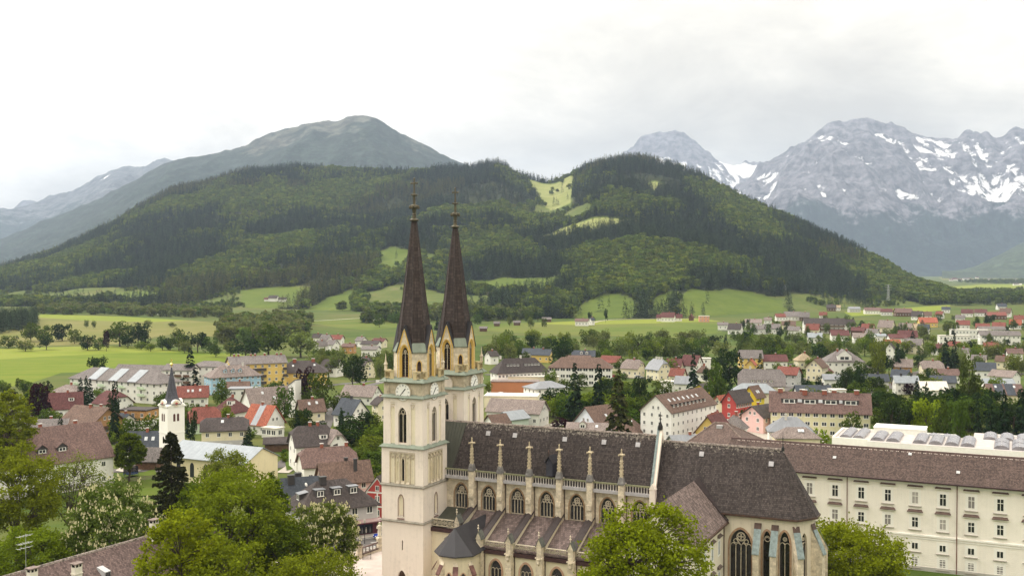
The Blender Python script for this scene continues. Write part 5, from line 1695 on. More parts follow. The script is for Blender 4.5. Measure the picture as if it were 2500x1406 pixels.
# ---- flat gallery building with roof lights
gal = thing('gallery_building','white flat-roofed gallery with rows of grey barrel skylights behind the wing','building',L2W(48.2,105.5),CH_ROT)
M_gw = flat('gallery_white',(0.82,0.81,0.75),0.7,var=0.04)
M_groof = flat('gallery_roof',(0.46,0.42,0.40),0.8,var=0.12,scale=0.6)
M_sky = flat('skylight_grey',(0.22,0.21,0.225),0.25,0.5,var=0.2)
m = MB(); m.box(0,26,0.3,16,0,14.6); m.box(0,0.4,0,16.3,0,15.0); m.box(25.6,26,0,16.3,14.6,15.0); m.box(0.4,25.6,0,0.4,0,15.0); m.box(0.4,25.6,15.9,16.3,14.6,15.0)
m.box(9.5,70,-14,-0.5,0,16.7); m.box(30,78,0,14,0,16.0)
m.build('wall',M_gw,gal)
m = MB()
m.quad((0.4,0.4,14.62),(25.6,0.4,14.62),(25.6,15.9,14.62),(0.4,15.9,14.62))
m.quad((9.5,-14,16.72),(70,-14,16.72),(70,-0.5,16.72),(9.5,-0.5,16.72))
m.quad((30,0,16.02),(78,0,16.02),(78,14,16.02),(30,14,16.02))
m.build('flat_roof',M_groof,gal)
def barrel(u,v,w,l,z):
 m = MB()
 n = 6
 prof = [(-w/2*math.cos(math.pi*i/n),0.85*math.sin(math.pi*i/n)) for i in range(n + 1)]
 m.mat(0).prism(prof,lambda a,b,o: (u + a,v + o,z + b),0,l)
 for o in (0,l*0.5,l):
  m.mat(1).prism([(-0.03,0.80),(0.03,0.80),(0.03,0.93),(-0.03,0.93)],lambda a,b,q: (u + a,v + q + o - 0.05,z + b),0,0.1)
 m.build('skylight',[M_sky,M_gw],gal)
for u,v,w,l in [(2.6,2,2.6,13),(5.6,2,2.6,13),(21.2,2,2.6,12),(24.2,2,2.6,12)]:
 barrel(u,v,w,l,14.6)
for i,u in enumerate((11.4,14.6,20.0,23.2,26.4,29.5)):
 barrel(u,-12.5,2.8,11,16.7)
for i in range(9):
 barrel(36.0 + i*3.4,-12.8,3.0,5.4,16.7); barrel(36.0 + i*3.4,-6.8,3.0,5.2,16.7)
 barrel(33.5 + i*3.4,3.5,2.9,8.5,16.0)
m = MB(); m.box(8.8,20,4,10,15.0,17.2); m.box(8.7,20.1,3.9,10.1,17.2,17.4)
for i in range(24):
 m.box(8.85 + i*0.46,8.91 + i*0.46,3.94,4.0,15.2,17.1)
for u in (9.5,12,14.5,17):
 m.box(u,u + 0.4,4.5,9.5,14.6,15.0)
m.build('plant_room',M_gw,gal)
# ---- long low roof with three chimneys in the near corner
near_roof = thing('courtyard_building','brown tiled long building with white chimneys under the maples at lower left','building',(-58.6,150.0,0.0),R(61.0))
m = MB()
m.box(-30,20.5,-7.6,7.6,0,7.6)
m.prism([(-7.6,7.6),(7.6,7.6),(0,13.6)],lambda p,z,o: (o,p,z),-30,20.5)
m.build('wall',plaster((0.62,0.57,0.47),0.1),near_roof)
m = MB()
for s in (-1,1):
 q = [(-30.5,s*8.3,7.3),(21,s*8.3,7.3),(21,0,14.0),(-30.5,0,14.0)]
 m.poly(q if s < 0 else q[::-1])
nrf = m.build('roof',tiles((0.135,0.095,0.088),3.4,0.45,0.10),near_roof)
for i in range(72):
 ob('ridge_tile',RT,nrf,(-30.4 + i*.71,0,13.88))
def white_chimney(x,y,zb,zt):
 m = MB()
 m.box(x - 0.55,x + 0.55,y - 0.42,y + 0.42,zb,zt - 0.55)
 m.box(x - 0.62,x + 0.62,y - 0.49,y + 0.49,zt - 1.5,zt - 1.36)
 for a in (-0.5,0.0,0.5):
  for b in (-0.37,0.37):
   m.box(x + a - 0.07,x + a + 0.07,y + b - 0.05,y + b + 0.05,zt - 0.55,zt - 0.15)
 c = m.build('chimney',plaster((0.74,0.70,0.60),0.15),near_roof)
 m = MB(); m.box(x - 0.72,x + 0.72,y - 0.6,y + 0.6,zt - 0.15,zt)
 m.build('chimney_cap',flat('cap_slab',(0.22,0.17,0.15),0.85,var=0.3),c)
 m = MB(); m.box(x - 0.5,x + 0.5,y - 0.36,y + 0.36,zt - 0.56,zt - 0.16)
 m.build('flue',flat('soot',(0.02,0.018,0.016),0.9),c)
white_chimney(8.3,-0.9,12.8,16.6)
white_chimney(-8.3,-4.6,9.8,14.6)
white_chimney(-13.6,-2.6,11.2,15.0)
m = MB(); m.hexa([(-3.2,-3.9,10.7),(-2.2,-3.9,10.7),(-3.2,-2.3,12.0),(-2.2,-2.3,12.0),(-3.2,-4.0,11.9),(-2.2,-4.0,11.9),(-3.2,-2.3,12.4),(-2.2,-2.3,12.4)])
rs = m.build('roof_light',flat('zinc',(0.46,0.46,0.47),0.45,var=0.1),nrf)
m = MB(); m.quad((-3.1,-4.03,11.0),(-2.3,-4.03,11.0),(-2.3,-4.05,11.8),(-3.1,-4.05,11.8)); m.build('pane',glass(),rs)
m = MB()
m.tube([(-13.0,-0.5,13.6),(-13.0,-0.5,19.0)],0.04,5)
for z,n in ((18.8,4),(17.8,6),(17.2,3)):
 m.tube([(-14.2,-0.5,z),(-11.9,-0.5,z)],0.025,4)
 for i in range(n):
  x = -14.1 + i*2.0/n
  m.tube([(x,-1.0,z),(x,0.0,z)],0.016,4)
m.build('antenna',flat('galvanised',(0.42,0.43,0.42),0.4,0.5,0.5),near_roof)
# ------------------------------------------------------------------ surveyed buildings: id, name, label, category, x, y, z, turn, length, width, eaves, ridge, roof form, wall, roof colour, details, group
HOUSES = [
 (0,'apartment_block','white terraced apartment block with grey hipped roof beside the bright field','building',-161.7,437.1,0,-0.489,51.2,12.8,8.5,12.5,'hip','white','grey',{'st':3,'nl':14,'strip':[(-0.45,5,'metal'),(0.02,5,'metal'),(0.45,5,'metal')],'balc':[(-0.9,-0.75,3),(-0.9,-0.75,5.8),(-0.3,-0.15,3),(-0.3,-0.15,5.8),(0.15,0.3,3),(0.15,0.3,5.8),(0.6,0.75,3),(0.6,0.75,5.8)],'balcc':'green','ch':[]}),
 (1,'apartment_block','white block with long plain grey gable roof behind the terraced apartments','building',-169.7,479.9,0,-0.244,23.2,7.7,7.5,10.3,'gable','white','grey',{'ch':[]}),
 (2,'apartment_block','white apartment house with dark red balconies at the edge of the field','building',-149.6,474.1,0,-0.175,13.3,7.8,9,11.2,'gable','white','grey',{'st':3,'balc':[(-0.8,-0.3,3),(-0.8,-0.3,6),(-0.15,0.35,3),(-0.15,0.35,6),(0.5,0.95,3),(0.5,0.95,6)],'ch':[]}),
 (3,'apartment_block','cream apartment house with low grey roof left of the yellow block','building',-138.9,483.6,0,-0.209,15.9,8.8,10,11.9,'hip','white','grey',{'st':3,'ch':[]}),
 (4,'house','white villa with broad grey hip roof near the purple beech','house',-180.3,426.6,0,-0.384,12.8,9.2,4.5,7.2,'hip','white','pinkgrey',{}),
 (5,'house','white steep house with plain dark red roof beside the purple beech','house',-163.8,383.6,0,0.419,11.7,9,3.6,8.9,'gable','white','winered',{'dorm':[(0.35,{'w':2,'y':0.55,'k':'f'})],'nl':4,'ov':0.35}),
 (6,'house','white house with dark red half-hipped roof behind the slim spruces','house',-150.6,395.3,0,-0.611,11.3,9.4,4,8,'half','white','winered',{}),
 (7,'chalet','ochre chalet with brown roof, brick chimneys and wooden balcony','house',-136.6,340.3,0,-0.489,13.9,12.1,5.2,9.5,'gable','ochre','brown',{'gbalc':[(-0.9,0.9,3)],'ch':[(0,-0.1,'b'),(0.5,0.1,'b')],'ov':1.2}),
 (8,'house','box house clad in larch boards above white ground floor','house',-127.2,357,0,-0.209,10,7.7,6.4,6.4,'flat','timber','dark',{'base':3.2,'basec':'white','nl':3}),
 (9,'house','small white house with black gable roof behind the larch box house','house',-129.9,351.3,0,-0.698,4.5,4.1,4,5.6,'gable','white','slate',{}),
 (10,'house','white house with wide dark blue roof left of the little church tower','house',-105.6,301,0,0.105,8.6,5.7,3.8,7.4,'gable','white','slate',{'sky':[(0.15,0.55),(0.6,0.55)]}),
 (11,'garage','low grey-roofed shed below the white road bend','house',-149.1,336.3,0,0.14,12.1,6.7,3.4,5.9,'gable','white','grey',{'ch':[(0.1,0.3,'b')],'win':False}),
 (12,'barn','brown weathered barn beside the fenced lawn','barn',-98.3,283.5,0,-0.105,6,4.3,3,5.7,'gable','wood','grey',{'ch':[],'win':False}),
 (13,'rectory','large white house with huge brown tiled roof and two brick chimneys','house',-116.4,257.4,0,0.785,30,16.4,7.5,15,'gable','white','pinkbrown',{'ch':[(0.05,0.15,'b'),(0.62,0.12,'b')],'st':2,'dorm':[(-0.1,{'w':2.4,'y':0.72,'k':'g','c':0,'h':1.0}),(0.22,{'w':2.4,'y':0.72,'k':'g','c':0,'h':1.0})],'nl':6,'ov':0.5,'base':1.5}),
 (14,'apartment_block','sky blue long house with grey-brown hipped roof and white chimneys','building',-123.1,461.3,0,0.559,21.9,10.9,7.8,12,'hip','blue','pinkgrey',{'st':3,'nl':9,'ch':[(-0.25,-0.1,'w'),(0.4,-0.1,'w')],'dorm':[(-0.4,{'k':'g','w':1.3}),(-0.1,{'k':'g','w':1.3}),(0.2,{'k':'g','w':1.3})]}),
 (15,'apartment_block','yellow four-storey block with black balconies and many chimneys','building',-115.8,474.4,0,0.454,24.8,10.8,12,14.9,'gable','yellow','grey',{'st':4,'balc':[(-0.25,0.25,2.9),(-0.25,0.25,5.9),(-0.25,0.25,8.9),(0.85,1,5.9),(0.85,1,8.9)],'balcc':'dark','ch':[(-0.8,0,'b'),(-0.65,0,'b'),(-0.2,0,'b'),(-0.05,0,'b'),(0.3,0,'b'),(0.75,0,'b'),(0.9,0,'b')]}),
 (16,'apartment_block','yellow house with black hipped roof and two red chimneys','building',-97.8,487.9,0,0.175,22.8,13.4,7,11.7,'hip','yellow','dark',{'st':2,'ch':[(-0.3,-0.15,'b'),(0.45,-0.1,'b')],'cs':1.5,'sky':[(-0.35,0.5),(0.5,0.45)],'base':1}),
 (17,'house','white house with dark gable between the black-roofed house and the cedar','house',-91.2,530.6,0,-0.349,8.8,7.3,5.2,8.4,'gable','white','dark',{'balc':[(-0.5,0.5,2.7)]}),
 (18,'house','cream house with dark half-hipped roof right of the cedar','house',-73.4,526.3,0,-0.96,8.2,6.3,6,9.9,'half','cream','dark',{}),
 (19,'house','white house with red tiled roof and three roof windows','house',-126.9,416.3,0,0.244,11.3,7.1,4,7.7,'gable','white','red',{'sky':[(-0.3,0.5),(0,0.5),(0.5,0.45)]}),
 (20,'house','white house with brown gable roof below the blue house','house',-114.7,438.3,0,0.175,8.8,5.5,5,7.1,'gable','white','brown',{}),
 (21,'house','white modern flat-roofed house with glazed corner and wooden terrace','house',-107.1,420,0,0.105,12.3,8.2,6.4,6.4,'flat','white','zinc',{'ws':(2.2,1.3),'nl':3,'balc':[(0.45,1,3.1)]}),
 (22,'chapel','chapel with one huge sloping grey-pink roof beside its slab tower','chapel',-91.2,389,0,0.628,15.8,11.3,4,10.2,'gable','white','pinkgrey',{'win':False,'ch':[],'sky':[(-0.3,0.3),(0.2,0.6)]}),
 (23,'house','cream house with brown roof, two roof windows and satellite dish','house',-72.3,375.5,0,0.454,8.5,6.8,3.8,7.4,'gable','cream','brown',{'sky':[(-0.2,0.4),(0.45,0.35)]}),
 (24,'house','white house with dark blue gable roof and white annex','house',-55.5,361.4,0,-0.698,9,8.2,4.6,9.3,'gable','white','slate',{'ch':[(0,0,'d')]}),
 (25,'house','white flat annex in front of the dark blue roof','house',-53.9,358.3,0,-0.698,5.3,4.1,3,3,'flat','white','pale',{}),
 (26,'house','small white annex with orange flat roof by the meadow','house',-49.4,354.3,0,-0.698,3.2,2.7,2.8,2.8,'flat','white','orange',{}),
 (27,'house','white house with long grey roof beside the sports lawn','house',-60.8,422.9,0,-0.349,13.8,8.6,3.6,7.2,'gable','white','pinkgrey',{}),
 (28,'house','pale yellow house half hidden by the near church tower','house',-47,373.7,0,-1.012,5.2,4.3,6.4,8.5,'half','cream','dark',{}),
 (29,'house','white house with bright orange roof, solar panel and glazed veranda','house',-82.3,347,0,-0.524,9.8,8.9,3.6,9.1,'gable','white','orange',{'ch':[(-0.1,0,'b')],'strip':[(0,2.6,'zinc')]}),
 (30,'house','white veranda house front with brown balcony rail under the orange roof','house',-77.1,337.3,0,-0.524,6.1,3.8,3,3,'flat','white','pale',{'ws':(1.8,1.8),'nl':3,'ov':0.4}),
 (31,'house','house with faded wine red hip roof and green dormer','house',-99.5,370.6,0,-0.419,9.7,8.8,4.6,9,'hip','white','winered',{'dorm':[(0.3,{'w':2.4,'y':0.6,'h':1.5})]}),
 (32,'house','pale green house with mossy red half-hipped roof','house',-102.6,348.9,0,0.384,9.2,8.4,4,8.1,'half','green','red',{}),
 (33,'house','cream long house with dark half-hipped roof and grey ground floor','house',-86.8,316.2,0,0.244,13.2,8.3,6.2,9.2,'half','cream','dark',{'base':3,'basec':'grey','sky':[(-0.1,0.35)],'nl':4}),
 (34,'house','white house with brown boarded gable and dark hipped roof','house',-54.6,285.3,0,0.419,10.6,9.2,7,11.4,'half','white','dark',{'up':'timber','ch':[(-0.1,0,'b'),(0.3,0,'b')],'dorm':[(0.45,{'w':2.2,'y':0.75})],'nl':3}),
 (35,'house','white cross wing with weathered grey roof beside the boarded gable','house',-48.8,285.4,0,-0.873,5.2,4.7,7.5,10.4,'half','white','pinkgrey',{'ch':[]}),
 (36,'house','white house with wine brown half-hipped roof above the shop','house',-47.2,266.5,0,0.384,13.3,8.8,5,8.7,'half','white','pinkbrown',{'ch':[(-0.2,0,'b'),(0.75,0,'b')]}),
 (37,'house','pink-walled house with brown tiled roof behind the shop','house',-39.2,243.7,0,0.384,11.3,7.5,5.4,9.2,'gable','pink','brown',{'ch':[(0.1,0.1,'d'),(0.4,-0.5,'d')]}),
 (38,'house','grey house with dark blue sheet roof and tall black flue','house',-47.1,231.1,0,0.384,7.6,4.8,5,8,'gable','grey','slate',{'ch':[(0,0.5,'d'),(-0.5,-0.3,'d')],'cs':1.4}),
 (39,'shed','dark timber lean-to shed on the lawn by the boarded house','shed',-68.6,312.6,0,0.175,10.1,4.6,2.6,3.9,'gable','wood','dark',{'ch':[],'win':False}),
 (40,'house','red house with white corner strips partly behind the near tower','house',-27.8,228.4,0,1.222,7.1,5.5,6,9.4,'gable','red','dark',{'ch':[],'ov':0.25,'nl':3}),
 (41,'house','white house with black roof among the cluster behind the willows, first from left','house',-142.6,768.6,0,-0.349,6,4.6,4.6,6.9,'gable','white','dark',{},'houses behind the willows'),
 (42,'house','white house with grey roof among the cluster behind the willows, second from left','house',-132.3,746.1,0,-0.524,6.5,5,4.6,7.7,'gable','white','grey',{},'houses behind the willows'),
 (43,'house','white house with red roof among the cluster behind the willows','house',-125.3,751.3,0,-0.262,8.1,6.2,4.6,7,'gable','white','red',{},'houses behind the willows'),
 (44,'house','white house with grey roof among the cluster behind the willows, first from left','house',-124.8,685.6,0,0.524,6,4.6,4.6,7.4,'gable','white','grey',{},'houses behind the willows'),
 (45,'house','white house with grey roof among the cluster behind the willows, third from left','house',-119.2,696.9,0,-0.698,6.9,5.3,4.6,7.2,'gable','white','grey',{},'houses behind the willows'),
 (46,'house','white house with grey roof among the cluster behind the willows, fourth from left','house',-105.4,733,0,-0.698,6.8,5.2,4.6,6.8,'gable','white','grey',{},'houses behind the willows'),
 (47,'house','white house with black roof among the cluster behind the willows, second from left','house',-93.9,699.1,0,-0.175,11.2,8.6,4.6,6.5,'gable','white','dark',{},'houses behind the willows'),
 (48,'house','cream house with dark red roof among the cluster behind the willows','house',-91.5,725.5,0,-0.349,8,6.2,4.6,6.4,'gable','cream','winered',{},'houses behind the willows'),
 (49,'house','brown timber house with brown roof among the cluster behind the willows','house',-105,675.5,0,-0.175,7.6,5.8,4.6,6.2,'gable','timber','pinkbrown',{},'houses behind the willows'),
 (50,'house','white house with grey roof among the cluster behind the willows, fifth from left','house',-87.9,652.2,0,-0.209,9.9,7.6,4.6,6.4,'gable','white','grey',{},'houses behind the willows'),
 (51,'school','white school block with black hipped roof and rows of hatch dormers','school',3.4,479.3,0,0.384,24.8,9.5,8,13.6,'hip','white','dark',{'st':2,'nl':14,'ch':[(-0.75,0,'w'),(0.05,0,'w')],'dorm':[(-0.55,{'w':1.5,'y':0.62,'h':1,'c':0}),(-0.42000000000000004,{'w':1.5,'y':0.62,'h':1,'c':0}),(-0.29000000000000004,{'w':1.5,'y':0.62,'h':1,'c':0}),(-0.16000000000000003,{'w':1.5,'y':0.62,'h':1,'c':0}),(0.15,{'w':1.5,'y':0.62,'h':1,'c':0}),(0.28,{'w':1.5,'y':0.62,'h':1,'c':0}),(0.41000000000000003,{'w':1.5,'y':0.62,'h':1,'c':0}),(0.54,{'w':1.5,'y':0.62,'h':1,'c':0}),(0.67,{'w':1.5,'y':0.62,'h':1,'c':0})]}),
 (52,'school','white school wing with brown hipped roof and broad window bands','school',32.1,489.5,0,-0.14,28.9,11.1,9,13.1,'hip','white','brown',{'st':3,'nl':11,'ws':(2.3,1.5),'ch':[]}),
 (53,'hall','flat hall with terracotta cladding above the red parasol','building',1.4,456.3,0,-0.087,20.4,7.9,5.4,5.4,'flat','terracotta','pinkgrey',{'win':False}),
 (54,'hall','low white and yellow flat roof linking the school and the clad hall','building',9.3,474.5,0,-0.087,23.6,6.7,5.6,5.6,'flat','cream','pale',{'win':False}),
 (55,'row_house','white two-storey block with low grey metal roof and red doors','house',13.8,429.3,0,0.489,15.1,10.1,6.2,8.4,'hip','white','zinc',{'st':2,'nl':4,'ch':[]}),
 (56,'hall','broad flat-roofed cream building with pale roof behind the nave','building',0,413.5,0,-0.105,20.8,10.4,4.4,4.4,'flat','cream','pale',{'win':False}),
 (57,'house','long white house with faded pink roof right of the far tower','house',2,365,0,-0.384,19.4,9.7,5,8.7,'gable','white','pinkgrey',{'ch':[]}),
 (58,'house','pale green gable with light metal roof below the pink-roofed house','house',0.3,354.2,0,0.733,8.3,6.9,4,6.1,'gable','palegreen','metal',{'ch':[],'win':False}),
 (59,'house','house with brown roof peeping over the nave ridge by the far tower','house',-4.9,337.5,0,0.628,6.3,5.2,5,7.3,'gable','white','brown',{'ch':[]}),
 (60,'shelter','white shelter with flat pale roof among the garden trees','shelter',13.8,401,0,-0.349,5.6,3.8,3,3,'flat','wood','pale',{'win':False}),
 (61,'house','pale blue gable house with brown roof near the parked car','house',27.7,337.4,0,0.733,11.3,10.3,5,10.1,'gable','paleblue','brown',{'ch':[],'sky':[(0.1,0.6)]}),
 (62,'house','long pale roof with round-topped dormer just above the nave ridge','house',24.4,328.2,0,-0.175,13.4,6.7,4,5.9,'gable','white','pinkgrey',{'ch':[],'dorm':[(-0.3,{'w':2,'k':'g'})],'sky':[(0.35,0.5)]}),
 (63,'house','house with dark hipped roof and four pale roof windows above the nave ridge','house',35.2,326.9,0,-0.454,11.4,8.1,4,8.3,'hip','white','brown',{'sky':[(-0.3,0.4),(0,0.4),(0.2,0.4),(0.45,0.4)],'ch':[]}),
 (64,'apartment_block','tall white four-storey house with brown roof and rounded dormers','building',53.2,332.6,0,0.89,28.7,10.9,10.5,15.3,'gable','white','brown',{'st':4,'nl':10,'ng':4,'ws':(0.8,1.2),'ch':[],'dorm':[(-0.75,{'w':1.2,'y':0.78,'h':1,'c':0}),(-0.58,{'w':1.2,'y':0.78,'h':1,'c':0}),(-0.41,{'w':1.2,'y':0.78,'h':1,'c':0}),(-0.24,{'w':1.2,'y':0.78,'h':1,'c':0}),(-0.06999999999999995,{'w':1.2,'y':0.78,'h':1,'c':0}),(0.10000000000000009,{'w':1.2,'y':0.78,'h':1,'c':0}),(0.27,{'w':1.2,'y':0.78,'h':1,'c':0}),(0.44000000000000017,{'w':1.2,'y':0.78,'h':1,'c':0}),(0.6100000000000001,{'w':1.2,'y':0.78,'h':1,'c':0})],'sky':[(-0.7,0.4),(-0.49999999999999994,0.4),(-0.29999999999999993,0.4),(-0.09999999999999987,0.4),(0.10000000000000009,0.4),(0.30000000000000004,0.4),(0.5000000000000002,0.4)],'ov':0.4,'base':1.2}),
 (65,'house','small white house with dark roof left of the willow band','house',-11.7,599.4,0,0.698,5.9,5.4,5,7.4,'gable','white','dark',{}),
 (66,'house','yellow house with slate roof and timber gable left of the round maple','house',17.5,612,0,-0.262,10.7,8.2,4.6,7.4,'gable','yellow','slate',{}),
 (67,'house','grey slate-roofed house behind the yellow one','house',12.2,626.7,0,-0.175,10.6,7.6,4.6,6.8,'gable','white','slate',{}),
 (68,'house','slate-roofed house with small dormers right of the round maple','house',41.2,603,0,-0.087,12.6,7.4,4.6,7.4,'gable','white','slate',{'dorm':[(-0.2,{'k':'g'}),(0.3,{'k':'g'})]}),
 (69,'house','low brown roof of an outbuilding behind the school wing','house',37.5,592.5,0,-0.087,13.4,6.7,3.6,5.4,'gable','white','brown',{'ch':[]}),
 (70,'house','cream house with bright red roof right of the school wing','house',53.4,562.8,0,-0.489,10.1,7.2,4.6,7.6,'gable','cream','red',{'ch':[]}),
 (71,'house','cream house with pale pink half-hipped roof','house',60.8,525.8,0,-0.593,9.2,7.7,5,8.8,'half','cream','pinkgrey',{}),
 (72,'house','cream villa with blue-grey half-hipped roof and white chimneys','house',71.9,513.9,0,-1.012,9.4,7.8,5.6,10,'half','cream','zinc',{'ch':[(-0.3,0,'w'),(0.1,0,'w'),(0.5,0,'w')]}),
 (73,'house','cream house with red roof below the grey villa','house',78.4,494.4,0,-0.524,6.3,5.3,4.4,7.3,'gable','cream','red',{}),
 (74,'house','cream house with dark red roof right of the grey villa','house',83.4,536.6,0,-0.349,7.2,6,5,8.3,'gable','cream','winered',{}),
 (75,'house','white house with wine brown roof behind the tall slim spruce','house',92.7,539.1,0,-0.698,8.7,7.3,5.4,9.9,'gable','white','winered',{}),
 (76,'house','small white cube house beside the broad dark beech','house',104.6,566.1,0,-0.087,5.3,4.9,6,6,'flat','white','pale',{'nl':1}),
 (77,'house','small white house with brown hip roof left of the broad dark beech','house',92.8,507.7,0,-0.524,5.3,4.4,5,7.6,'hip','white','brown',{}),
 (78,'house','white garden hall with plain pale roof in the park','house',69.9,462.5,0,-0.105,8.7,6.7,4.5,4.5,'flat','white','pale',{'win':False}),
 (79,'house','white hall with dark sheet gable roof in the park','house',76.4,459,0,-0.349,8.6,6.7,4.5,7.2,'gable','white','zinc',{'ch':[]}),
 (80,'house','yellow house with grey roof right of the broad dark beech','house',130.8,575.3,0,-0.052,12.2,7.6,6,9.7,'gable','yellow','grey',{'ch':[]}),
 (81,'house','low house with wide wine red roof right of the pointed spruce','house',143.9,575.8,0,0,13,8.2,4.2,7.2,'gable','white','winered',{}),
 (82,'house','small yellow gable with orange roof left of the pointed spruce','house',120.5,527.3,0,1.134,4.6,4.2,6.4,8.7,'gable','yellow','orange',{}),
 (83,'house','cream house with sandy hip roof in front of the river trees','house',159.1,571.3,0,0.087,8.4,7,5.2,8.5,'hip','cream','tan',{}),
 (84,'house','cream gabled house with two rows of framed windows and brown roof','house',148.4,509.3,0,0.96,9.2,7.7,7,10.6,'gable','cream','brown',{'ng':3}),
 (85,'house','large white villa with curved white gable and grey hip roof','house',168.7,534.6,0,-0.07,18.3,13.1,8,12.9,'hip','white','grey',{'st':2,'ch':[(-0.3,-0.1,'b'),(0.2,-0.1,'b')],'dorm':[(-0.05,{'w':7,'y':0.95,'h':2.2,'k':'g'})]}),
 (86,'house','white narrow house with faded pink roof below the large villa','house',162.7,534.1,0,1.012,5.1,4.7,6,8.3,'gable','white','pinkgrey',{}),
 (87,'house','cream house with dark red gable roof beside the round chestnut','house',152.8,512.6,0,0.873,6.9,5.7,4,6.1,'gable','cream','winered',{}),
 (88,'house','broad grey mansard house with white chimneys and four small dormers','house',105.1,441.1,0,-0.209,18.5,10.9,6,12,'half','cream','grey',{'ch':[(-0.5,0,'w'),(0.15,0,'w')],'dorm':[(-0.4,{'w':1.2,'y':0.85,'h':0.9}),(-0.13,{'w':1.2,'y':0.85,'h':0.9}),(0.14,{'w':1.2,'y':0.85,'h':0.9}),(0.41000000000000003,{'w':1.2,'y':0.85,'h':0.9})],'nl':5}),
 (89,'house','grey gabled house with faded red roof behind the mansard','house',128.3,485.1,0,-0.559,9.1,7.6,6,8.9,'gable','grey','red',{}),
 (90,'house','house with light blue metal hip roof in front of the mansard','house',98.2,424.9,0,-0.175,17.5,7.9,5,7.9,'hip','cream','metal',{'ch':[]}),
 (91,'house','house with red facade, white window frames and dark roof','house',81.9,381.1,0,0.803,10.6,5.9,6.4,10.1,'gable','red','dark',{'ch':[],'nl':7,'st':2}),
 (92,'house','yellow house with brown roof joined to the red facade','house',91.2,395.2,0,0.803,5.9,5.9,6.4,10.1,'gable','bright','brown',{'ch':[],'sky':[(-0.2,0.6),(0.2,0.6)]}),
 (93,'house','small cream house with orange-red roof left of the red facade','house',76.8,384.2,0,0.803,4.9,4.5,5,7.8,'gable','cream','orange',{'ch':[]}),
 (94,'house','yellow gable with dark roof behind the white four-storey house','house',76.2,418.7,0,1.012,6.5,5.9,6.4,8.4,'gable','bright','dark',{'ch':[]}),
 (95,'house','pink gabled house with dark roof near the street tree','house',83.3,349.5,0,0.698,9.7,8.8,5.6,8.8,'gable','pink','dark',{'ch':[(0,0.3,'b')],'win':True}),
 (96,'apartment_block','long pale yellow apartment row with brown roof, dormers and brick chimneys','building',100.2,341.1,0,-0.244,30.8,9.6,8.4,13.9,'gable','paleyellow','pinkbrown',{'st':3,'nl':12,'ws':(1.6,1.3),'ch':[(-0.8,0,'b'),(-0.35,0.15,'b'),(-0.3,-0.1,'b'),(0.1,-0.05,'b'),(0.3,0.1,'b'),(0.75,0,'b')],'cs':1.5,'dorm':[(-0.62,{'w':5,'y':0.62,'h':1.5,'c':0}),(-0.2,{'w':5,'y':0.62,'h':1.5,'c':0}),(0.22,{'w':5,'y':0.62,'h':1.5,'c':0}),(0.62,{'w':5,'y':0.62,'h':1.5,'c':0})],'sky':[(-0.42,0.5),(-0.38,0.5),(0,0.5),(0.04,0.5),(0.42,0.5),(0.46,0.5)]}),
 (97,'house','yellow gable house with wine red roof beside the pavilion roof','house',62.2,321.7,0,0.977,9.7,8,4.6,9.4,'gable','yellow','winered',{'ch':[(-0.1,0.1,'b')]}),
 (98,'house','house with bright red roof below the white four-storey house','house',64.5,338.6,0,0.803,6.3,5.3,5,8.1,'gable','pink','red',{'ch':[]}),
 (99,'house','house with dark grey hip roof and satellite dish above the pavilion','house',70.2,329.8,0,-0.524,6.4,5.4,5,8.3,'hip','white','grey',{}),
 (100,'house','white house with slate hip roof behind the pavilion','house',85.9,323.4,0,-0.175,12.9,8.6,5,8.6,'hip','white','zinc',{'ch':[(-0.2,-0.2,'w')]}),
 (101,'house','cream house with brown hip roof and two roof windows beside the lime-green shrub','house',84.9,312.7,0,-0.052,12.6,7,4.6,7,'hip','cream','pinkgrey',{'sky':[(0.1,0.45),(0.25,0.45)],'ch':[]}),
 (102,'house','low house with blue-grey roof left of the yellow gable','house',50.3,306.4,0,0.209,7.8,4.9,4,5.5,'gable','white','zinc',{'ch':[(0.5,0,'b')]}),
 (103,'house','white house with grey roof and band windows left of the two chestnuts','house',145.8,474.9,0,-0.105,9.1,6,4.6,6.5,'gable','white','zinc',{'ch':[]}),
 (104,'house','long slate-roofed house behind the apartment row','house',122.8,427.8,0,0,13.7,5.7,4.2,6.7,'gable','white','slate',{'ch':[(0.6,0,'d')]}),
 (105,'house','white flat terrace house right of the slate-roofed house','house',131.3,422.9,0,-0.052,6.4,4,5.5,5.5,'flat','white','pale',{'nl':3}),
 (106,'house','cream house with grey roof left of the tall lime tree','house',180,529.7,0,-0.14,8,5.7,4.4,6.4,'gable','cream','grey',{}),
 (107,'house','white house with wide slate roof right of the two chestnuts','house',162.3,469.5,0,-0.14,11.4,5.7,4.6,7.1,'gable','white','slate',{'ch':[(0.3,0,'d')]}),
 (108,'house','brown timber house with slate roof behind the slate-roofed pair','house',181.5,489.1,0,-0.524,7.1,6,4.4,7.2,'gable','wood','slate',{'ch':[(0,0,'d')]}),
 (109,'house','white house with light metal roof beside the dark red bush','house',171,455.1,0,-0.087,9.5,5.3,5.4,7.8,'gable','white','metal',{'ch':[(-0.4,0,'d'),(0.5,0,'d')]}),
 (110,'house','house with plain white sheet roof right of the spruce pair','house',174.6,434.8,0,-0.035,10.3,6.4,4.6,7.5,'gable','white','pale',{'ch':[]}),
 (111,'house','timber house with pale pink roof below the riverside trees','house',203.5,545.4,0,-0.349,9,6.4,4,7.3,'gable','timber','pinkgrey',{'ch':[(0.4,0,'w')]}),
 (112,'house','cream house with pale half-hipped roof beside the clipped column hedge','house',214.2,535,0,-0.105,10.1,7.8,4,7.4,'half','cream','pinkgrey',{}),
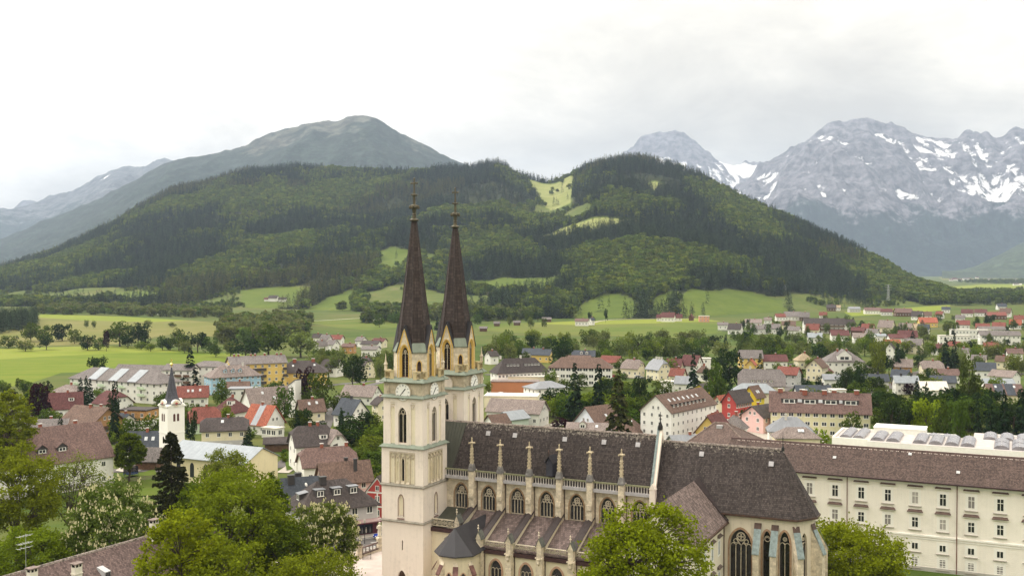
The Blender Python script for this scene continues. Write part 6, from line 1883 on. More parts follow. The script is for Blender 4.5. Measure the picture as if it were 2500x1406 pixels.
 (113,'house','white house with faded brown roof behind the garden birch','house',207.2,499.4,0,-0.087,10,6.7,4.2,6.6,'gable','white','pinkbrown',{}),
 (114,'house','grey slate house below the faded brown roof','house',192.9,468.9,0,-0.244,9.9,7.1,4,6.4,'gable','grey','slate',{'ch':[]}),
 (115,'house','modern white house with tilted slate roof at the right','house',234.7,519.4,0,-0.384,9,6.9,4.6,7.9,'gable','white','slate',{'ch':[]}),
 (116,'house','white twin-gabled house with pale roof at the right edge','house',228,484.5,0,-0.838,10.4,9.5,5,7.4,'gable','white','pinkgrey',{'ch':[]}),
 (117,'house','long metal-roofed house in front of the twin gables','house',214.8,462.9,0,-0.052,12.1,5,4,5.7,'gable','white','metal',{'ch':[]}),
 (118,'house','brown-roofed house with solar panels above the dark spruces','house',198.8,424,0,-0.105,13.1,8.7,4,7.6,'gable','cream','pinkbrown',{'ch':[],'strip':[(-0.35,3.5,'slate'),(0.3,3.5,'slate')],'sky':[(-0.5,0.3),(0.6,0.3)]}),
 (119,'house','white slim house with dark roof behind the tall lime tree','house',228.3,631.9,0,1.047,4.6,4.2,7,9.6,'gable','white','dark',{'ch':[]}),
 (120,'house','cream house with grey roof in the riverside trees at the right','house',258.7,674.5,0,-0.611,10.3,7.4,6,9.5,'gable','cream','grey',{'ch':[]}),
 (121,'house','white house with red roof in far village below the hill, first from left','house',282.3,1103.2,0,0,9.5,7,4.6,7.5,'gable','white','red',{},'houses of the far village'),
 (122,'house','white house with grey roof in far village below the hill, fourth from left','house',298.5,1115.5,0,-0.14,16.7,12.4,4.6,9.1,'gable','white','grey',{},'houses of the far village'),
 (123,'house','brown timber house with grey roof in far village below the hill','house',307.7,1103.1,0,-0.262,9.7,7.2,4.6,9,'gable','wood','grey',{},'houses of the far village'),
 (124,'house','white house with red roof in far village below the hill, second from left','house',339,1141.9,0,-0.349,7.5,5.5,4.6,7.6,'gable','white','red',{},'houses of the far village'),
 (125,'house','brown timber house with black roof in far village below the hill','house',415.4,1363.3,0,-0.436,10.5,7.8,4.6,8.2,'gable','wood','dark',{},'houses of the far village'),
 (126,'house','white house with sandy roof in far village below the hill','house',428.1,1377,0,-0.349,6.8,5,4.6,7.2,'gable','white','tan',{},'houses of the far village'),
 (127,'house','grey house with grey roof in far village below the hill','house',431.3,1322.3,0,0,13.4,9.9,4.6,7,'gable','grey','zinc',{},'houses of the far village'),
 (128,'house','white house with brown roof in far village below the hill, first from left','house',437.1,1271.5,0,-0.175,18.7,13.9,4.6,7.8,'gable','white','pinkbrown',{},'houses of the far village'),
 (129,'house','white house with dark red roof in far village below the hill, second from left','house',440.5,1232.3,0,-0.349,12.9,9.6,4.6,7.8,'gable','white','winered',{},'houses of the far village'),
 (130,'house','brown timber house with brown roof in far village below the hill','house',451.9,1211.2,0,-0.105,18.5,13.7,4.6,9.1,'gable','wood','pinkbrown',{},'houses of the far village'),
 (131,'house','white house with black roof in far village below the hill, second from left','house',434,1122.2,0,-0.698,10.6,7.8,4.6,9.5,'gable','white','dark',{},'houses of the far village'),
 (132,'house','white house with brown roof in far village below the hill, second from left','house',447.7,1132.6,0,-0.349,10,7.4,4.6,8.4,'gable','white','brown',{},'houses of the far village'),
 (133,'house','white house with red roof in far village below the hill, third from left','house',470.5,1152.5,0,-0.873,7.4,5.5,4.6,8,'gable','white','red',{},'houses of the far village'),
 (134,'house','white house with pale pinkish roof in far village below the hill, first from left','house',225.4,978,0,-0.262,14.5,10.8,4.6,7.8,'gable','white','pinkgrey',{},'houses of the far village'),
 (135,'house','white house with black roof in far village below the hill, first from left','house',186.7,875.5,0,-0.524,10.5,7.8,4.6,8.9,'gable','white','dark',{},'houses of the far village'),
 (136,'house','white house with grey roof in far village below the hill, second from left','house',205.3,875.8,0,-0.349,10.3,7.6,4.6,7.5,'gable','white','grey',{},'houses of the far village'),
 (137,'house','white house with grey roof in far village below the hill, third from left','house',218.7,883.3,0,-0.087,13.7,10.1,4.6,8.1,'gable','white','grey',{},'houses of the far village'),
 (138,'house','cream house with brown roof in far village below the hill, first from left','house',248.4,940.9,0,-0.262,11.4,8.5,4.6,7.7,'gable','cream','brown',{},'houses of the far village'),
 (139,'house','white house with grey roof in far village below the hill, fifth from left','house',231.1,857.3,0,-0.611,9.2,6.8,4.6,7.5,'gable','white','grey',{},'houses of the far village'),
 (140,'house','cream house with red roof in far village below the hill, first from left','house',249.7,869.6,0,-0.436,10,7.4,4.6,8.8,'gable','cream','red',{},'houses of the far village'),
 (141,'house','brown timber house with dark red roof in far village below the hill','house',281.6,852.1,0,-0.436,9.8,7.3,4.6,7.1,'gable','wood','winered',{},'houses of the far village'),
 (142,'house','cream house with red roof in far village below the hill, second from left','house',297.3,874.8,0,-0.698,9.4,6.9,4.6,8.6,'gable','cream','red',{},'houses of the far village'),
 (143,'house','cream house with pale pinkish roof in far village below the hill, first from left','house',324.1,906.7,0,-0.698,12,8.9,4.6,10.1,'gable','cream','pinkgrey',{},'houses of the far village'),
 (144,'house','cream house with pale pinkish roof in far village below the hill, second from left','house',328.8,874.9,0,-0.785,10.6,7.8,4.6,9.2,'gable','cream','pinkgrey',{},'houses of the far village'),
 (145,'house','cream house with sandy roof in far village below the hill','house',340.1,886.6,0,-0.698,7.8,5.8,4.6,8.2,'gable','cream','tan',{},'houses of the far village'),
 (146,'house','yellow house with orange roof in far village below the hill','house',390.9,986,0,-0.14,15.5,11.5,4.6,8.9,'gable','yellow','orange',{},'houses of the far village'),
 (147,'house','white house with slate roof in far village below the hill, first from left','house',343.8,874.8,0,-0.524,8.3,6.1,4.6,8.4,'gable','white','slate',{},'houses of the far village'),
 (148,'house','white house with dark red roof in far village below the hill, first from left','house',248.4,795,0,-0.14,12.5,9.3,4.6,8,'gable','white','winered',{},'houses of the far village'),
 (149,'house','white house with pale pinkish roof in far village below the hill, third from left','house',255.9,766.3,0,-0.175,12.4,9.2,4.6,7.6,'gable','white','pinkgrey',{},'houses of the far village'),
 (150,'house','white house with grey roof in far village below the hill, sixth from left','house',281.6,818.2,0,-0.698,8.2,6.1,4.6,7.7,'gable','white','grey',{},'houses of the far village'),
 (151,'house','white house with light metal roof in far village below the hill, second from left','house',275.1,783.4,0,0,7.3,5.4,4.6,6,'gable','white','metal',{},'houses of the far village'),
 (152,'house','white house with light metal roof in far village below the hill, first from left','house',222.6,770,0,-0.175,9.7,7.2,4.6,7.4,'gable','white','metal',{},'houses of the far village'),
 (153,'house','white house with dark red roof in far village below the hill, third from left','house',279.7,761.6,0,-0.087,11.8,8.7,4.6,7,'gable','white','winered',{},'houses of the far village'),
 (154,'house','grey house with dark red roof in far village below the hill','house',292.7,775.7,0,-0.175,12.5,9.3,4.6,8.9,'gable','grey','winered',{},'houses of the far village'),
 (155,'house','white house with orange roof in far village below the hill, first from left','house',256,706.2,0,-0.087,9.9,7.3,4.6,6.8,'gable','white','orange',{},'houses of the far village'),
 (156,'house','white house with red roof in far village below the hill, fourth from left','house',407.8,947.4,0,-0.349,10.5,7.8,4.6,8.1,'gable','white','red',{},'houses of the far village'),
 (157,'house','white house with red roof in far village below the hill, fifth from left','house',401.6,894.1,0,-0.436,10.3,7.6,4.6,7.9,'gable','white','red',{},'houses of the far village'),
 (158,'house','white house with red roof in far village below the hill, seventh from left','house',424.4,913,0,-0.524,9.8,7.3,4.6,8,'gable','white','red',{},'houses of the far village'),
 (159,'house','white house with orange roof in far village below the hill, second from left','house',455,947,0,-0.349,9.3,6.9,4.6,8.9,'gable','white','orange',{},'houses of the far village'),
 (160,'house','white house with dark red roof in far village below the hill, fifth from left','house',520,1197.1,0,-0.349,11.8,8.7,4.6,8.6,'gable','white','winered',{},'houses of the far village'),
 (161,'house','brown timber house with red roof in far village below the hill','house',524.5,1136,0,-0.209,18.8,13.9,4.6,7.9,'gable','wood','red',{},'houses of the far village'),
 (162,'house','white house with brown roof in far village below the hill, third from left','house',563.5,1196.3,0,-0.698,11.3,8.4,4.6,9.8,'gable','white','brown',{},'houses of the far village'),
 (163,'house','white house with dark red roof in far village below the hill, sixth from left','house',540.4,1208.3,0,-0.524,12.2,9,4.6,8.2,'gable','white','winered',{},'houses of the far village'),
 (164,'house','white house with slate roof in far village below the hill, second from left','house',541.1,1306.8,0,-0.436,9.2,6.8,4.6,7.5,'gable','white','slate',{},'houses of the far village'),
 (165,'house','white house with slate roof in far village below the hill, third from left','house',657.9,1409.4,0,-0.087,11.4,8.5,4.6,8.3,'gable','white','slate',{},'houses of the far village'),
 (166,'house','white house with grey roof in far village below the hill, seventh from left','house',459.5,1074.3,0,-0.524,8.1,6,4.6,7.4,'gable','white','grey',{},'houses of the far village'),
 (167,'house','white house with red roof in far village below the hill, eighth from left','house',511,1056.8,0,-0.349,8.3,6.2,4.6,7.8,'gable','white','red',{},'houses of the far village'),
 (168,'house','white house with pale pinkish roof in far village below the hill, second from left','house',251.6,1030.5,0,-0.349,6.7,5,4.6,6.9,'gable','white','pinkgrey',{},'houses of the far village'),
 (169,'house','white house with grey roof in far village below the hill, first from left','house',189.1,939.9,0,-0.175,8.6,6.4,4.6,6.6,'gable','white','grey',{},'houses of the far village'),
 (170,'house','white house with red roof in far village below the hill, sixth from left','house',308.7,675.5,0,-0.349,8,5.9,4.6,7,'gable','white','red',{},'houses of the far village'),
 (171,'house','white house with grey roof in far village below the hill, eighth from left','house',270.5,628.4,0,-0.524,7.1,5.3,4.6,6.9,'gable','white','grey',{},'houses of the far village'),
 (172,'house','white house with brown roof in far village below the hill, fourth from left','house',298.7,622.8,0,-0.262,8,5.9,4.6,7,'gable','white','pinkbrown',{},'houses of the far village'),
 (173,'house','white house with dark red roof in far village below the hill, fourth from left','house',269.9,664.4,0,-0.436,6.8,5,4.6,6.8,'gable','white','winered',{},'houses of the far village'),
 (174,'house','cream house with grey roof in far village below the hill','house',257.4,576.9,0,-0.611,6.9,5.1,4.6,6.9,'gable','cream','grey',{},'houses of the far village'),
 (175,'house','cream house with red roof in far village below the hill, third from left','house',289.5,686.2,0,-0.175,7.2,5.3,4.6,6.8,'gable','cream','red',{},'houses of the far village'),
 (176,'house','cream house with brown roof in far village below the hill, second from left','house',267.8,571.4,0,-0.698,6.1,4.5,4.6,6.9,'gable','cream','brown',{},'houses of the far village'),
 (177,'hotel','long dark-roofed hotel with white balconies in the far village','hotel',265.1,890.7,0,-0.105,33.9,10.6,8,12.6,'gable','white','dark',{'st':3,'nl':9,'ch':[],'balc':[(-0.95,0.95,3),(-0.95,0.95,5.7)]}),
 (178,'hotel','dark-roofed wing right of the long hotel in the far village','hotel',284.6,888.4,0,-0.349,11.1,8,7,11.7,'half','white','dark',{'ch':[]}),
 (179,'apartment_block','long white apartment row with pale roofs at the far right','building',357.7,816,0,-0.105,30.8,6.2,7,7,'flat','white','pale',{'st':2,'nl':12}),
 (180,'apartment_block','lower white apartment row in front of the pale-roofed row','building',314.4,745.3,0,-0.105,21.1,5.3,7,7,'flat','white','pale',{'st':2,'nl':9}),
 (181,'apartment_block','white apartment row with grey roof at the far right edge','building',351.3,755.7,0,-0.175,27.1,7.5,7,9.7,'gable','white','grey',{'st':2,'nl':9,'ch':[]}),
 (182,'apartment_block','white row with grey roof behind the apartment rows','building',386.2,844.9,0,-0.105,19.9,6.6,6,8.1,'gable','white','grey',{'st':2,'nl':6,'ch':[]}),
 (183,'farmhouse','white farmhouse with dark roof on the meadow left of the spires','house',-344.9,1517,7.8,-0.175,12.8,9.2,5,8.5,'gable','white','dark',{'win':False}),
 (184,'farm_building','small white outbuilding left of the meadow farmhouse','house',-356.7,1527.1,7.5,-0.175,7.5,5.4,3.5,5.5,'gable','white','winered',{'win':False}),
 (185,'farm_building','long farm stable right of the meadow farmhouse','barn',-329.7,1507.2,7.6,-0.175,10.9,6.1,4,6.3,'gable','white','dark',{'win':False}),
 (186,'farmhouse','white farmhouse with slate roof on the meadow right of the spires','house',-14.7,1392.7,17.7,-0.524,9.3,7.8,5,8,'gable','cream','slate',{}),
 (187,'barn','small brown barn beside the slate-roofed farmhouse','barn',-28.5,1401.6,18,-0.349,6.4,4.9,3.6,5.5,'gable','wood','dark',{'win':False}),
 (188,'farmhouse','white farmhouse with pink and grey roof on the wide field','house',67.3,1007.4,0,-0.209,12.1,7.5,4.6,6.8,'gable','white','pinkbrown',{}),
 (189,'house','white house with slate gable beside the field farmhouse','house',77.8,1021.2,0,0.698,4.3,3.6,5,7.2,'gable','white','slate',{}),
 (190,'farmhouse','large white farmhouse with wine red roof at the foot of the meadow','house',162,1085.5,0,-0.349,13.1,8.7,5,9.5,'gable','white','winered',{}),
 (191,'farm_building','low wing with wine red roof right of the large farmhouse','house',173.5,1096.7,0,-0.175,8.6,5.4,4,7.3,'gable','white','winered',{}),
 (192,'house','small white house with red roof left of the large farmhouse','house',155,1096.3,0,-0.349,6.4,4.9,4,6.9,'gable','white','winered',{}),
 (193,'house','salmon box house with flat roof at the foot of the meadow','house',198.1,1081.4,0,-0.087,10.4,6.9,6,6,'flat','salmon','pale',{}),
 (194,'barn','brown pointed barn between the farmhouse and the salmon house','barn',189.1,1105.4,0,1.047,4.6,3.8,4,6.4,'gable','wood','winered',{'win':False}),
 (195,'hay_barn','low brown hay barn on the wide field right of the spires, fourth from left','barn',35.9,1081.5,0,-0.087,8.9,4.9,3,4.6,'gable','wood','grey',{'win':False,'ch':[]},'hay barns on the field'),
 (196,'hay_barn','low brown hay barn on the wide field right of the spires, third from left','barn',4.8,1013.8,0,-0.087,6.1,3.4,3,4.5,'gable','wood','grey',{'win':False,'ch':[]},'hay barns on the field'),
 (197,'hay_barn','low brown hay barn on the wide field right of the spires, second from left','barn',-14.4,998.1,0,-0.087,5.2,2.9,3,4.5,'gable','wood','grey',{'win':False,'ch':[]},'hay barns on the field'),
 (198,'hay_barn','low brown hay barn on the wide field right of the spires, first from left','barn',-25,914.7,0,-0.087,6.2,3.4,3,4.3,'gable','wood','grey',{'win':False,'ch':[]},'hay barns on the field'),
 (199,'house','white house with grey roof at the field edge left of the spires','house',-152.4,1114.7,0,-0.105,14.8,9.2,5,8.3,'gable','white','zinc',{}),
 (200,'house','white house with slate roof beside the field road left of the spires','house',-139,1133.3,0,-0.175,9.7,6.4,5,7.5,'gable','white','slate',{}),
 (201,'house','pale house with tan roof at the edge of the willow belt','house',-444.3,1282.2,0,-0.175,6.8,4.6,4,6.8,'gable','cream','pinkgrey',{'win':False}),
 (202,'house','white house with dark roof at the end of the willow belt','house',-421.2,1256.6,0,-0.524,6.1,5.1,5,8.2,'gable','white','dark',{'win':False}),
 (203,'hut','red hut on the scrubby slope at far left','hut',-657.7,1614.2,3.6,0,7.6,5,3,4.9,'gable','terracotta','red',{'win':False,'ch':[]}),
 (204,'house','white house with brown roof at the far valley end, first from left','house',2067.4,4937.1,0,-0.175,15.7,12.1,5.1,9,'gable','white','pinkbrown',{'ch':[],'win':False},'houses at the far end of the valley'),
 (205,'house','white house with dark red roof at the far valley end, first from left','house',2160,5120,0,-0.175,22.8,17.5,7.3,13.1,'gable','white','winered',{'ch':[],'win':False},'houses at the far end of the valley'),
 (206,'house','white house with brown roof at the far valley end, second from left','house',2107.9,4937.1,0,-0.175,18.8,14.5,6.1,10.8,'gable','white','pinkbrown',{'ch':[],'win':False},'houses at the far end of the valley'),
 (207,'house','white house with grey roof at the far valley end, first from left','house',2297.1,5316.9,0,-0.175,20.2,15.6,6.5,11.7,'gable','white','grey',{'ch':[],'win':False},'houses at the far end of the valley'),
 (208,'house','white house with brown roof at the far valley end, third from left','house',2410.6,5529.6,0,-0.175,17.6,13.5,5.7,10.1,'gable','white','pinkbrown',{'ch':[],'win':False},'houses at the far end of the valley'),
 (209,'house','white house with grey roof at the far valley end, second from left','house',3205.9,7275.8,0,-0.175,20.8,16,6.7,12,'gable','white','grey',{'ch':[],'win':False},'houses at the far end of the valley'),
 (210,'house','white house with brown roof at the far valley end, fourth from left','house',3240,7275.8,0,-0.175,25.4,19.5,8.2,14.7,'gable','white','pinkbrown',{'ch':[],'win':False},'houses at the far end of the valley'),
 (211,'house','white house with grey roof at the far valley end, third from left','house',3291.2,7275.8,0,-0.175,23.1,17.8,7.5,13.3,'gable','white','grey',{'ch':[],'win':False},'houses at the far end of the valley'),
 (212,'house','white house with white roof at the far valley end, third from left','house',3325.3,7275.8,0,-0.175,27.7,21.3,9,16,'gable','white','pale',{'ch':[],'win':False},'houses at the far end of the valley'),
 (213,'house','white house with white roof at the far valley end, fourth from left','house',3353.7,7275.8,0,-0.175,20.8,16,6.7,12,'gable','white','pale',{'ch':[],'win':False},'houses at the far end of the valley'),
 (214,'house','white house with grey roof at the far valley end, fourth from left','house',3438.9,7275.8,0,-0.175,30,23.1,9.7,17.3,'gable','white','grey',{'ch':[],'win':False},'houses at the far end of the valley'),
 (215,'house','white house with dark red roof at the far valley end, second from left','house',2785.9,6283.6,0,-0.175,17.9,13.8,5.8,10.4,'gable','white','winered',{'ch':[],'win':False},'houses at the far end of the valley'),
 (216,'house','white house with pale pinkish roof at the far valley end','house',2419.6,5316.9,0,-0.175,16.9,13,5.5,9.7,'gable','white','pinkgrey',{'ch':[],'win':False},'houses at the far end of the valley'),
 (217,'house','cream house with grey roof at the far valley end','house',2360.6,4937.1,0,-0.175,18.8,14.5,6.1,10.8,'gable','cream','grey',{'ch':[],'win':False},'houses at the far end of the valley'),
 (218,'house','white house with black roof at the far valley end','house',1703.1,3544.6,0,-0.175,15.8,12.1,5.1,9.1,'gable','white','dark',{'ch':[],'win':False},'houses at the far end of the valley'),
 (219,'house','white house with white roof at the far valley end, fifth from left','house',1716.9,3544.6,0,-0.175,10.1,7.8,3.3,5.8,'gable','white','pale',{'ch':[],'win':False},'houses at the far end of the valley'),
 (220,'house','white house with white roof at the far valley end, first from left','house',3035.4,7275.8,0,-0.175,18.5,14.2,6,10.7,'gable','white','pale',{'ch':[],'win':False},'houses at the far end of the valley'),
 (221,'house','white house with white roof at the far valley end, second from left','house',3186,7275.8,0,-0.175,18.5,14.2,6,10.7,'gable','white','pale',{'ch':[],'win':False},'houses at the far end of the valley'),
]
# ------------------------------------------------------------------ town houses
WALLC = {'white': (0.80,0.785,0.74),'cream': (0.75,0.68,0.50),'yellow': (0.70,0.50,0.16),'paleyellow': (0.68,0.64,0.42),'ochre': (0.44,0.25,0.12),'blue': (0.33,0.50,0.62),
   'pink': (0.74,0.50,0.47),'red': (0.42,0.07,0.062),'grey': (0.50,0.49,0.48),'wood': (0.13,0.07,0.04),'timber': (0.50,0.27,0.10),'green': (0.55,0.66,0.48),
   'paleblue': (0.70,0.74,0.80),'terracotta': (0.40,0.17,0.08),'salmon': (0.66,0.34,0.22),'palegreen': (0.58,0.66,0.58),'dark': (0.07,0.06,0.055),'bright': (0.72,0.55,0.05)}
ROOFC = {'brown': (0.135,0.088,0.070),'dark': (0.068,0.056,0.054),'red': (0.19,0.066,0.052),'orange': (0.32,0.10,0.062),'grey': (0.17,0.15,0.145),'winered': (0.115,0.047,0.045),
   'metal': (0.25,0.275,0.30),'slate': (0.062,0.070,0.085),'pinkgrey': (0.215,0.175,0.16),'pinkbrown': (0.145,0.093,0.082),'tan': (0.34,0.27,0.18),'pale': (0.66,0.62,0.55),'zinc': (0.20,0.21,0.23)}
def roof_mat(k):
 if k in ('metal','pale','zinc'): return seam_metal(ROOFC[k],0.6,0.45)
 if k == 'slate': return tiles(ROOFC[k],2.6,0.2,0.03)
 return tiles(ROOFC[k],3.0,0.32,0.06)
M_frame = flat('window_frame',(0.80,0.79,0.75),0.5,var=0.03)
M_pane = glass((0.030,0.033,0.037),0.15)
M_brick = flat('chimney_brick',(0.30,0.10,0.065),0.9,var=0.25,scale=3)
M_chw = plaster((0.6,0.57,0.52),0.15)
M_balc = flat('balcony_wood',(0.10,0.055,0.035),0.8,var=0.2)
M_base = plaster((0.45,0.43,0.40),0.12)
def win_mesh(full):
 m = MB()
 t = 0.09
 m.mat(0)
 m.box(-0.5,-0.5 + t,-0.05,0,0,1); m.box(0.5 - t,0.5,-0.05,0,0,1); m.box(-0.5 + t,0.5 - t,-0.05,0,0,t); m.box(-0.5 + t,0.5 - t,-0.05,0,1 - t,1)
 m.box(-0.04,0.04,-0.045,0,t,1 - t)
 m.box(-0.58,0.58,-0.10,0,-0.07,0.0)
 if full:
  m.mat(1).quad((-0.5 + t,-0.02,t),(0.5 - t,-0.02,t),(0.5 - t,-0.02,1 - t),(-0.5 + t,-0.02,1 - t))
 return m.mesh('window',[M_frame,M_pane])
def pane_mesh():
 m = MB(); m.quad((-0.45,-0.02,0.05),(0.45,-0.02,0.05),(0.45,-0.02,0.95),(-0.45,-0.02,0.95))
 return m.mesh('pane',M_pane)
WIN_F,WIN_N,PANE = win_mesh(True),win_mesh(False),pane_mesh()
def window(parent,x,y,z,ang,w,h,near):
 o = ob('window',WIN_N if near else WIN_F,parent,(x,y,z),ang,(w,1,h))
 if near: ob('pane',PANE,o)
 return o
CHM = {}
def chimney(parent,x,y,z0,z1,k='b',s=0.7):
 key = (k,round(z1 - z0,1),s)
 if key not in CHM:
  h = z1 - z0; m = MB()
  m.mat(0).box(-s/2,s/2,-s*.4,s*.4,0,h - 0.15); m.mat(1).box(-s/2 - .1,s/2 + .1,-s*.4 - .1,s*.4 + .1,h - 0.15,h)
  CHM[key] = m.mesh('chimney',[M_brick if k == 'b' else (M_chw if k == 'w' else flat('dark_flue',(0.05,0.045,0.045),0.7)),flat('chimney_lid',(0.5,0.48,0.45) if k != 'd' else (0.06,0.06,0.06),0.7)])
 return ob('chimney',CHM[key],parent,(x,y,z0))
def house(name,label,cat,x,y,z,rot,Lh,W,ze,zr,roof,wallk,roofk,o,group=None):
 r = thing(name,label,cat,(x,y,z),rot,group)
 D = math.hypot(x,y)
 near = D < 300
 wm = plaster(WALLC[wallk],0.07) if wallk not in ('wood','timber','dark') else flat('boards',WALLC[wallk],0.8,var=0.25,scale=2.0)
 hl,hw = Lh/2,W/2
 ov = o.get('ov',0.6)
 rise = zr - ze
 m = MB()
 m.mat(0)
 hip = {'hip': hw,'half': hw*0.42,'gable': 0,'flat': 0,'pyr': hl}.get(roof,0)
 hip = min(hip,hl*0.92) if roof in ('hip','pyr') else min(hip,hl*0.6)
 for s in (-1,1):
  m.quad((-hl*s,hw*-s,0),(hl*s,hw*-s,0),(hl*s,hw*-s,ze),(-hl*s,hw*-s,ze))
 up = o.get('upper')
 for s in (-1,1):
  pts = [(hl*s,-hw*s,0),(hl*s,hw*s,0),(hl*s,hw*s,ze)]
  if roof == 'gable': pts += [(hl*s,0,zr - 0.12)]
  elif roof == 'half':
   k = 0.55
   pts += [(hl*s,hw*s*(1 - k),ze + rise*k),(hl*s,-hw*s*(1 - k),ze + rise*k)]
  pts += [(hl*s,-hw*s,ze)]
  m.poly(pts)
 m.build('wall',wm,r)
 if o.get('base') and D < 480:
  m = MB(); m.box(-hl - .04,hl + .04,-hw - .04,hw + .04,0,o['base']); m.build('plinth',plaster(WALLC[o['basec']],.07) if 'basec' in o else M_base,r)
 if up and roof in ('gable','half'):
  for s in (-1,1):
   k = 0.55 if roof == 'half' else 0.97
   m = MB(); q = [(-hw,ze - 0.1),(hw,ze - 0.1),(hw*(1 - k),ze + rise*k),(-hw*(1 - k),ze + rise*k)]
   m.prism(q,lambda a,b,d: (s*(hl + d),a*s,b),0.0,0.06)
   m.build('gable_boarding',flat('boards',WALLC[up],0.8,var=0.25,scale=2.0),r)
 # roof slabs
 m = MB(); th = 0.22
 sl = rise/hw if hw else 0
 zo = ze - sl*ov
 def slab(pts):
  top = [(p[0],p[1],p[2] + th) for p in pts]
  m.poly(top); m.poly(pts[::-1])
  n = len(pts)
  for i in range(n):
   j = (i + 1) % n
   m.quad(pts[i],pts[j],top[j],top[i])
 if roof == 'flat':
  m.box(-hl - .25,hl + .25,-hw - .25,hw + .25,ze,ze + 0.35)
 elif roof == 'shed':
  slab([(-hl - ov,-hw - ov,ze),(hl + ov,-hw - ov,ze),(hl + ov,hw + ov,zr),(-hl - ov,hw + ov,zr)])
 elif roof in ('hip','pyr'):
  e = hl + ov; w_ = hw + ov; rx = hl - hip
  zt = zr
  A_,B2,C_,D2 = (-e,-w_,zo),(e,-w_,zo),(e,w_,zo),(-e,w_,zo)
  p,q = (-rx,0,zt),(rx,0,zt)
  m.quad(A_,B2,q,p); m.poly([B2,C_,q]); m.quad(C_,D2,p,q); m.poly([D2,A_,p])
  for a,b in ((A_,B2),(B2,C_),(C_,D2),(D2,A_)):
   m.quad((a[0],a[1],a[2] - 0.2),(b[0],b[1],b[2] - 0.2),b,a)
  m.quad((-e,w_,zo - .2),(e,w_,zo - .2),(e,-w_,zo - .2),(-e,-w_,zo - .2))
 else:
  e = hl + ov
  if roof == 'gable':
   for s in (-1,1):
    slab([(-e*s,-s*(hw + ov),zo),(e*s,-s*(hw + ov),zo),(e*s,0,zr),(-e*s,0,zr)])
  else:
   k = 0.55; yk = hw*(1 - k); zk = ze + rise*k
   for s in (-1,1):
    slab([(-e*s,-s*(hw + ov),zo),(e*s,-s*(hw + ov),zo),(e*s,-s*yk,zk),((e - hip)*s,0,zr),(-(e - hip)*s,0,zr),(-e*s,-s*yk,zk)])
    slab([(e*s,-yk*s,zk),(e*s,yk*s,zk),((e - hip)*s,0,zr)])
 rf = m.build('roof',roof_mat(roofk),r)
 # which walls face the viewpoint
 fx = -(x*math.cos(rot) + y*math.sin(rot)); fy = -(-x*math.sin(rot) + y*math.cos(rot))   # direction to the viewpoint in house axes
 sf = -1 if fy < 0 else 1
 sg = -1 if fx < 0 else 1
 st = o.get('st',max(1,int(ze/2.7)))
 ww,wh = o.get('ws',(1.05,1.3))
 if o.get('win',True):
  n = max(1,int(o.get('nl',Lh/3.0)))
  fh = ze/st
  for k in range(st):
   zz = k*fh + fh*0.34
   for i in range(n):
    if o.get('shop') and k == 0: continue
    xx = -hl + Lh*(i + 0.5)/n
    window(r,xx,sf*(hw + 0.01),zz,0 if sf < 0 else math.pi,ww,min(wh,fh*.55),near)
  n = max(1,int(o.get('ng',W/3.2)))
  if abs(fx) > 0.10*abs(fy):
   for k in range(st):
    zz = k*fh + fh*0.34
    for i in range(n):
     if o.get('shop') and k == 0: continue
     yy = -hw + W*(i + 0.5)/n
     window(r,sg*(hl + (0.07 if False else 0.01)),yy,zz,math.pi/2 if sg > 0 else -math.pi/2,ww,min(wh,fh*.55),near)
   if roof in ('gable','half') and rise > 2.4:
    for yy in ((-0.9,0.9) if W > 7 else (0,)):
     window(r,sg*(hl + (0.075 if up else 0.01)),yy,ze + rise*0.12,math.pi/2 if sg > 0 else -math.pi/2,ww*0.85,min(1.1,rise*.35),near)
 top = lambda yy: zr - abs(yy)*(rise/hw if hw else 0) + th
 for i,(fxx,fyy,k) in enumerate(o.get('ch',[(0.15,0.0,'b')] if roof not in ('flat','shed') else [])):
  yy = fyy*hw; zt = top(yy) if roof != 'flat' else ze + 0.3
  chimney(r,fxx*hl,yy,zt - 0.5,max(zt,zr) + 0.95,k,o.get('cs',0.75))
 for fxx,fyy in o.get('sky',[]):
  yy = sf*fyy*hw
  m = MB(); m.mat(0).box(-0.42,0.42,-0.6,0.6,0,0.07)
  ang = math.atan2(rise,hw)*(1 if sf < 0 else -1)
  m.build('roof_window',flat('roof_window_glass',(0.50,0.52,0.54),0.2,0.5,var=0.1),rf,loc=(fxx*hl,yy,top(yy) + 0.01),rot=(ang,0,0))
 for fxx,kw in o.get('dorm',[]):
  dw = kw.get('w',1.5); y0 = sf*hw*kw.get('y',0.72); zb = top(y0) - 0.15; dh = kw.get('h',1.25)
  yb = sf*max(0.0,(zr - (zb + dh))/max(rise/hw,.01)) if kw.get('k') != 'g' else sf*max(0.0,(zr - (zb + dh + dw*.35))/max(rise/hw,.01))
  m = MB(); a,b = sorted((y0,yb))
  m.mat(0).box(fxx*hl - dw/2,fxx*hl + dw/2,a,b,zb - 0.3,zb + dh)
  if kw.get('k') == 'g':
   m.prism([(-dw/2,zb + dh),(dw/2,zb + dh),(0,zb + dh + dw*.42)],lambda p,q,d: (fxx*hl + p,d,q),a,b)
   m.mat(1)
   for s in (-1,1):
    xa,xb = fxx*hl,fxx*hl + s*(dw/2 + .25)
    m.hexa([(xa,a - .2,zb + dh + dw*.44),(xa,b + .2,zb + dh + dw*.44),(xb,a - .2,zb + dh - .1),(xb,b + .2,zb + dh - .1),
      (xa,a - .2,zb + dh + dw*.44 + .12),(xa,b + .2,zb + dh + dw*.44 + .12),(xb,a - .2,zb + dh + .02),(xb,b + .2,zb + dh + .02)])
  else:
   m.mat(1).box(fxx*hl - dw/2 - .15,fxx*hl + dw/2 + .15,a - .15,b + .15,zb + dh,zb + dh + .12)
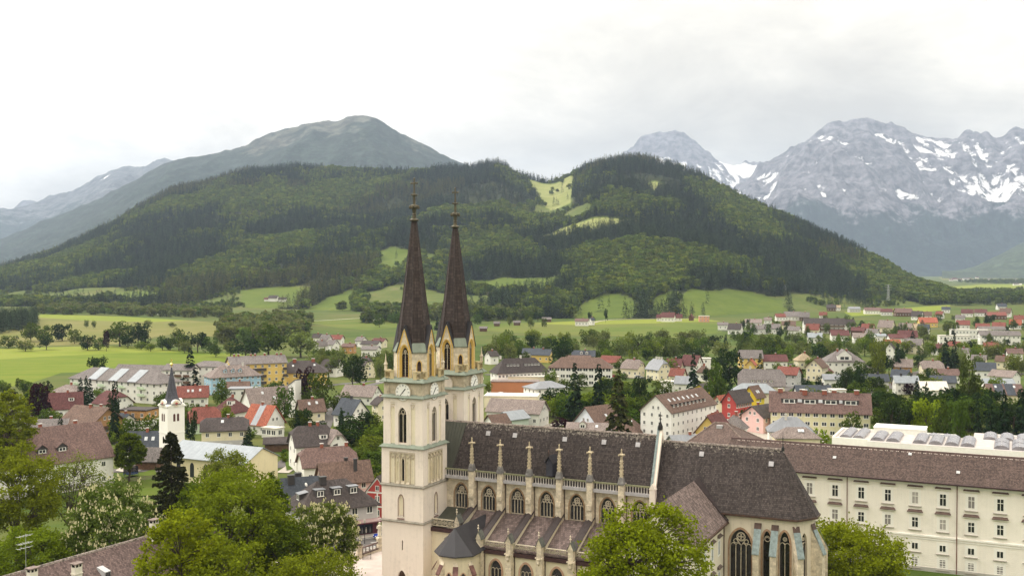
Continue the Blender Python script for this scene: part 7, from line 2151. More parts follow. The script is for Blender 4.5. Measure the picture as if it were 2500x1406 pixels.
  d = m.build('dormer',[wm if kw.get('c',1) else flat('dark_cladding',(0.06,0.055,0.055),0.6),roof_mat(kw.get('r',roofk))],r)
  window(d,fxx*hl,y0 + sf*0.02,zb + 0.1,0 if sf < 0 else math.pi,dw*.72,dh*.8,False)
 for k,(a0,a1,zz) in enumerate(o.get('balc',[])):
  x0,x1 = sorted((a0*hl,a1*hl)); ya,yb = sorted((sf*hw,sf*(hw + 1.2)))
  m = MB(); m.box(x0,x1,ya,yb,zz - 0.15,zz); yo = sf*(hw + 1.15)
  m.box(x0,x1,min(yo,yo + .06*sf),max(yo,yo + .06*sf),zz,zz + 0.95)
  m.build('balcony',flat('balcony_panel',WALLC.get(o.get('balcc','wood')),0.8,var=.2),r)
 for (a0,a1,zz) in o.get('gbalc',[]):
  y0,y1 = sorted((a0*hw,a1*hw)); xa,xb = sorted((sg*hl,sg*(hl + 1.2)))
  m = MB(); m.box(xa,xb,y0,y1,zz - 0.15,zz); xo = sg*(hl + 1.15)
  m.box(min(xo,xo + .06*sg),max(xo,xo + .06*sg),y0,y1,zz,zz + 0.95)
  m.build('balcony',M_balc,r)
 for (fxx,w_,k) in o.get('strip',[]):
  m = MB(); y0,y1 = sf*(hw + ov),0.0
  pts = [(fxx*hl - w_/2,y0,zo + th + .03),(fxx*hl + w_/2,y0,zo + th + .03),(fxx*hl + w_/2,y1,zr + th + .03),(fxx*hl - w_/2,y1,zr + th + .03)]
  m.poly(pts if sf < 0 else pts[::-1]); m.build('roof_panel',roof_mat(k),rf)
 if o.get('door') is not None:
  m = MB(); m.box(o['door']*hl - .5,o['door']*hl + .5,*sorted((sf*hw,sf*(hw + .06))),0,2.1); m.build('door',flat('door_wood',(0.12,0.07,0.04),0.6),r)
 return r
HOUSE_OBJ = {}
for row in HOUSES:
 HOUSE_OBJ[row[0]] = house(*row[1:])
# ------------------------------------------------------------------ surveyed trees: name, label, category, group, then kind, x, y, height, spread of each
TREES = [
 ('broadleaf_tree','dark round maple at the field edge behind the terraced apartments','tree',None,'d-200,505,130,122'),
 ('spruce_tree','dark broad spruce on the field edge above the cream apartments','tree',None,'s-145,472,190,85'),
 ('spruce_tree','tall slim black spruce in front of the terraced apartments','tree',None,'s-124,326,200,36'),
 ('pine_tree','short yellowish spruce below the tall slim black one','tree',None,'n-135,351,130,47'),
 ('copper_beech','large purple beech beside the dark red roof','tree',None,'p-164,363,150,88'),
 ('bush','low purple bush left of the purple beech','bush',None,'P-197,412,60,58'),
 ('broadleaf_tree','tallest spreading oak of the trees left of the spires','tree',None,'m-150,645,210,247'),
 ('willow_tree','pale spreading oak right of the tallest oak','tree',None,'o-130,644,180,227'),
 ('broadleaf_tree','dark bushy tree in front of the willow thicket','tree',None,'d-157,617,140,193'),
 ('broadleaf_tree','broad cedar between the white house and the cream house','tree',None,'d-70,460,170,133'),
 ('copper_beech','dark copper beech beside the slab tower of the chapel','tree',None,'p-79,401,180,88'),
 ('broadleaf_tree','tall green tree right of the copper beech','tree',None,'m-71,384,170,117'),
 ('broadleaf_tree','feathery green tree before the chapel tower','tree',None,'m-81,372,130,81'),
 ('broadleaf_tree','green conifer-shaped tree before the sky blue house','tree',None,'m-113,407,120,73'),
 ('broadleaf_tree','flowering young chestnut left of the orange roof','tree',None,'l-98,360,80,56'),
 ('thuja','dark green column tree beside the pale green house','tree',None,'t-95,312,120,29'),
 ('spruce_tree','dark fir in front of the dark blue gable roof','tree',None,'s-51,313,130,37'),
 ('broadleaf_tree','huge round dark maple behind the school','tree',None,'d27,565,180,141'),
 ('broadleaf_tree','round light green tree behind the red-roofed house','tree',None,'l52,576,110,86'),
 ('broadleaf_tree','rounded light green tree between red-roofed house and grey villa','tree',None,'l64,551,120,73'),
 ('spruce_tree','tall dark spruce in the school park, the left one of two','tree',None,'s21,350,230,76'),
 ('spruce_tree','tall dark spruce in the school park, the right one of two','tree',None,'s29,351,230,69'),
 ('pine_tree','broad brownish conifer in the park above the nave ridge','tree',None,'n31,307,250,96'),
 ('broadleaf_tree','round dark green tree right of the brownish conifer','tree',None,'d47,384,160,69'),
 ('broadleaf_tree','light green tree before the school wing windows','tree',None,'l17,467,100,73'),
 ('bush','wine red bush by the parking yard','bush',None,'P16,346,50,67'),
 ('broadleaf_tree','young round tree beside the red parasol','tree',None,'l-10,446,70,35'),
 ('broadleaf_tree','broad black-green beech above the white four-storey house','tree',None,'d99,476,200,126'),
 ('spruce_tree','tall slim spruce left of the broad black-green beech','tree',None,'s75,433,200,61'),
 ('pine_tree','pointed spruce between the orange gable and wine red roof','tree',None,'n110,464,170,62'),
 ('broadleaf_tree','tall airy green tree before the broad beech','tree',None,'m77,396,200,90'),
 ('broadleaf_tree','bright green tree right of the pointed spruce','tree',None,'l128,505,100,63'),
 ('broadleaf_tree','small street tree in front of the red facade','tree',None,'d80,362,60,28'),
 ('bush','bright yellow-green shrub beside the gallery','bush',None,'Y94,318,60,55'),
 ('broadleaf_tree','round green tree in front of the pale yellow apartment row','tree',None,'m106,326,100,71'),
 ('broadleaf_tree','tall light green lime tree above the slate roofs','tree',None,'l180,515,210,101'),
 ('spruce_tree','dark fir right of the tall lime tree','tree',None,'s201,546,160,56'),
 ('broadleaf_tree','dark chestnut, the left of the pair by the slate roofs','tree',None,'d141,441,130,62'),
 ('broadleaf_tree','dark chestnut, the right of the pair by the slate roofs','tree',None,'d144,432,150,54'),
 ('spruce_tree','dark fir in the riverside belt, the left of a close pair','tree',None,'s225,543,190,76'),
 ('spruce_tree','dark fir in the riverside belt, the right of a close pair','tree',None,'s226,535,210,58'),
 ('broadleaf_tree','tall garden birch behind the white sheet roof','tree',None,'m165,378,230,92'),
 ('spruce_tree','dark spruce before the light metal roof','tree',None,'s143,370,160,46'),
 ('spruce_tree','slim small spruce before the white sheet roof','tree',None,'s152,384,130,30'),
 ('bush','dark red bush in front of the light metal roof','bush',None,'P171,451,50,53'),
 ('broadleaf_tree','yellow weeping willow above the gallery roof','tree',None,'y129,326,150,99'),
 ('broadleaf_tree','broad dark green tree behind the gallery roof','tree',None,'d118,325,160,107'),
 ('broadleaf_tree','cone-shaped green tree behind the gallery skylights','tree',None,'m126,296,180,74'),
 ('spruce_tree','blue-grey spruce behind the gallery skylights','tree',None,'s138,310,180,32'),
 ('thuja','clipped dark column beside the half-hipped cream house','tree',None,'t190,478,90,26'),
 ('spruce_tree','dark spruce right of the blue-grey spruce','tree',None,'s139,304,200,40'),
 ('spruce_tree','broad dark spruce under the solar roof','tree',None,'s136,289,210,50'),
 ('spruce_tree','dark spruce cut by the right edge of view','tree',None,'s148,304,200,52'),
 ('broadleaf_tree','dense green tree between the weeping willow and the cone-shaped tree','tree',None,'m123,300,170,68'),
 ('broadleaf_tree','low dark tree under the broad dark green tree','tree',None,'d125,329,120,85'),
 ('copper_beech','dark purple tree among the oaks of the field row','tree',None,'p-268,692,140,54'),
 ('spruce_tree','thin bare-sided spruce among the oaks of the field row','tree',None,'s-264,751,150,44'),
 ('broadleaf_tree','green tree in the row dividing the two left fields','tree','field row oaks','m-361,786,150,160 m-350,783,130,122 m-319,764,110,102 m-276,737,180,225 m-222,698,150,142 m-235,704,100,104 m-346,720,90,141 m-277,702,90,99 m-196,680,110,106 m-183,647,90,86'),
 ('broadleaf_tree','dark green tree in the row dividing the two left fields','tree','field row oaks','d-341,794,140,180 d-259,726,180,170 d-205,683,140,144 d-313,704,100,110 d-284,701,110,121 d-264,720,90,112 d-229,702,90,99'),
 ('broadleaf_tree','light green tree in the row dividing the two left fields','tree','field row oaks','l-250,706,60,83 l-238,690,60,81'),
 ('broadleaf_tree','pale olive tree in the row dividing the two left fields','tree','field row oaks','o-212,678,90,90 o-322,693,80,119 o-172,640,120,100'),
 ('willow_tree','small pale olive tree standing alone on the pale field','tree','field willows','o-395,973,80,49 o-382,957,80,49 o-350,1007,60,79 o-318,980,50,92'),
 ('spruce_tree','dark conifer beside the terraced apartments','tree','apartment conifers','s-169,410,120,42 s-162,398,140,40 s-164,407,120,38 s-131,347,170,30'),
 ('willow_tree','light green tree in the riverside belt behind the school','tree','riverside belt','l4,642,112,71 l30,630,115,83 l27,709,107,120 l36,735,107,96 l-5,670,137,97 l15,772,107,152'),
 ('willow_tree','pale olive tree in the riverside belt behind the park houses','tree','riverside belt','o101,654,110,74 o116,684,104,136 o96,622,134,82 o138,777,102,146 o81,708,98,109 o64,624,134,105 o126,765,96,146 o111,772,107,146 o87,654,109,113'),
 ('willow_tree','green tree in the riverside belt behind the broad beech','tree','riverside belt','m147,674,139,69 m154,640,123,103 m152,672,115,82 m165,663,130,110 m174,759,93,82'),
 ('willow_tree','green tree in the riverside belt behind the school','tree','riverside belt','m52,605,129,90 m36,632,131,108 m15,713,91,101 m20,637,132,67 m55,616,135,100 m4,632,122,92 m37,687,130,76 m-3,640,115,89 m58,745,90,90 m54,739,125,143 m-2,706,137,126'),
 ('willow_tree','pale olive tree in the riverside belt behind the school','tree','riverside belt','o-10,687,123,76 o56,722,99,88 o37,625,111,72 o-4,696,137,125 o-1,616,123,93 o-12,628,109,114 o30,637,116,99 o65,733,129,88 o-6,717,92,116 o61,764,103,116'),
 ('willow_tree','pale olive tree in the riverside belt before the far village','tree','riverside belt','o202,621,126,110 o171,668,100,130 o206,761,94,106 o184,624,117,77 o203,661,100,127 o213,720,100,93 o166,594,120,90 o173,647,99,81 o227,649,102,124 o227,683,109,72 o177,637,121,117 o178,585,139,107'),
 ('willow_tree','light green tree in the riverside belt behind the park houses','tree','riverside belt','l86,634,110,119 l113,654,109,92 l68,660,121,88 l100,710,90,142 l72,667,116,115 l81,717,126,81'),
 ('willow_tree','dark green tree in the riverside belt before the far village','tree','riverside belt','d166,562,139,92 d180,615,114,78'),
 ('willow_tree','green tree in the riverside belt before the far village','tree','riverside belt','m225,710,95,107 m191,682,104,108 m191,619,135,102 m244,712,120,78'),
 ('willow_tree','green tree in the riverside belt behind the park houses','tree','riverside belt','m115,635,137,113 m82,633,123,105 m98,747,102,80 m96,635,135,99 m75,654,100,76 m105,637,135,102 m81,672,129,116'),
 ('willow_tree','dark green tree in the riverside belt behind the broad beech','tree','riverside belt','d140,722,94,125 d161,655,97,131 d160,715,130,83'),
 ('willow_tree','pale olive tree in the riverside belt behind the broad beech','tree','riverside belt','o132,584,134,91 o159,684,106,116 o144,636,117,66 o128,637,113,121 o133,718,91,139 o167,699,120,88 o167,667,138,122 o177,728,101,140'),
 ('willow_tree','light green tree in the riverside belt behind the broad beech','tree','riverside belt','l166,734,105,127 l161,721,91,126 l166,663,103,92'),
 ('willow_tree','light green tree in the riverside belt before the far village','tree','riverside belt','l192,646,108,91 l220,653,127,121 l157,602,111,120'),
 ('willow_tree','dark green tree in the riverside belt behind the school','tree','riverside belt','d12,705,109,91 d22,662,120,90'),
 ('willow_tree','dark green tree in the riverside belt behind the park houses','tree','riverside belt','d66,657,91,77'),
 ('willow_tree','light green tree in the riverside belt above the slate roofs','tree','right riverside belt','l259,650,102,85 l268,606,110,70 l284,637,83,83 l262,547,98,96 l299,631,85,97 l254,673,93,100 l283,658,89,103 l231,563,101,78'),
 ('willow_tree','pale olive tree in the riverside belt above the slate roofs','tree','right riverside belt','o262,538,92,62 o254,599,106,110 o240,663,96,132 o268,558,99,63 o231,539,109,91 o229,546,98,102 o292,636,101,127 o246,573,95,75 o246,628,92,78 o232,644,110,90 o265,641,92,77 o240,539,106,82 o315,677,89,88'),
 ('willow_tree','dark green tree in the riverside belt above the slate roofs','tree','right riverside belt','d225,604,85,74 d220,566,85,81 d216,584,104,64 d244,677,89,128 d238,576,93,74 d194,539,101,83 d296,678,85,104'),
 ('willow_tree','green tree between the far cluster and the cedar','tree','willows left of the spires','m-86,566,91,70 m-65,555,104,72 m-98,564,115,81 m-74,528,101,86 m-76,550,100,97 m-112,607,88,109'),
 ('willow_tree','pale olive tree between the far cluster and the cedar','tree','willows left of the spires','o-98,553,92,102 o-106,588,107,90 o-75,592,86,75 o-64,508,120,69 o-99,598,97,79 o-67,564,100,107 o-68,584,100,83 o-95,575,100,72 o-64,512,119,81 o-94,566,118,113 o-89,549,85,70 o-105,559,101,98 o-79,565,91,80 o-102,567,85,106 o-96,534,115,78 o-90,528,118,95'),
 ('broadleaf_tree','dark green tree among the houses of the far village','tree','far village trees','d409,865,80,41 d329,832,63,75 d449,987,113,97 d200,782,118,69 d208,945,90,53 d330,904,61,72 d207,918,119,44 d215,884,88,84 d234,891,112,69 d304,890,69,81 d314,826,85,71 d503,1093,78,59 d354,755,74,63 d331,701,85,66 d292,658,75,63 d286,669,76,59 d340,689,61,75 d299,712,68,67 d373,762,53,60 d337,741,80,84 d262,651,71,45'),
 ('broadleaf_tree','green tree among the houses of the far village','tree','far village trees','m406,975,67,81 m394,930,80,67 m448,936,98,84 m442,1086,85,102 m310,745,113,36 m213,870,99,53 m226,800,115,66 m321,867,104,55 m305,981,100,74 m444,1000,102,50 m290,796,91,78 m416,1066,87,72 m319,872,60,88 m257,903,88,58 m311,972,118,92 m278,859,117,72 m170,800,73,75 m457,930,80,94 m422,952,113,83 m200,869,95,76 m287,836,117,45 m338,894,101,48 m256,754,83,61 m259,1052,74,67 m244,969,71,84 m202,767,102,52 m339,705,53,54 m316,664,57,64 m327,714,71,75 m337,690,61,81 m262,638,87,55 m302,639,69,73'),
 ('broadleaf_tree','pale olive tree among the houses of the far village','tree','far village trees','o237,760,82,39 o316,811,120,60 o265,882,98,64 o372,896,93,82 o370,810,87,43 o348,825,106,41 o356,754,98,45 o309,779,65,76 o266,779,100,38 o328,1098,75,70 o317,807,118,72 o280,790,73,61 o335,735,106,39 o298,834,79,68 o379,913,87,89 o323,860,110,60 o207,911,83,75 o468,1111,64,53 o331,674,86,55 o334,775,59,67 o296,648,60,65 o320,748,53,70 o296,643,77,61 o329,672,88,69'),
 ('spruce_tree','dark conifer among the houses of the far village','tree','far village trees','s230,783,79,70 s174,768,83,51 s211,771,78,65 s249,943,82,50 s153,750,80,41 s323,968,71,92 s420,1080,73,54 s373,953,83,93 s287,750,100,69 s337,800,114,56 s339,898,71,68 s313,932,78,92 s332,1020,75,61 s384,810,79,73'),
 ('broadleaf_tree','light green tree among the houses of the far village','tree','far village trees','l304,756,71,58 l287,664,88,61 l280,636,72,72 l331,674,57,47 l265,631,68,70'),
 ('broadleaf_tree','green tree in the field hedges at the foot of the hill','tree','hill foot trees','m-121,1056,95,109 m-111,1028,112,110 m-55,1053,150,88 m-124,979,123,103 m17,1062,136,102 m-133,1098,120,102 m30,978,95,61 m-68,1049,122,96 m-92,1087,137,60 m-91,906,141,90 m-14,1171,102,84 m-34,1031,104,111 m84,1078,60,42'),
 ('spruce_tree','dark conifer in the field hedges at the foot of the hill','tree','hill foot trees','s-52,1061,102,102 s-117,1060,130,62 s-60,1003,102,99 s-66,929,126,66 s-44,954,148,103 s-148,1066,127,110'),
 ('broadleaf_tree','dark green tree in the field hedges at the foot of the hill','tree','hill foot trees','d27,1094,103,119 d-32,1038,149,82 d-102,1010,110,91 d95,1062,150,46 d82,1104,100,56'),
 ('broadleaf_tree','pale olive tree in the field hedges at the foot of the hill','tree','hill foot trees','o-82,954,109,54 o17,959,113,78 o-49,925,147,53 o-104,1153,95,119 o-2,989,105,55'),
 ('bush','green bush in the gardens of the left town','bush','left garden bushes','M-148,322,31,28 M-111,315,24,30 M-56,294,23,34 M-50,294,34,33 M-48,297,23,24 M-67,402,28,25 M-48,340,34,29 M-122,407,21,19 M-86,420,27,28 M-82,299,39,48 M-120,373,36,38 M-66,302,24,24 M-108,340,36,37 M-47,335,28,24 M-45,314,20,23 M-53,372,21,30 M-86,375,22,24 M-64,322,25,22 M-68,298,18,23 M-160,350,36,46 M-59,320,29,29 M-145,392,25,22 M-58,292,20,23 M-134,320,18,22 M-68,335,38,46 M-98,402,30,43 M-144,309,31,42 M-120,337,21,20 M-75,363,22,23 M-120,398,22,20 M-52,369,24,23 M-49,303,35,40 M-103,379,30,33 M-142,304,34,34 M-68,400,20,18 M-143,366,37,46 M-125,332,25,23 M-154,372,37,34 M-179,406,30,26 M-143,394,35,35 M-136,296,33,41'),
 ('bush','dark green bush in the gardens of the left town','bush','left garden bushes','D-148,356,34,42 D-75,302,36,53 D-95,352,33,34 D-56,307,39,53 D-49,300,23,21 D-96,354,34,31 D-134,405,21,32 D-116,334,19,17 D-140,303,33,38 D-55,309,36,37 D-45,295,28,34 D-123,366,19,22 D-118,395,29,42 D-60,340,18,16 D-184,405,32,37 D-157,364,32,37 D-134,308,19,25'),
 ('bush','light green bush in the gardens of the left town','bush','left garden bushes','L-84,336,31,44 L-110,326,27,40 L-132,299,29,34 L-71,418,29,27 L-145,399,19,19 L-124,324,38,36 L-143,315,33,46 L-156,384,37,34 L-101,364,31,34 L-73,368,37,45 L-50,351,28,25 L-58,307,28,29 L-62,343,36,38 L-80,385,29,32 L-63,383,26,34 L-64,294,26,31 L-143,311,26,33 L-106,392,24,29 L-115,295,18,27 L-69,298,19,20 L-70,388,39,34 L-164,390,22,27'),
 ('broadleaf_tree','light green tree among the houses of the left town','tree','left garden trees','l-41,306,59,83 l-182,403,85,127 l-43,324,62,74 l-125,332,69,77 l-170,430,59,52 l-44,334,88,76 l-135,414,64,60 l-98,426,63,84 l-52,315,69,95 l-97,406,94,87 l-158,360,60,70 l-175,388,94,108 l-79,399,58,84'),
 ('broadleaf_tree','green tree among the houses of the left town','tree','left garden trees','m-133,402,72,64 m-112,327,87,111 m-119,327,79,70 m-71,348,75,69 m-180,397,95,104 m-135,405,58,86 m-136,362,56,81 m-113,364,80,70 m-146,445,61,69 m-174,384,71,66 m-101,447,66,83 m-64,394,80,104 m-157,353,74,77 m-111,354,57,62'),
 ('spruce_tree','dark conifer among the houses of the left town','tree','left garden trees','s-92,402,56,28 s-129,307,77,36 s-56,344,80,33 s-59,319,77,28 s-188,427,77,34 s-105,354,65,29 s-139,322,88,40 s-138,367,57,28 s-96,437,88,37 s-79,310,62,28 s-104,336,62,27 s-77,306,83,36 s-176,386,58,23 s-147,357,60,28 s-70,341,83,31'),
 ('broadleaf_tree','dark green tree among the houses of the left town','tree','left garden trees','d-70,350,82,76 d-49,334,91,133 d-186,418,73,70 d-62,333,62,83 d-49,308,87,100 d-180,391,82,94'),
 ('bush','light green bush on the wild slope left of the near tower','bush','slope bushes','L-45,324,27,32 L-48,318,31,38 L-38,274,31,41 L-40,306,27,24 L-49,326,24,24 L-44,302,19,18 L-48,340,37,48 L-33,261,35,37 L-48,338,37,48 L-42,293,19,17 L-44,317,34,45 L-43,301,34,47 L-44,340,34,30'),
 ('bush','green bush on the wild slope left of the near tower','bush','slope bushes','M-39,290,40,59 M-41,297,39,42 M-49,324,24,29 M-46,321,20,18 M-35,273,32,39 M-39,280,27,39 M-41,336,38,54 M-42,326,37,54 M-49,321,26,35 M-42,305,23,24 M-37,278,37,41 M-40,291,39,34 M-43,295,28,29 M-41,289,25,25 M-42,342,20,22 M-38,291,27,30 M-43,278,37,55 M-48,321,38,47 M-42,330,20,25 M-45,294,36,48 M-36,292,28,35 M-41,276,26,39 M-40,274,37,50 M-42,338,26,38 M-42,308,23,24 M-45,300,20,17 M-34,283,34,32'),
 ('thuja','dark column behind the terraced apartments','tree','field hedge bushes','t-231,469,45,18 t-208,448,53,22 t-188,448,40,16 t-187,450,35,17 t-188,457,34,12 t-217,452,50,18 t-211,476,31,15 t-227,466,36,13 t-211,452,34,13 t-185,438,36,16'),
 ('bush','green bush behind the terraced apartments','bush','field hedge bushes','M-232,473,43,44 M-208,452,38,56 M-190,458,47,71 M-227,466,39,53 M-191,437,47,69 M-200,443,59,81 M-216,465,49,63 M-225,478,46,43 M-217,450,54,51'),
 ('bush','dark green bush behind the terraced apartments','bush','field hedge bushes','D-199,480,49,63 D-197,462,32,29 D-211,441,40,52 D-206,461,51,66 D-216,446,30,34'),
 ('broadleaf_tree','green tree in the school park','tree','park trees','m50,382,93,118 m21,356,75,78 m44,357,73,101 m41,364,102,130 m17,446,68,96 m30,470,79,83 m44,363,89,99 m24,399,70,68 m23,457,64,94 m22,391,88,96 m43,370,71,99 m27,354,62,56 m38,379,62,69 m20,375,107,95'),
 ('broadleaf_tree','light green tree in the school park','tree','park trees','l15,383,79,112 l21,377,97,127 l28,383,72,89 l41,465,69,95 l27,384,72,74 l47,446,71,88 l17,378,83,98 l37,383,84,86 l40,376,98,121 l30,383,105,148 l44,426,61,52'),
 ('broadleaf_tree','dark green tree in the school park','tree','park trees','d44,359,82,71 d22,355,101,137 d44,462,64,57 d51,384,96,101 d17,388,107,136 d40,381,104,110 d14,385,81,90 d40,432,91,90 d27,387,81,105'),
 ('bush','green bush in the gardens of the right town','bush','right garden bushes','M130,459,28,25 M121,398,34,44 M126,397,24,34 M160,495,24,35 M56,447,39,54 M117,400,27,37 M87,486,25,24 M45,427,33,44 M161,485,33,33 M43,438,27,32 M103,430,29,25 M57,456,37,49 M50,424,39,51 M144,468,34,39 M44,448,30,25 M74,428,35,52 M55,513,36,54 M106,542,36,38 M121,564,23,23'),
 ('bush','light green bush in the gardens of the right town','bush','right garden bushes','L152,562,28,36 L103,497,38,41 L64,416,29,33 L110,478,38,40 L49,434,33,30 L63,495,23,32 L94,557,40,36 L171,551,31,45 L110,461,20,30 L88,433,26,36 L45,446,35,37 L90,447,23,20 L107,413,21,26 L139,485,24,29 L56,470,33,48 L162,478,27,23 L68,526,18,21'),
 ('bush','dark green bush in the gardens of the right town','bush','right garden bushes','D59,547,30,26 D153,566,19,27 D166,490,30,31 D153,474,34,33 D108,404,24,35 D141,535,29,39 D106,399,37,37 D119,520,31,46 D78,559,21,24 D119,468,35,36 D99,474,29,26 D50,400,34,34 D102,432,20,22 D91,531,23,31 D69,478,19,17 D66,502,31,35 D129,493,20,18 D65,414,35,40 D96,555,37,54'),
 ('spruce_tree','dark conifer among the houses of the right town','tree','right garden trees','s49,489,51,19 s140,476,61,25 s46,457,85,30 s78,549,88,42 s131,449,89,39'),
 ('broadleaf_tree','dark green tree among the houses of the right town','tree','right garden trees','d130,463,58,59 d92,487,87,78 d85,417,87,74 d157,451,86,79 d38,420,69,94 d135,498,77,106 d144,443,62,91 d160,490,62,87 d113,572,71,92 d113,523,56,79 d184,558,75,88 d145,451,97,111 d145,453,83,96 d111,392,88,76 d118,399,63,87'),
 ('broadleaf_tree','green tree among the houses of the right town','tree','right garden trees','m77,530,77,68 m63,438,83,96 m157,479,68,74 m151,497,60,78 m143,431,87,97 m45,420,94,134 m107,575,73,83 m134,442,55,61 m175,518,93,125 m100,431,64,57 m124,420,60,52 m47,415,85,83 m79,397,72,93 m58,549,77,113 m83,403,72,76 m174,558,97,121'),
 ('broadleaf_tree','light green tree among the houses of the right town','tree','right garden trees','l114,404,88,81 l105,578,63,84 l47,440,68,70 l79,565,67,97 l77,527,99,141 l75,550,71,80 l67,420,61,54 l161,564,70,74 l153,460,61,80 l69,470,53,50'),
 ('broadleaf_tree','light green tree among the slate roofs at the right','tree','far right trees','l210,432,42,59 l188,416,72,93 l158,463,74,109 l160,452,54,61 l211,443,50,51 l138,416,69,63 l181,499,49,60 l219,458,41,37 l193,394,59,73 l186,460,71,95 l199,449,44,54 l165,489,58,75 l210,454,80,80 l276,574,41,57 l175,547,51,77'),
 ('broadleaf_tree','green tree among the slate roofs at the right','tree','far right trees','m153,436,53,65 m221,446,54,65 m197,491,80,114 m143,450,52,70 m167,517,63,85 m162,416,69,81 m186,421,77,100 m232,538,45,41 m174,464,70,72 m182,471,79,95'),
 ('spruce_tree','dark conifer among the slate roofs at the right','tree','far right trees','s188,566,59,25 s157,428,42,20 s153,460,52,22 s183,517,74,26 s235,571,61,30'),
 ('broadleaf_tree','green tree behind the gallery roof','tree','gallery park trees','m152,354,94,92 m176,393,100,138 m173,388,90,109 m155,374,102,98 m177,372,89,101 m172,380,80,111 m161,379,112,114 m130,350,116,134 m167,378,109,142 m152,348,112,102 m147,362,98,106 m156,354,111,160 m167,393,84,76 m153,359,96,133 m123,348,84,85 m174,354,105,138 m171,376,95,120'),
 ('broadleaf_tree','dark green tree behind the gallery roof','tree','gallery park trees','d176,384,108,108 d155,374,83,104 d163,368,114,130 d132,376,108,98 d126,352,91,85 d157,355,100,106 d165,344,111,118 d129,364,117,173 d165,354,84,112 d142,369,96,90 d160,342,92,89 d143,362,113,116 d147,360,83,95 d139,393,86,91 d156,353,111,127 d156,380,118,163 d194,391,101,133 d138,387,93,116 d144,346,91,91'),
 ('spruce_tree','dark conifer behind the gallery roof','tree','gallery park trees','s171,381,103,49 s135,355,104,47 s125,345,109,40 s186,369,117,49'),
 ('broadleaf_tree','dark green tree in front of the riverside belt','tree','belt edge trees','d-8,645,80,70 d183,626,87,125 d80,623,66,65 d198,650,58,79 d49,638,56,58 d105,603,89,131 d187,640,58,75 d96,596,57,85 d-15,645,80,98'),
 ('broadleaf_tree','green tree in front of the riverside belt','tree','belt edge trees','m8,612,65,57 m158,634,76,108 m151,633,74,96 m30,643,62,59 m95,634,76,110 m31,611,53,65 m138,609,61,54'),
 ('broadleaf_tree','light green tree in front of the riverside belt','tree','belt edge trees','l214,611,64,82 l-7,639,71,90 l80,625,84,91 l184,617,81,95 l-3,649,62,58 l8,655,78,84 l187,616,82,109 l199,636,75,93'),
]
BIG_TREES = [
 ('maple_tree','big light green maple in front of the choir wing',15.7,126,25.8,7.5,11,'maple',{'nleaf': 24000,'ncl': 300,'leaf': 0.17,'sparse': True}),
 ('maple_tree','wide light green maple before the abbey wing windows',52.3,163,13.9,9.2,12,'maple',{'nleaf': 26000,'ncl': 300,'leaf': 0.18,'base': 0.15,'sparse': True}),
 ('maple_tree','bushy green tree cut by the left edge above the rectory roof',-118.9,245,25.3,6.7,13,'maple2',{'nleaf': 14000,'leaf': 0.22}),
 ('maple_tree','large green maple at the left edge below the rectory roof',-86.2,182,23.6,7.6,14,'maple2',{'nleaf': 22000,'leaf': 0.17}),
 ('ash_tree','open airy tree with bare dark branches before the rectory wall',-82.5,196,19.2,5.7,15,'birch',{'nleaf': 4500,'leaf': 0.15,'base': 0.3,'sparse': True,'spread': 0.12}),
 ('chestnut_tree','chestnut covered in white blossom candles above the brown roof',-64.3,166,19.6,7.6,16,'chest',{'nleaf': 26000,'leaf': 0.18,'ncl': 300,'blossom': 2400,'base': 0.1}),
 ('maple_tree','green maple in the lower left corner',-72.6,160,15.1,6.2,17,'maple2',{'nleaf': 17000,'leaf': 0.16}),
 ('maple_tree','light green maple in front of the brown roof end',-39,122,25.5,5.4,18,'maple',{'nleaf': 20000,'leaf': 0.16}),
 ('maple_tree','largest green maple in the middle of the lower left grove',-41.7,158,23.6,8.9,19,'maple2',{'nleaf': 26000,'leaf': 0.18,'ncl': 300}),
 ('birch_tree','feathery pale birch behind the grove beside the yellow church',-58,214,17.7,5.6,20,'birch',{'nleaf': 12000,'leaf': 0.15,'base': 0.2}),
 ('maple_tree','dark ivy-clad tree at the right of the lower left grove',-38.9,166,22.7,3.9,21,'dark',{'nleaf': 14000,'leaf': 0.16,'base': 0.1}),
 ('chestnut_tree','chestnut with white blossom in front of the shop',-32.5,178,13.8,5.7,22,'chest',{'nleaf': 22000,'leaf': 0.18,'ncl': 280,'blossom': 1900,'base': 0.08}),
 ('maple_tree','low green maple at the bottom beside the forecourt',-27.3,142,16.3,7.3,23,'maple2',{'nleaf': 20000,'leaf': 0.14,'base': 0.15}),
 ('maple_tree','deep green maple between the grove and the blossoming chestnut',-33.5,156,17.2,4.6,24,'dark',{'nleaf': 14000,'leaf': 0.15,'base': 0.12}),
 ('maple_tree','deep green tree below the rectory beside the spruce',-52.9,176,18.2,4.8,25,'dark',{'nleaf': 12000,'leaf': 0.16,'base': 0.1}),
 ('maple_tree','light green maple top at the bottom edge below the grove',-32.3,120,22.5,5.4,26,'maple2',{'nleaf': 16000,'leaf': 0.16,'base': 0.2}),
 ('chestnut_tree','dense dark green chestnut beside the barn and lawn',-96.8,264,13.1,3.8,27,'dark',{'nleaf': 9000,'leaf': 0.26,'base': 0.2}),
]
NEAR_SPRUCE = (-61.3,188,25.4,12.5)
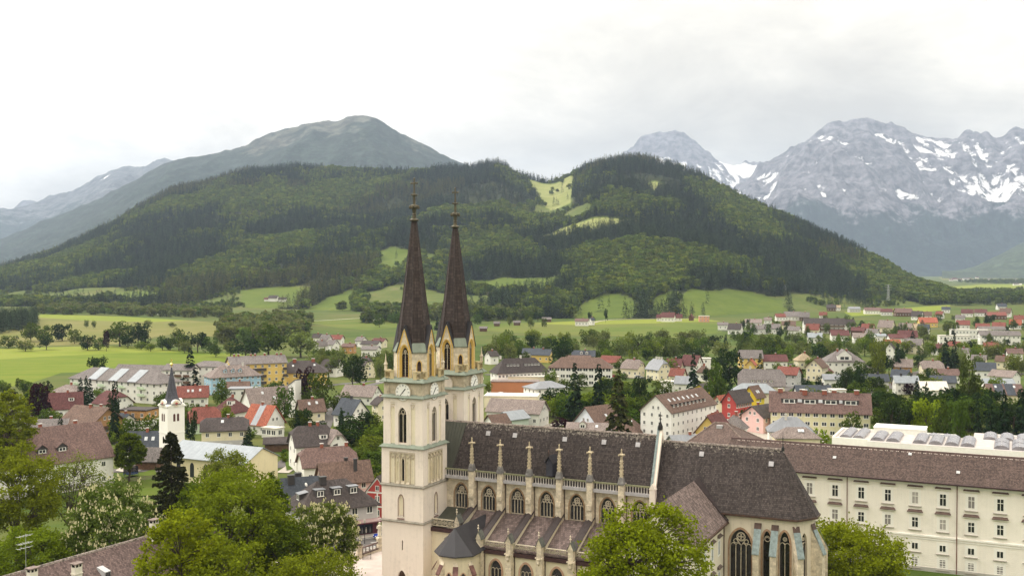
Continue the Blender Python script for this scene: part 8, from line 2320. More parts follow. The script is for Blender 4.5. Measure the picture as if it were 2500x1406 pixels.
# ------------------------------------------------------------------ trees one can tell apart
FOL = {'dark': foliage('dark_leaves',(0.026,0.048,0.011),transl=0.2,var=0.3),'mid': foliage('green_leaves',(0.068,0.105,0.014),transl=0.25,var=0.35),'light': foliage('light_leaves',(0.125,0.170,0.018),transl=0.25,var=0.3),
  'lime': foliage('lime_leaves',(0.21,0.27,0.018),var=0.2),'olive': foliage('olive_leaves',(0.130,0.160,0.050),var=0.4),'purple': foliage('purple_leaves',(0.030,0.010,0.016),tint=False,var=0.3),
  'spruce': foliage('fir_needles',(0.022,0.040,0.017),transl=0.12,var=0.5),'thuja': foliage('hedge_needles',(0.030,0.052,0.014),transl=0.12,var=0.3),'pine': foliage('pine_needles',(0.050,0.058,0.018),transl=0.15,var=0.3)}
CROWN = {}
for k in ('dark','mid','light','lime','olive','purple'):
 CROWN[k] = [blob_tree(100 + i*7 + len(k),1,1.0,1500,0.030,FOL[k],'crown',0.06 if i else 0.14,30) for i in range(2)]
 CROWN[k + '_bush'] = [blob_tree(200 + len(k),1,1.0,500,0.055,FOL[k],'foliage',-0.12,16)]
for k in ('spruce','pine'):
 CROWN[k] = [cone_tree(300 + i,1,1.0,1300,FOL[k],'crown',0.30,130) for i in range(2)]
CROWN['thuja'] = [blob_tree(401,1,0.8,900,0.04,FOL['thuja'],'foliage',-0.1,14)]
def trunk_mesh(limbs):
 m = MB()
 m.tube([(0,0,-0.02),(0.01,0,0.2),(0,0.01,0.5),(0.01,0,0.9 if not limbs else 0.66)],[0.030,0.023,0.016,0.004],6)
 if limbs:
  for i in range(6):
   a = i*1.05; z = 0.26 + 0.05*i
   m.tube([(0,0,z),(0.17*math.cos(a),0.17*math.sin(a),z + 0.12),(0.30*math.cos(a),0.30*math.sin(a),z + 0.26)],[0.013,0.009,0.004],4)
 return m.mesh('trunk',F_bark)
TRUNK = {True: trunk_mesh(True),False: trunk_mesh(False)}
def tree(name,label,cat,kind,x,y,h,w,z=0.0,group=None):
 r = thing(name,label,cat,(x,y,z),RNG.uniform(0,6.28),group)
 r.scale = (w,w,h)
 cm = CROWN[kind][int(RNG.integers(0,len(CROWN[kind])))]
 ob('crown' if not kind.endswith('_bush') else 'foliage',cm,r)
 if not kind.endswith('_bush') and kind != 'thuja':
  ob('trunk',TRUNK[kind not in ('spruce','pine')],r)
 return r
ORD = ('first','second','third','fourth','fifth','sixth')
KINDC = {'d': 'dark','m': 'mid','l': 'light','y': 'lime','o': 'olive','p': 'purple','s': 'spruce','t': 'thuja','n': 'pine'}
for gi,(nm,lab,cat,grp,lst) in enumerate(TREES):
 items = [(it[0],[float(v) for v in it[1:].split(',')]) for it in lst.split()]
 items.sort(key=lambda q: q[1][0]/q[1][1])
 for k,(kc,(x,y,h,w)) in enumerate(items):
  kind = KINDC[kc.lower()] + ('_bush' if kc.isupper() else '')
  tree(nm,lab + (', ' + ORD[k] + ' from left' if 1 < len(items) <= 6 else ''),cat,kind,x,y,h/10,w/10,group=grp)
# ---- large near trees: branching limbs and leaves in clusters at the twigs
def big_tree(name,label,x,y,H,Rr,seed,mat,nleaf=15000,leaf=0.15,base=0.25,ncl=230,spread=0.075,blossom=0,sparse=False,squash=1.0,conifer=False,bark=None):
 rng = np.random.default_rng(seed)
 r = thing(name,label,'tree',(x,y,0))
 zc = H*(base + 1)/2; rz = H*(1 - base)/2*squash
 limbs = MB()
 th = H*base
 fork = Vector((rng.normal(0,.2),rng.normal(0,.2),th))
 limbs.tube([(0,0,-0.1),(0.05,0,th*0.5),fork],[0.028*H,0.021*H,0.018*H],8)
 # lumpy crown outline
 nl = 9
 lump = [(rng.normal(size=3),rng.uniform(0.10,0.28)) for _ in range(14)]
 lump = [(v/np.linalg.norm(v),a) for v,a in lump]
 def rad(d):
  k = 0.80 + sum(a*max(0,float(v @ d)) ** 6 for v,a in lump)
  return min(k,1.12)
 tips = []
 while len(tips) < ncl:
  d = rng.normal(size=3); d /= np.linalg.norm(d)
  if d[2] < -0.75: continue
  q = rad(d)*(rng.uniform(0.30,1.0) ** 0.42)
  tips.append((d[0]*Rr*q,d[1]*Rr*q,zc + d[2]*rz*q))
 tips = np.array(tips)
 ends = []
 for i in range(nl):
  a = i*2*math.pi/nl + rng.uniform(-.3,.3); el = rng.uniform(0.25,1.25) if i else 1.45
  e = Vector((math.cos(a)*math.cos(el)*Rr*.62,math.sin(a)*math.cos(el)*Rr*.62,th + math.sin(el)*(H - th)*.70))
  mid = fork.lerp(e,0.5) + Vector((0,0,0.05*H))*rng.uniform(-.4,1)
  limbs.tube([fork,fork.lerp(mid,.55),mid,e],[0.012*H,0.009*H,0.0065*H,0.003*H],6)
  ends += [fork.lerp(mid,.6),mid,mid.lerp(e,.5),e]
 en = np.array([tuple(e) for e in ends])
 for t in tips[::1 if sparse else 2]:
  dd = np.linalg.norm(en - t,axis=1) + 3.0*np.maximum(0,en[:,2] - t[2])
  e = Vector(en[int(dd.argmin())]); t_ = Vector(t)
  md = e.lerp(t_,.55) + Vector((0,0,0.02*H))
  limbs.tube([e,md,t_],[0.0032*H,0.0022*H,0.0010*H],4)
 limbs.build('trunk',bark or F_bark,r)
 k = rng.integers(0,ncl,nleaf)
 g = rng.normal(size=(nleaf,3))*np.array([spread,spread,spread*0.72])*Rr
 p = tips[k] + g
 sh = np.clip(rng.uniform(0.30,0.70,ncl)[k] + rng.normal(0,0.17,nleaf),0,1)
 ob('crown',leaf_mesh('crown',quads_at(p,np.full(nleaf,leaf),rng,0.5),sh,mat),r)
 if blossom:
  out = np.linalg.norm((tips - np.array([0,0,zc]))/np.array([Rr,Rr,rz]),axis=1)
  c = tips[rng.choice(np.where(out > 0.55)[0],blossom)]
  dirn = (c - np.array([0,0,zc*.9]))/np.array([Rr,Rr,rz])
  dirn /= np.linalg.norm(dirn,axis=1)[:,None]
  c = c + dirn*spread*Rr*rng.uniform(0.9,1.9,(blossom,1)) + rng.normal(size=(blossom,3))*spread*Rr*0.5
  q = []
  for pnt in c:
   hgt = rng.uniform(0.26,0.42); w_ = hgt*0.32; a = rng.uniform(0,3.14)
   for b in (a,a + 1.57):
    dx,dy = w_*math.cos(b),w_*math.sin(b)
    q.append([(pnt[0] - dx,pnt[1] - dy,pnt[2]),(pnt[0] + dx,pnt[1] + dy,pnt[2]),(pnt[0] + dx*.3,pnt[1] + dy*.3,pnt[2] + hgt),(pnt[0] - dx*.3,pnt[1] - dy*.3,pnt[2] + hgt)])
  q = np.array(q)
  ob('blossom',leaf_mesh('blossom',q,np.full(len(q),0.5),flat('chestnut_candles',(0.74,0.70,0.44),0.8,var=0.1)),r)
 return r
H_maple = foliage('maple_leaves',(0.175,0.215,0.010),transl=0.32,var=0.1)
H_maple2 = foliage('maple_leaves_deep',(0.148,0.190,0.013),transl=0.32,var=0.1)
H_dark = foliage('deep_green_leaves',(0.080,0.120,0.010),transl=0.3,var=0.1)  # dark green leaf colour of the deep green trees
H_chest = foliage('chestnut_leaves',(0.105,0.145,0.028),transl=0.3,var=0.1)
H_birch = foliage('birch_leaves',(0.150,0.185,0.030),transl=0.4,var=0.1)
H_spruce = foliage('near_spruce',(0.036,0.040,0.016),transl=0.12,var=0.1)
for row in BIG_TREES:
 nm,lab,x,y,H,Rr,seed,mk,kw = row
 big_tree(nm,lab,x,y,H,Rr,seed,{'maple': H_maple,'maple2': H_maple2,'dark': H_dark,'chest': H_chest,'birch': H_birch}[mk],**kw)
def near_spruce(x,y,h,w):
 r = thing('spruce_tree','tall dark brownish spruce standing before the small white church tower','tree',(x,y,0))
 rng = np.random.default_rng(5)
 n = 20000
 z = rng.uniform(0.04,0.995,n) ** 0.85
 nb = 300
 bz = np.sort(rng.uniform(0.04,0.98,nb)); ba = rng.uniform(0,6.283,nb)
 k = rng.integers(0,nb,n)
 rr = 0.5*w*(1 - bz[k]) ** 0.62*(0.75 + 0.35*rng.uniform(size=nb)[k]); f = rng.uniform(0.1,1,n) ** 0.7
 a = ba[k] + rng.normal(0,0.10,n)/(f + 0.2)
 p = np.stack([rr*f*np.cos(a),rr*f*np.sin(a),bz[k]*h - rr*f*0.42 + rr*f ** 3*0.22 - rng.uniform(0,.5,n)],1)
 ob('crown',leaf_mesh('crown',quads_at(p,np.full(n,0.17),rng,0.2,1.5),np.clip(0.45 + rng.normal(0,.2,n),0,1),H_spruce),r)
 m = MB(); m.tube([(0,0,0),(0,0,h*.5),(0,0,h*.97)],[.32,.2,.04],6)
 for i in range(0,nb,2):
  q = 0.5*w*(1 - bz[i]) ** .8
  m.tube([(0,0,bz[i]*h),(q*math.cos(ba[i])*.9,q*math.sin(ba[i])*.9,bz[i]*h - q*.3)],[.05,.015],4)
 m.build('trunk',F_bark,r)
near_spruce(*NEAR_SPRUCE)
ROADS = [('asphalt',5.0,[(-180.5,374.8),(-182.6,391.9),(-178.2,394.1),(-166.0,376.9),(-150.5,359.2),(-134.3,343.0),(-112.9,313.3)]),('asphalt',5.0,[(-109.8,280.1),(-95.9,281.3),(-84.2,279.0),(-68.1,284.8),(-63.2,293.3),(-63.1,343.0),(-68.3,391.9),(-72.4,456.9),(-58.7,517.0)]),('gravel',6.0,[(8.5,361.0),(18.7,366.8),(26.0,378.9),(30.9,415.6),(48.4,398.7),(48.8,356.4)]),('asphalt',6.0,[(72.1,361.0),(85.4,396.4),(104.6,431.2),(129.3,486.0),(153.4,522.8),(170.0,482.6),(186.5,453.9),(213.0,435.3)]),('asphalt',5.0,[(180.0,920.9),(234.0,920.9),(298.1,897.0),(393.8,959.3),(492.8,1008.4)]),('asphalt',5.0,[(-160.0,480.9),(-128.8,451.0),(-117.0,460.0),(-96.4,448.0),(-85.6,486.0),(-58.4,515.0)]),('asphalt',5.0,[(-13.7,537.1),(10.6,543.5),(51.5,526.8),(70.8,517.0),(94.6,537.1),(139.7,595.1),(174.6,595.1)]),('gravel',3.0,[(77.7,1046.6),(100.2,1114.2),(138.4,1141.9),(202.5,1151.4)]),('gravel',4.0,[(-292.5,1151.4),(-218.6,1096.5),(-160.2,1170.9),(-128.2,1170.9)]),('gravel',3.5,[(-60.9,277.3),(-59.6,298.4),(-59.2,308.4)]),('asphalt',5.0,[(134.2,403.4),(157.4,456.9),(178.1,489.4),(220.8,558.9),(251.5,558.9),(266.9,537.1)])]
YARDS = [('gravel',[(-175.7,370.8),(-183.6,394.1),(-176.7,394.1),(-170.7,383.2),(-168.6,372.8),(-170.0,364.9)]),('gravel',[(18.1,355.4),(19.2,383.2),(24.5,391.9),(25.4,370.8),(23.5,353.6)]),('gravel',[(-106.3,280.1),(-106.9,287.1),(-100.5,293.3),(-97.1,284.8),(-102.1,277.3)]),('gravel',[(-10.7,421.9),(-11.1,472.6),(9.4,480.9),(13.2,421.9),(13.1,370.8),(0.0,361.0)]),('gravel',[(72.0,353.6),(82.5,397.6),(93.0,409.4),(87.1,370.8),(73.9,343.0)]),('gravel',[(56.3,319.1),(66.5,361.0),(91.9,361.0),(104.8,343.0),(89.6,305.0)]),('asphalt',[(37.9,311.9),(42.5,338.8),(60.5,343.0),(57.4,311.9)])]
LAWNS = [[(-95.0,248.7),(-101.5,268.1),(-99.0,274.5),(-96.5,282.4),(-85.7,254.2),(-84.8,248.7)],[(-60.4,280.1),(-70.0,319.1),(-67.5,351.8),(-55.1,351.8),(-47.7,311.9),(-53.8,292.0)],[(-45.6,298.4),(-53.7,343.0),(-47.0,381.0),(-36.2,298.4)]]
CARS = [(9.1,374.8,1.0,'white'),(-164.7,404.6,-0.4,'silver'),(20.5,361.0,0.4,'silver'),(23.0,366.8,0.4,'red'),(81.0,383.2,0.8,'silver'),(91.1,401.0,0.8,'black'),(117.1,456.9,0.7,'white'),(-4.4,448.0,-0.3,'white'),(-7.3,445.1,-0.3,'black'),(-178.0,385.3,0.3,'black'),(-61.8,322.1,0.6,'silver'),(-71.0,421.9,0.9,'white'),(51.1,522.8,0,'red'),(62.9,518.9,0,'silver'),(151.6,445.1,0.5,'white'),(212.6,543.5,0,'silver'),(-122.6,453.9,0.1,'white'),(250.0,933.4,0,'white'),(280.6,897.0,0,'silver')]
# ------------------------------------------------------------------ streets, yards and lawns
M_asph = flat('asphalt',(0.115,0.105,0.10),0.9,0.2,var=0.15,scale=0.6)
M_gravel = flat('pale_gravel',(0.42,0.38,0.33),0.95,0.1,var=0.15,scale=0.8)
M_pave = flat('paving',(0.40,0.36,0.32),0.9,0.15,var=0.12,scale=0.9)
M_line = flat('road_paint',(0.75,0.74,0.70),0.8,var=0.1)
def strip(pts,w,z):
 P = smooth_curve(pts,len(pts)*5)
 d = np.gradient(P,axis=0); d /= np.linalg.norm(d,axis=1)[:,None]
 n = np.stack([-d[:,1],d[:,0]],1)*w/2
 m = MB()
 for i in range(len(P) - 1):
  a,b,c,e = P[i] - n[i],P[i + 1] - n[i + 1],P[i + 1] + n[i + 1],P[i] + n[i]
  m.quad((*a,z),(*b,z),(*c,z),(*e,z))
 return m
for i,(k,w,pts_) in enumerate(ROADS):
 o = strip(pts_,w,0.12 + i*0.006).build('road',M_asph if k == 'asphalt' else M_gravel); o['kind'] = 'structure'
for i,(k,p) in enumerate(YARDS):
 m = MB(); m.poly([(x,y,0.20 + i*0.006) for x,y in p]); o = m.build('yard',M_asph if k == 'asphalt' else M_gravel); o['kind'] = 'structure'
for i,p in enumerate(LAWNS):
 m = MB(); m.poly([(x,y,0.26 + i*0.006) for x,y in p]); o = m.build('lawn',M_fields['lawn']); o['kind'] = 'structure'
# ---- shop house and its street (axes along the street)
SR = R(30.0)
sh = house('shop_house','grey shop house with maroon shopfront and four sheet-roofed dormers','shop',-36.9,213.2,0,SR,16.0,9.7,6.9,11.2,'hip','grey','dark',
   {'st': 2,'shop': 1,'nl': 5,'ng': 2,'ws': (1.3,1.4),'ch': [(-.25,-.1,'d')],'cs': 1.3,'ov': .7,'dorm': [(-.42,{'w': 1.9,'y': .62,'h': 1.35,'c': 0,'r': 'zinc'}),(.02,{'w': 1.9,'y': .62,'h': 1.35,'c': 0,'r': 'zinc'}),(.46,{'w': 1.9,'y': .62,'h': 1.35,'c': 0,'r': 'zinc'})]})
M_maroon = flat('maroon_panel',(0.105,0.022,0.034),0.5,var=0.12)
m = MB()
m.box(-8.1,8.1,-5.0,-4.86,0,3.0)
sf_ = m.build('shopfront',M_maroon,sh)
m = MB(); m.hexa([(-8.4,-6.3,3.05),(8.7,-6.3,3.05),(-8.4,-4.85,3.35),(8.7,-4.85,3.35),(-8.4,-6.3,3.2),(8.7,-6.3,3.2),(-8.4,-4.85,3.5),(8.7,-4.85,3.5)])
m.build('canopy',flat('canopy_sheet',(0.42,0.29,0.28),0.6,var=0.15),sh)
m = MB(); m.box(-8.4,8.7,-6.28,-6.2,2.8,3.04); m.build('canopy_fascia',M_maroon,sh)
for a,b,z0,z1 in ((-7.2,-4.2,.5,2.6),(-3.6,.2,.5,2.6),(2.6,7.0,.6,2.7)):
 m = MB(); m.box(a,b,-5.05,-4.99,z0,z1); m.build('show_window',glass((0.03,0.03,0.032)),sf_)
m = MB(); m.box(.8,2.1,-5.05,-4.99,0,2.5); m.build('shop_door',glass((0.012,0.012,0.013)),sf_)
for i in range(5):      # goods behind the pane
 m = MB(); m.lathe(3.0 + i*.85,-5.06,[(.10,.7),(.17,1.1),(.13,1.5),(.05,1.62),(.10,1.78),(.03,1.9)],6); m.build('shop_figure',flat('mannequin',(.55,.50,.44) if i % 2 else (.16,.15,.16),.6),sf_)
m = MB(); m.box(-1.7,1.8,-4.98,-4.86,3.62,4.22)
sg_ = m.build('sign_board',M_black,sh)
tx = bpy.data.curves.new('sign_letters','FONT'); tx.body = 'WALLIG'; tx.size = 0.56; tx.extrude = 0.02; tx.align_x = 'CENTER'; tx.align_y = 'CENTER'; tx.space_character = 1.35
tx.materials.append(M_line)
to = bpy.data.objects.new('sign_letters',tx); COL.objects.link(to); bpy.context.view_layer.update()
tm = bpy.data.meshes.new_from_object(to.evaluated_get(bpy.context.evaluated_depsgraph_get())); bpy.data.objects.remove(to)
ob('sign_letters',tm,sg_,(0.05,-5.0,3.92),(math.pi/2,0,0))
m = MB(); m.box(-7.0,-4.9,-1.0,0.9,7.6,9.1); m.mat(1).hexa([(-7.2,-1.2,9.0),(-4.0,-1.2,9.5),(-7.2,1.1,9.0),(-4.0,1.1,9.5),(-7.2,-1.2,9.12),(-4.0,-1.2,9.62),(-7.2,1.1,9.12),(-4.0,1.1,9.62)])
dd = m.build('dormer',[flat('dark_cladding',(0.06,0.055,0.055),0.6),roof_mat('zinc')],sh)
window(dd,-7.02,-.05,7.9,-math.pi/2,1.2,1.0,False)
m = MB(); m.lathe(0,0,[(.42,0),(.34,.05),(.05,.12)],10); dsh = m.build('satellite_dish',M_frame,sh,loc=(-4.6,2.0,10.3),rot=(1.2,0,.6))
def S2(s,d,z=0.0):      # along the street, out from the shop front
 c,q = math.cos(SR),math.sin(SR)
 return (-41.4 + c*s + q*d,205.0 + q*s - c*d,z)
def flatstrip(name,s0,s1,d0,d1,z,mat,h=0.0):
 m = MB()
 if h: m.hexa([S2(s0,d1,0),S2(s1,d1,0),S2(s0,d0,0),S2(s1,d0,0),S2(s0,d1,h),S2(s1,d1,h),S2(s0,d0,h),S2(s1,d0,h)])
 else: m.quad(S2(s0,d1,z),S2(s1,d1,z),S2(s1,d0,z),S2(s0,d0,z))
 o = m.build(name,mat); o['kind'] = 'structure'
flatstrip('pavement',-40,60,0.2,2.6,0,M_pave,0.42)
flatstrip('street',-40,60,2.6,10.2,0.30,M_asph)
flatstrip('pavement',-40,22,10.2,12.0,0,M_pave,0.42)
for s in range(-30,40,6): flatstrip('road_marking',s,s + 3.2,6.3,6.48,0.31,M_line)
flatstrip('road_marking',-30,40,2.95,3.1,0.312,M_line)
flatstrip('road_marking',8,24,9.2,9.4,0.314,M_line)
m = MB(); m.poly([(*p,0.36) for p in ((-44,150),(-8,140),(-10,168),(-20,176),(-22,203),(-32,196),(-40,186))]); o = m.build('forecourt',flat('rose_paving',(0.52,0.44,0.40),0.9,var=0.10,scale=0.5)); o['kind'] = 'structure'
# ---- red gabled house: white corner strips on its gable (a thing of its own already): strips as parts
for o in [q for q in COL.objects if q.get('label','').startswith('red house with white corner strips')]:
 row = [r for r in HOUSES if r[2] == o['label']][0]
 hl,hw,ze,zr = row[8]/2,row[9]/2,row[10],row[11]
 m = MB(); fnr = lambda a,z,d: (-hl - d,-a,z)
 for a in (-hw + .15,0.0,hw - .15): bar(m,fnr,(a,0),(a,ze),.3,0.0,.05)
 for z in (ze*.5,ze): bar(m,fnr,(-hw,z),(hw,z),.3,0.0,.06)
 for s in (-1,1): bar(m,fnr,(s*hw,ze),(0,zr - .2),.34,0.0,.07)
 m.build('white_banding',M_frame,o)
# ---- gate pillars, wall and railing of the forecourt
def gate_pillar(x,y,statue):
 o = thing('gate_pillar','stone gate pillar carrying a pale statue beside the near tower' if statue else 'stone gate pillar with dark cap beside the iron gate','pillar',(x,y,0),SR)
 m = MB(); m.box(-.55,.55,-.55,.55,0,.5); m.box(-.45,.45,-.45,.45,.5,2.5); m.box(-.58,.58,-.58,.58,2.5,2.75); m.build('shaft',M_stone,o)
 m = MB(); m.lathe(0,0,[(.75,2.75),(.75,2.9),(.2,3.15)],4,math.pi/4); m.build('cap',M_bronze if not statue else M_stone,o)
gate_pillar(-28.5,194.5,False); gate_pillar(-25.3,199.6,True)
o = thing('statue','pale robed stone statue on the gate pillar','statue',(-25.3,199.6,3.1))
m = MB(); m.lathe(0,0,[(.42,0),(.45,.1),(.36,.3),(.40,.9),(.30,1.5),(.40,1.95),(.34,2.15),(.12,2.25),(.11,2.32),(.19,2.45),(.20,2.6),(.10,2.75)],9)
m.tube([(.36,-.05,2.0),(.52,-.22,1.6),(.22,-.40,1.35)],[.13,.11,.08],6); m.tube([(-.36,-.05,2.0),(-.50,-.2,1.6),(-.15,-.40,1.45)],[.13,.11,.08],6)
m.build('figure',plaster((0.66,0.60,0.50),0.15),o,smooth=True)
o = thing('forecourt_wall','low stone wall with brown coping and rail between the gate pillars','wall',(-28.5,194.5,0),math.atan2(5.1,3.2))
m = MB(); m.box(.5,5.4,-.2,.2,0,.8); m.build('masonry',M_stone,o)
m = MB(); m.box(.45,5.5,-.3,.3,.8,.95); m.build('coping',M_bronze,o)
m = MB(); m.box(.45,5.5,-.12,.12,1.9,2.15); m.build('rail',flat('brown_rail',(0.16,0.11,0.10),.7),o)
for k in range(5):
 m = MB(); m.box(.9 + k,1.0 + k,-.06,.06,.95,1.9); m.build('post',M_bronze,o)
o = thing('iron_gate','open black iron gate leaf beside the capped pillar','gate',(-27.6,193.2,0),R(20))
m = MB()
for x in (0,1.5): m.box(x - .04,x + .04,-.04,.04,.1,2.3)
for z in (.2,1.2,2.25): m.box(.04,1.46,-.03,.03,z - .03,z + .03)
m.build('gate_frame',M_black,o)
for k in range(9):
 m = MB(); m.box(.15 + k*.15,.17 + k*.15,-.015,.015,.23,2.22); m.build('bar',M_black,o)
o = thing('street_lamp','slim dark street lamp standing at the forecourt kerb','street lamp',(-28.9,204.8,0))
m = MB(); m.tube([(0,0,0),(0,0,1),(0,0,4.4)],[.10,.06,.04],6); m.build('pole',M_black,o)
m = MB(); m.lathe(0,0,[(.05,4.3),(.24,4.5),(.20,4.9),(.28,4.95),(.05,5.2)],8); m.build('lantern',flat('lantern_glass',(.4,.38,.33),.3),o)
o = thing('palm_plant','spiky potted palm at the foot of the near tower','plant',(-19.2,176.5,0))
m = MB(); m.lathe(0,0,[(.4,0),(.5,.7),(.45,.75)],8); m.build('pot',flat('terracotta_pot',(.35,.15,.09),.8),o)
for k in range(16):
 a = k*.39; m = MB(); c_,s_ = math.cos(a),math.sin(a); e_ = .5 + .5*((k*7) % 5)/5
 m.hexa([(0,0,.7),(.03,0,.7),(0,.03,.7),(.03,.03,.7),(c_*.8 - s_*.05,s_*.8 + c_*.05,.9 + e_),(c_*.8 + s_*.05,s_*.8 - c_*.05,.9 + e_),(c_*1.3,s_*1.3,.8 + e_*.8),(c_*1.31,s_*1.31,.8 + e_*.8)])
 m.build('leaf',FOL['mid'],o)
# ---- cars
PAINT = {'blue': (0.02,0.05,0.30),'white': (0.75,0.75,0.73),'silver': (0.42,0.43,0.44),'red': (0.35,0.02,0.02),'black': (0.02,0.02,0.022)}
CARM = {}
def car_meshes(c):
 if c in CARM: return CARM[c]
 t = NT('car_paint'); t.bsdf(PAINT[c],0.25,0.6)
 m = MB(); side = [(-2.1,.3),(2.1,.3),(2.15,.62),(1.95,.82),(1.1,.93),(.45,1.42),(-1.2,1.45),(-1.95,.98),(-2.15,.85)]
 m.prism(side,lambda a,z,d: (a,d*(0.86 if z > 1.2 else 1.0),z),-.86,.86)
 b = m.mesh('body',t.m)
 m = MB()
 for s in (-1,1): m.poly([(1.0,s*.872,.95),(.42,s*.765,1.36),(-1.1,s*.765,1.38),(-1.65,s*.872,1.0)][::s])
 m.quad((1.08,-.78,.95),(1.08,.78,.95),(.50,.66,1.40),(.50,-.66,1.40)); m.quad((-1.9,.78,1.02),(-1.9,-.78,1.02),(-1.24,-.66,1.44),(-1.24,.66,1.44))
 w = m.mesh('side_glass',M_pane)
 m = MB(); m.rings([[(.32*math.cos(k*.628),y,.32*math.sin(k*.628)) for k in range(10)] for y in (-.1,.1)])
 wh = m.mesh('wheel',M_black)
 m = MB(); m.box(-.05,.05,-.18,.18,-.08,.08); li = m.mesh('headlight',flat('lamp_glass',(.8,.8,.78),.2))
 CARM[c] = (b,w,wh,li); return CARM[c]
def car(label,x,y,rot,c,z=0.2):
 r = thing('parked_car',label,'car',(x,y,z),rot); b,w,wh,li = car_meshes(c)
 ob('body',b,r); ob('side_glass',w,r)
 for a in (-1.3,1.3):
  for s in (-.8,.8): ob('wheel',wh,r,(a,s,.32))
 for s in (-.6,.6): ob('headlight',li,r,(2.1,s,.68))
car('dark blue car on the street in front of the maroon shop',*S2(15.8,4.3)[:2],SR + math.pi,'blue',0.31)
near_of = ['by the white shelter behind the nave','beside the dark red roof near the purple beech','on the yard above the nave ridge, silver one','on the yard above the nave ridge','below the red facade','beside the street tree by the red facade','behind the mansard house','on the yard right of the far tower','on the yard right of the far tower, dark one','on the pale road bend at far left','by the boarded gable house','before the dark blue gable roof','on the road behind the school park','on the road behind the school park, grey one','behind the pale yellow apartment row','on the road by the slate roofs','on the lane below the sky blue house','on the far village road','on the far village road, grey one']
for (x,y,a,c),w_ in zip(CARS,near_of): car(f'{c} car parked {w_}',x,y,a,c)
# ---- little white parish church with slate spire and yellow nave
pc = thing('parish_church','small white church tower with slate needle spire and yellow nave','church',(-94.3,290.0,0))
pt_ = ob('tower',None,pc,rot=R(45))
M_pw = plaster((0.87,0.85,0.79),0.04)
m = MB(); hh = 2.5
m.box(-hh,hh,-hh,hh,0,17.0); m.box(-hh - .15,hh + .15,-hh - .15,hh + .15,16.2,16.5); m.box(-hh - .1,hh + .1,-hh - .1,hh + .1,9.0,9.2)
m.build('tower_wall',M_pw,pt_)
for f in range(4):
 fn = frame(f,0,0,hh)
 m = MB(); cur = [(-2.9,16.5),(2.9,16.5),(2.2,16.9)] + [(1.35*math.cos(math.pi*k/10),17.0 + 1.25*math.sin(math.pi*k/10)) for k in range(11)] + [(-2.2,16.9)]
 m.prism(cur,fn,-.5,.2); m.build('curved_gable',M_pw,pt_)
 if f in (0,3):
  m = MB(); m.prism([(.9*math.cos(k*.393),17.1 + .9*math.sin(k*.393)) for k in range(16)],fn,.2,.26); cl_ = m.build('clock',flat('clock_cream',(.74,.66,.52),.7),pt_)
  m = MB(); m.prism([(.42*math.cos(k*.393),17.1 + .42*math.sin(k*.393)) for k in range(16)],fn,.26,.30); m.build('clock_centre',flat('clock_red',(.45,.10,.07),.7),pt_)
  for a in (-.55,.55):
   m = MB(); m.prism(arch(a,.62,12.3,13.9,14.4,5),fn,.0,.05); m.build('belfry_opening',flat('belfry_shutter',(.10,.04,.035),.8),pt_)
  m = MB(); m.prism(arch(0,.7,6.2,7.6,8.1,5),fn,.0,.05); m.build('tower_window',M_dgl,pt_)
m = MB(); m.lathe(0,0,[(3.2,16.9),(2.2,17.7),(1.8,18.4),(1.55,19.2),(.12,27.0)],8,math.pi/8); m.build('spire',tiles((.085,.085,.10),2.0,.25,.05),pt_)
m = MB(); m.lathe(0,0,[(.1,26.9),(.1,27.3),(.42,27.6),(.42,27.9),(.08,28.2),(.05,29.4)],8); m.box(-.35,.35,-.04,.04,28.8,28.95); m.build('ball_and_cross',flat('gold_ball',(.75,.55,.16),.35,.5,.6),pt_)
nv = ob('nave',None,pc,(20.0,-22.0,0),R(-26.5))
m = MB(); m.box(-13,13,-6,6,0,6.5); m.prism([(-6,6.5),(6,6.5),(0,9.2)],lambda a,z,d: (d,a,z),-13,13); m.build('nave_wall',plaster((.76,.67,.44),.08),nv)
m = MB()
for s in (-1,1): m.hexa([(-13.4,s*6.8,6.15),(13.4,s*6.8,6.15),(-13.4,0,9.35),(13.4,0,9.35),(-13.4,s*6.8,6.3),(13.4,s*6.8,6.3),(-13.4,0,9.5),(13.4,0,9.5)])
m.build('nave_roof',seam_metal((.27,.30,.33),.7),nv)
for x in (-9,-4.5,0,4.5,9):
 m = MB(); m.prism(arch(x,1.3,1.5,4.2,5.2,6),lambda a,z,o_: (a,-6 - o_,z),0,.06); m.build('nave_window',M_pane,nv)
# ---- chapel slab tower, parasols, trampoline, pool, fence, pylons
o = thing('chapel_tower','white slab bell tower with slanted grey top beside the copper beech','tower',(-79.7,384.0,0),R(-38))
m = MB(); m.hexa([(-1.9,-1.4,0),(1.9,-1.4,0),(-1.9,1.4,0),(1.9,1.4,0),(-1.9,-1.4,11.4),(1.9,-1.4,13.6),(-1.9,1.4,11.4),(1.9,1.4,13.6)]); m.build('tower_wall',plaster(WALLC['white'],.05),o)
m = MB(); m.hexa([(-2.1,-1.6,11.4),(2.0,-1.6,13.8),(-2.1,1.6,11.4),(2.0,1.6,13.8),(-2.1,-1.6,11.6),(2.0,-1.6,14.0),(-2.1,1.6,11.6),(2.0,1.6,14.0)]); m.build('tower_roof',roof_mat('zinc'),o)
m = MB(); m.box(-.25,.25,-1.46,-1.4,8.0,11.0); m.build('bell_slit',flat('slit',(.16,.07,.06),.8),o)
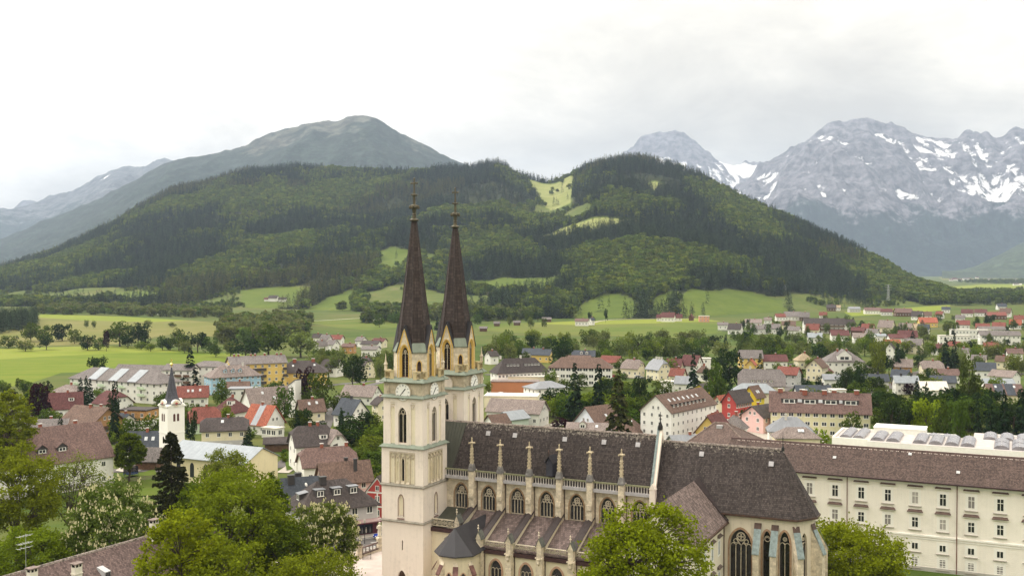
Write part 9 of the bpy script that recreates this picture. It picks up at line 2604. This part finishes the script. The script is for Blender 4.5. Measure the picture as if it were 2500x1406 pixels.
for k,(x,y,lb) in enumerate(((-3.7,466.0,'wide red parasol open before the clad hall'),(1.5,460.0,'folded red parasol before the clad hall'))):
 o = thing('parasol',lb,'parasol',(x,y,0)); m = MB(); m.tube([(0,0,0),(0,0,2.7)],.04,5); m.build('pole',M_frame,o)
 m = MB(); m.lathe(0,0,[(1.9,2.3),(1.0,2.65),(.05,2.95)] if not k else [(.3,1.0),(.35,1.9),(.05,2.9)],8); m.build('canopy',flat('red_canvas',(.55,.02,.03),.7),o)
o = thing('trampoline','blue trampoline with black safety net on the fenced lawn','trampoline',(-99.2,272.0,0.3)); m = MB()
m.lathe(0,0,[(1.9,.7),(1.9,.8),(1.6,.82)],14); m.build('pad',flat('blue_pad',(.04,.08,.20),.6),o)
m = MB(); m.lathe(0,0,[(1.6,.76),(.1,.77)],14); m.build('mat',M_black,o)
m = MB(); m.rings([[(1.85*math.cos(k*.449),1.85*math.sin(k*.449),z) for k in range(14)] for z in (.8,2.5)],False,False)
t = NT('net'); tr = t.n('ShaderNodeBsdfTransparent'); df = t.n('ShaderNodeBsdfDiffuse'); df.inputs[0].default_value = (.012,.014,.02,1); mx = t.n('ShaderNodeMixShader'); mx.inputs[0].default_value = .75; t.l(tr.outputs[0],mx.inputs[1]); t.l(df.outputs[0],mx.inputs[2]); t.l(mx.outputs[0],t.out.inputs[0])
m.build('safety_net',t.m,o)
for k in range(6):
 m = MB(); m.tube([(1.9*math.cos(k*1.047),1.9*math.sin(k*1.047),0),(1.9*math.cos(k*1.047),1.9*math.sin(k*1.047),2.6)],.04,4); m.build('leg',M_black,o)
o = thing('paddling_pool','round bright blue pool beside the rectory wall','pool',(-101.5,264.0,0.3)); m = MB(); m.lathe(0,0,[(1.5,0),(1.6,.6),(1.45,.6),(1.4,.45),(.1,.44)],16); m.build('basin',flat('pool_blue',(.03,.25,.60),.4),o)
o = thing('lawn_fence','weathered wooden rail fence round the lawn below the barn','fence',(-102.0,261.0,0.3),math.atan2(10.0,15.0))
for k in range(9):
 m = MB(); m.box(k*2 - .06,k*2 + .06,-.06,.06,0,1.2); m.build('post',flat('grey_wood',(.20,.17,.13),.9),o)
for k in range(8):
 for z in (.3,.65,1.0):
  m = MB(); m.box(k*2 + .06,k*2 + 1.94,-.03,.03,z - .09,z + .09); m.build('rail',flat('grey_wood',(.20,.17,.13),.9),o)
o = thing('sports_fence','long low white fence along the sports lawn','fence',(-65.0,500.0,0),R(14))
for k in range(24):
 m = MB(); m.box(k*2.2,k*2.2 + 2.1,-.05,.05,.1,1.3); m.build('panel',M_frame,o)
for x,y,lb in ((397.0,1521.0,'lattice power pylon on the scrub slope, the taller one'),(560.0,1560.0,'lattice power pylon at the end of the scrub slope')):
 o = thing('power_pylon',lb,'pylon',(x,y,2)); m = MB()
 for sx in (-1,1):
  for sy in (-1,1): m.tube([(sx*2.2,sy*2.2,0),(sx*.5,sy*.5,30)],.16,4)
 for k in range(7):
  z = k*4; w0 = 2.2 - 1.7*z/30; w1 = 2.2 - 1.7*(z + 4)/30
  for s in (-1,1): m.tube([(-w0,s*w0,z),(w1,s*w1,z + 4)],.09,3); m.tube([(w0,s*w0,z),(-w1,s*w1,z + 4)],.09,3)
 m.build('lattice',flat('galvanised',(0.42,0.43,0.42),0.4,0.5,0.5),o)
 for z in (22,25.5,29):
  m = MB(); m.tube([(-4.5,0,z),(4.5,0,z)],.14,4); m.build('cross_arm',flat('galvanised',(0.42,0.43,0.42),0.4,0.5,0.5),o)
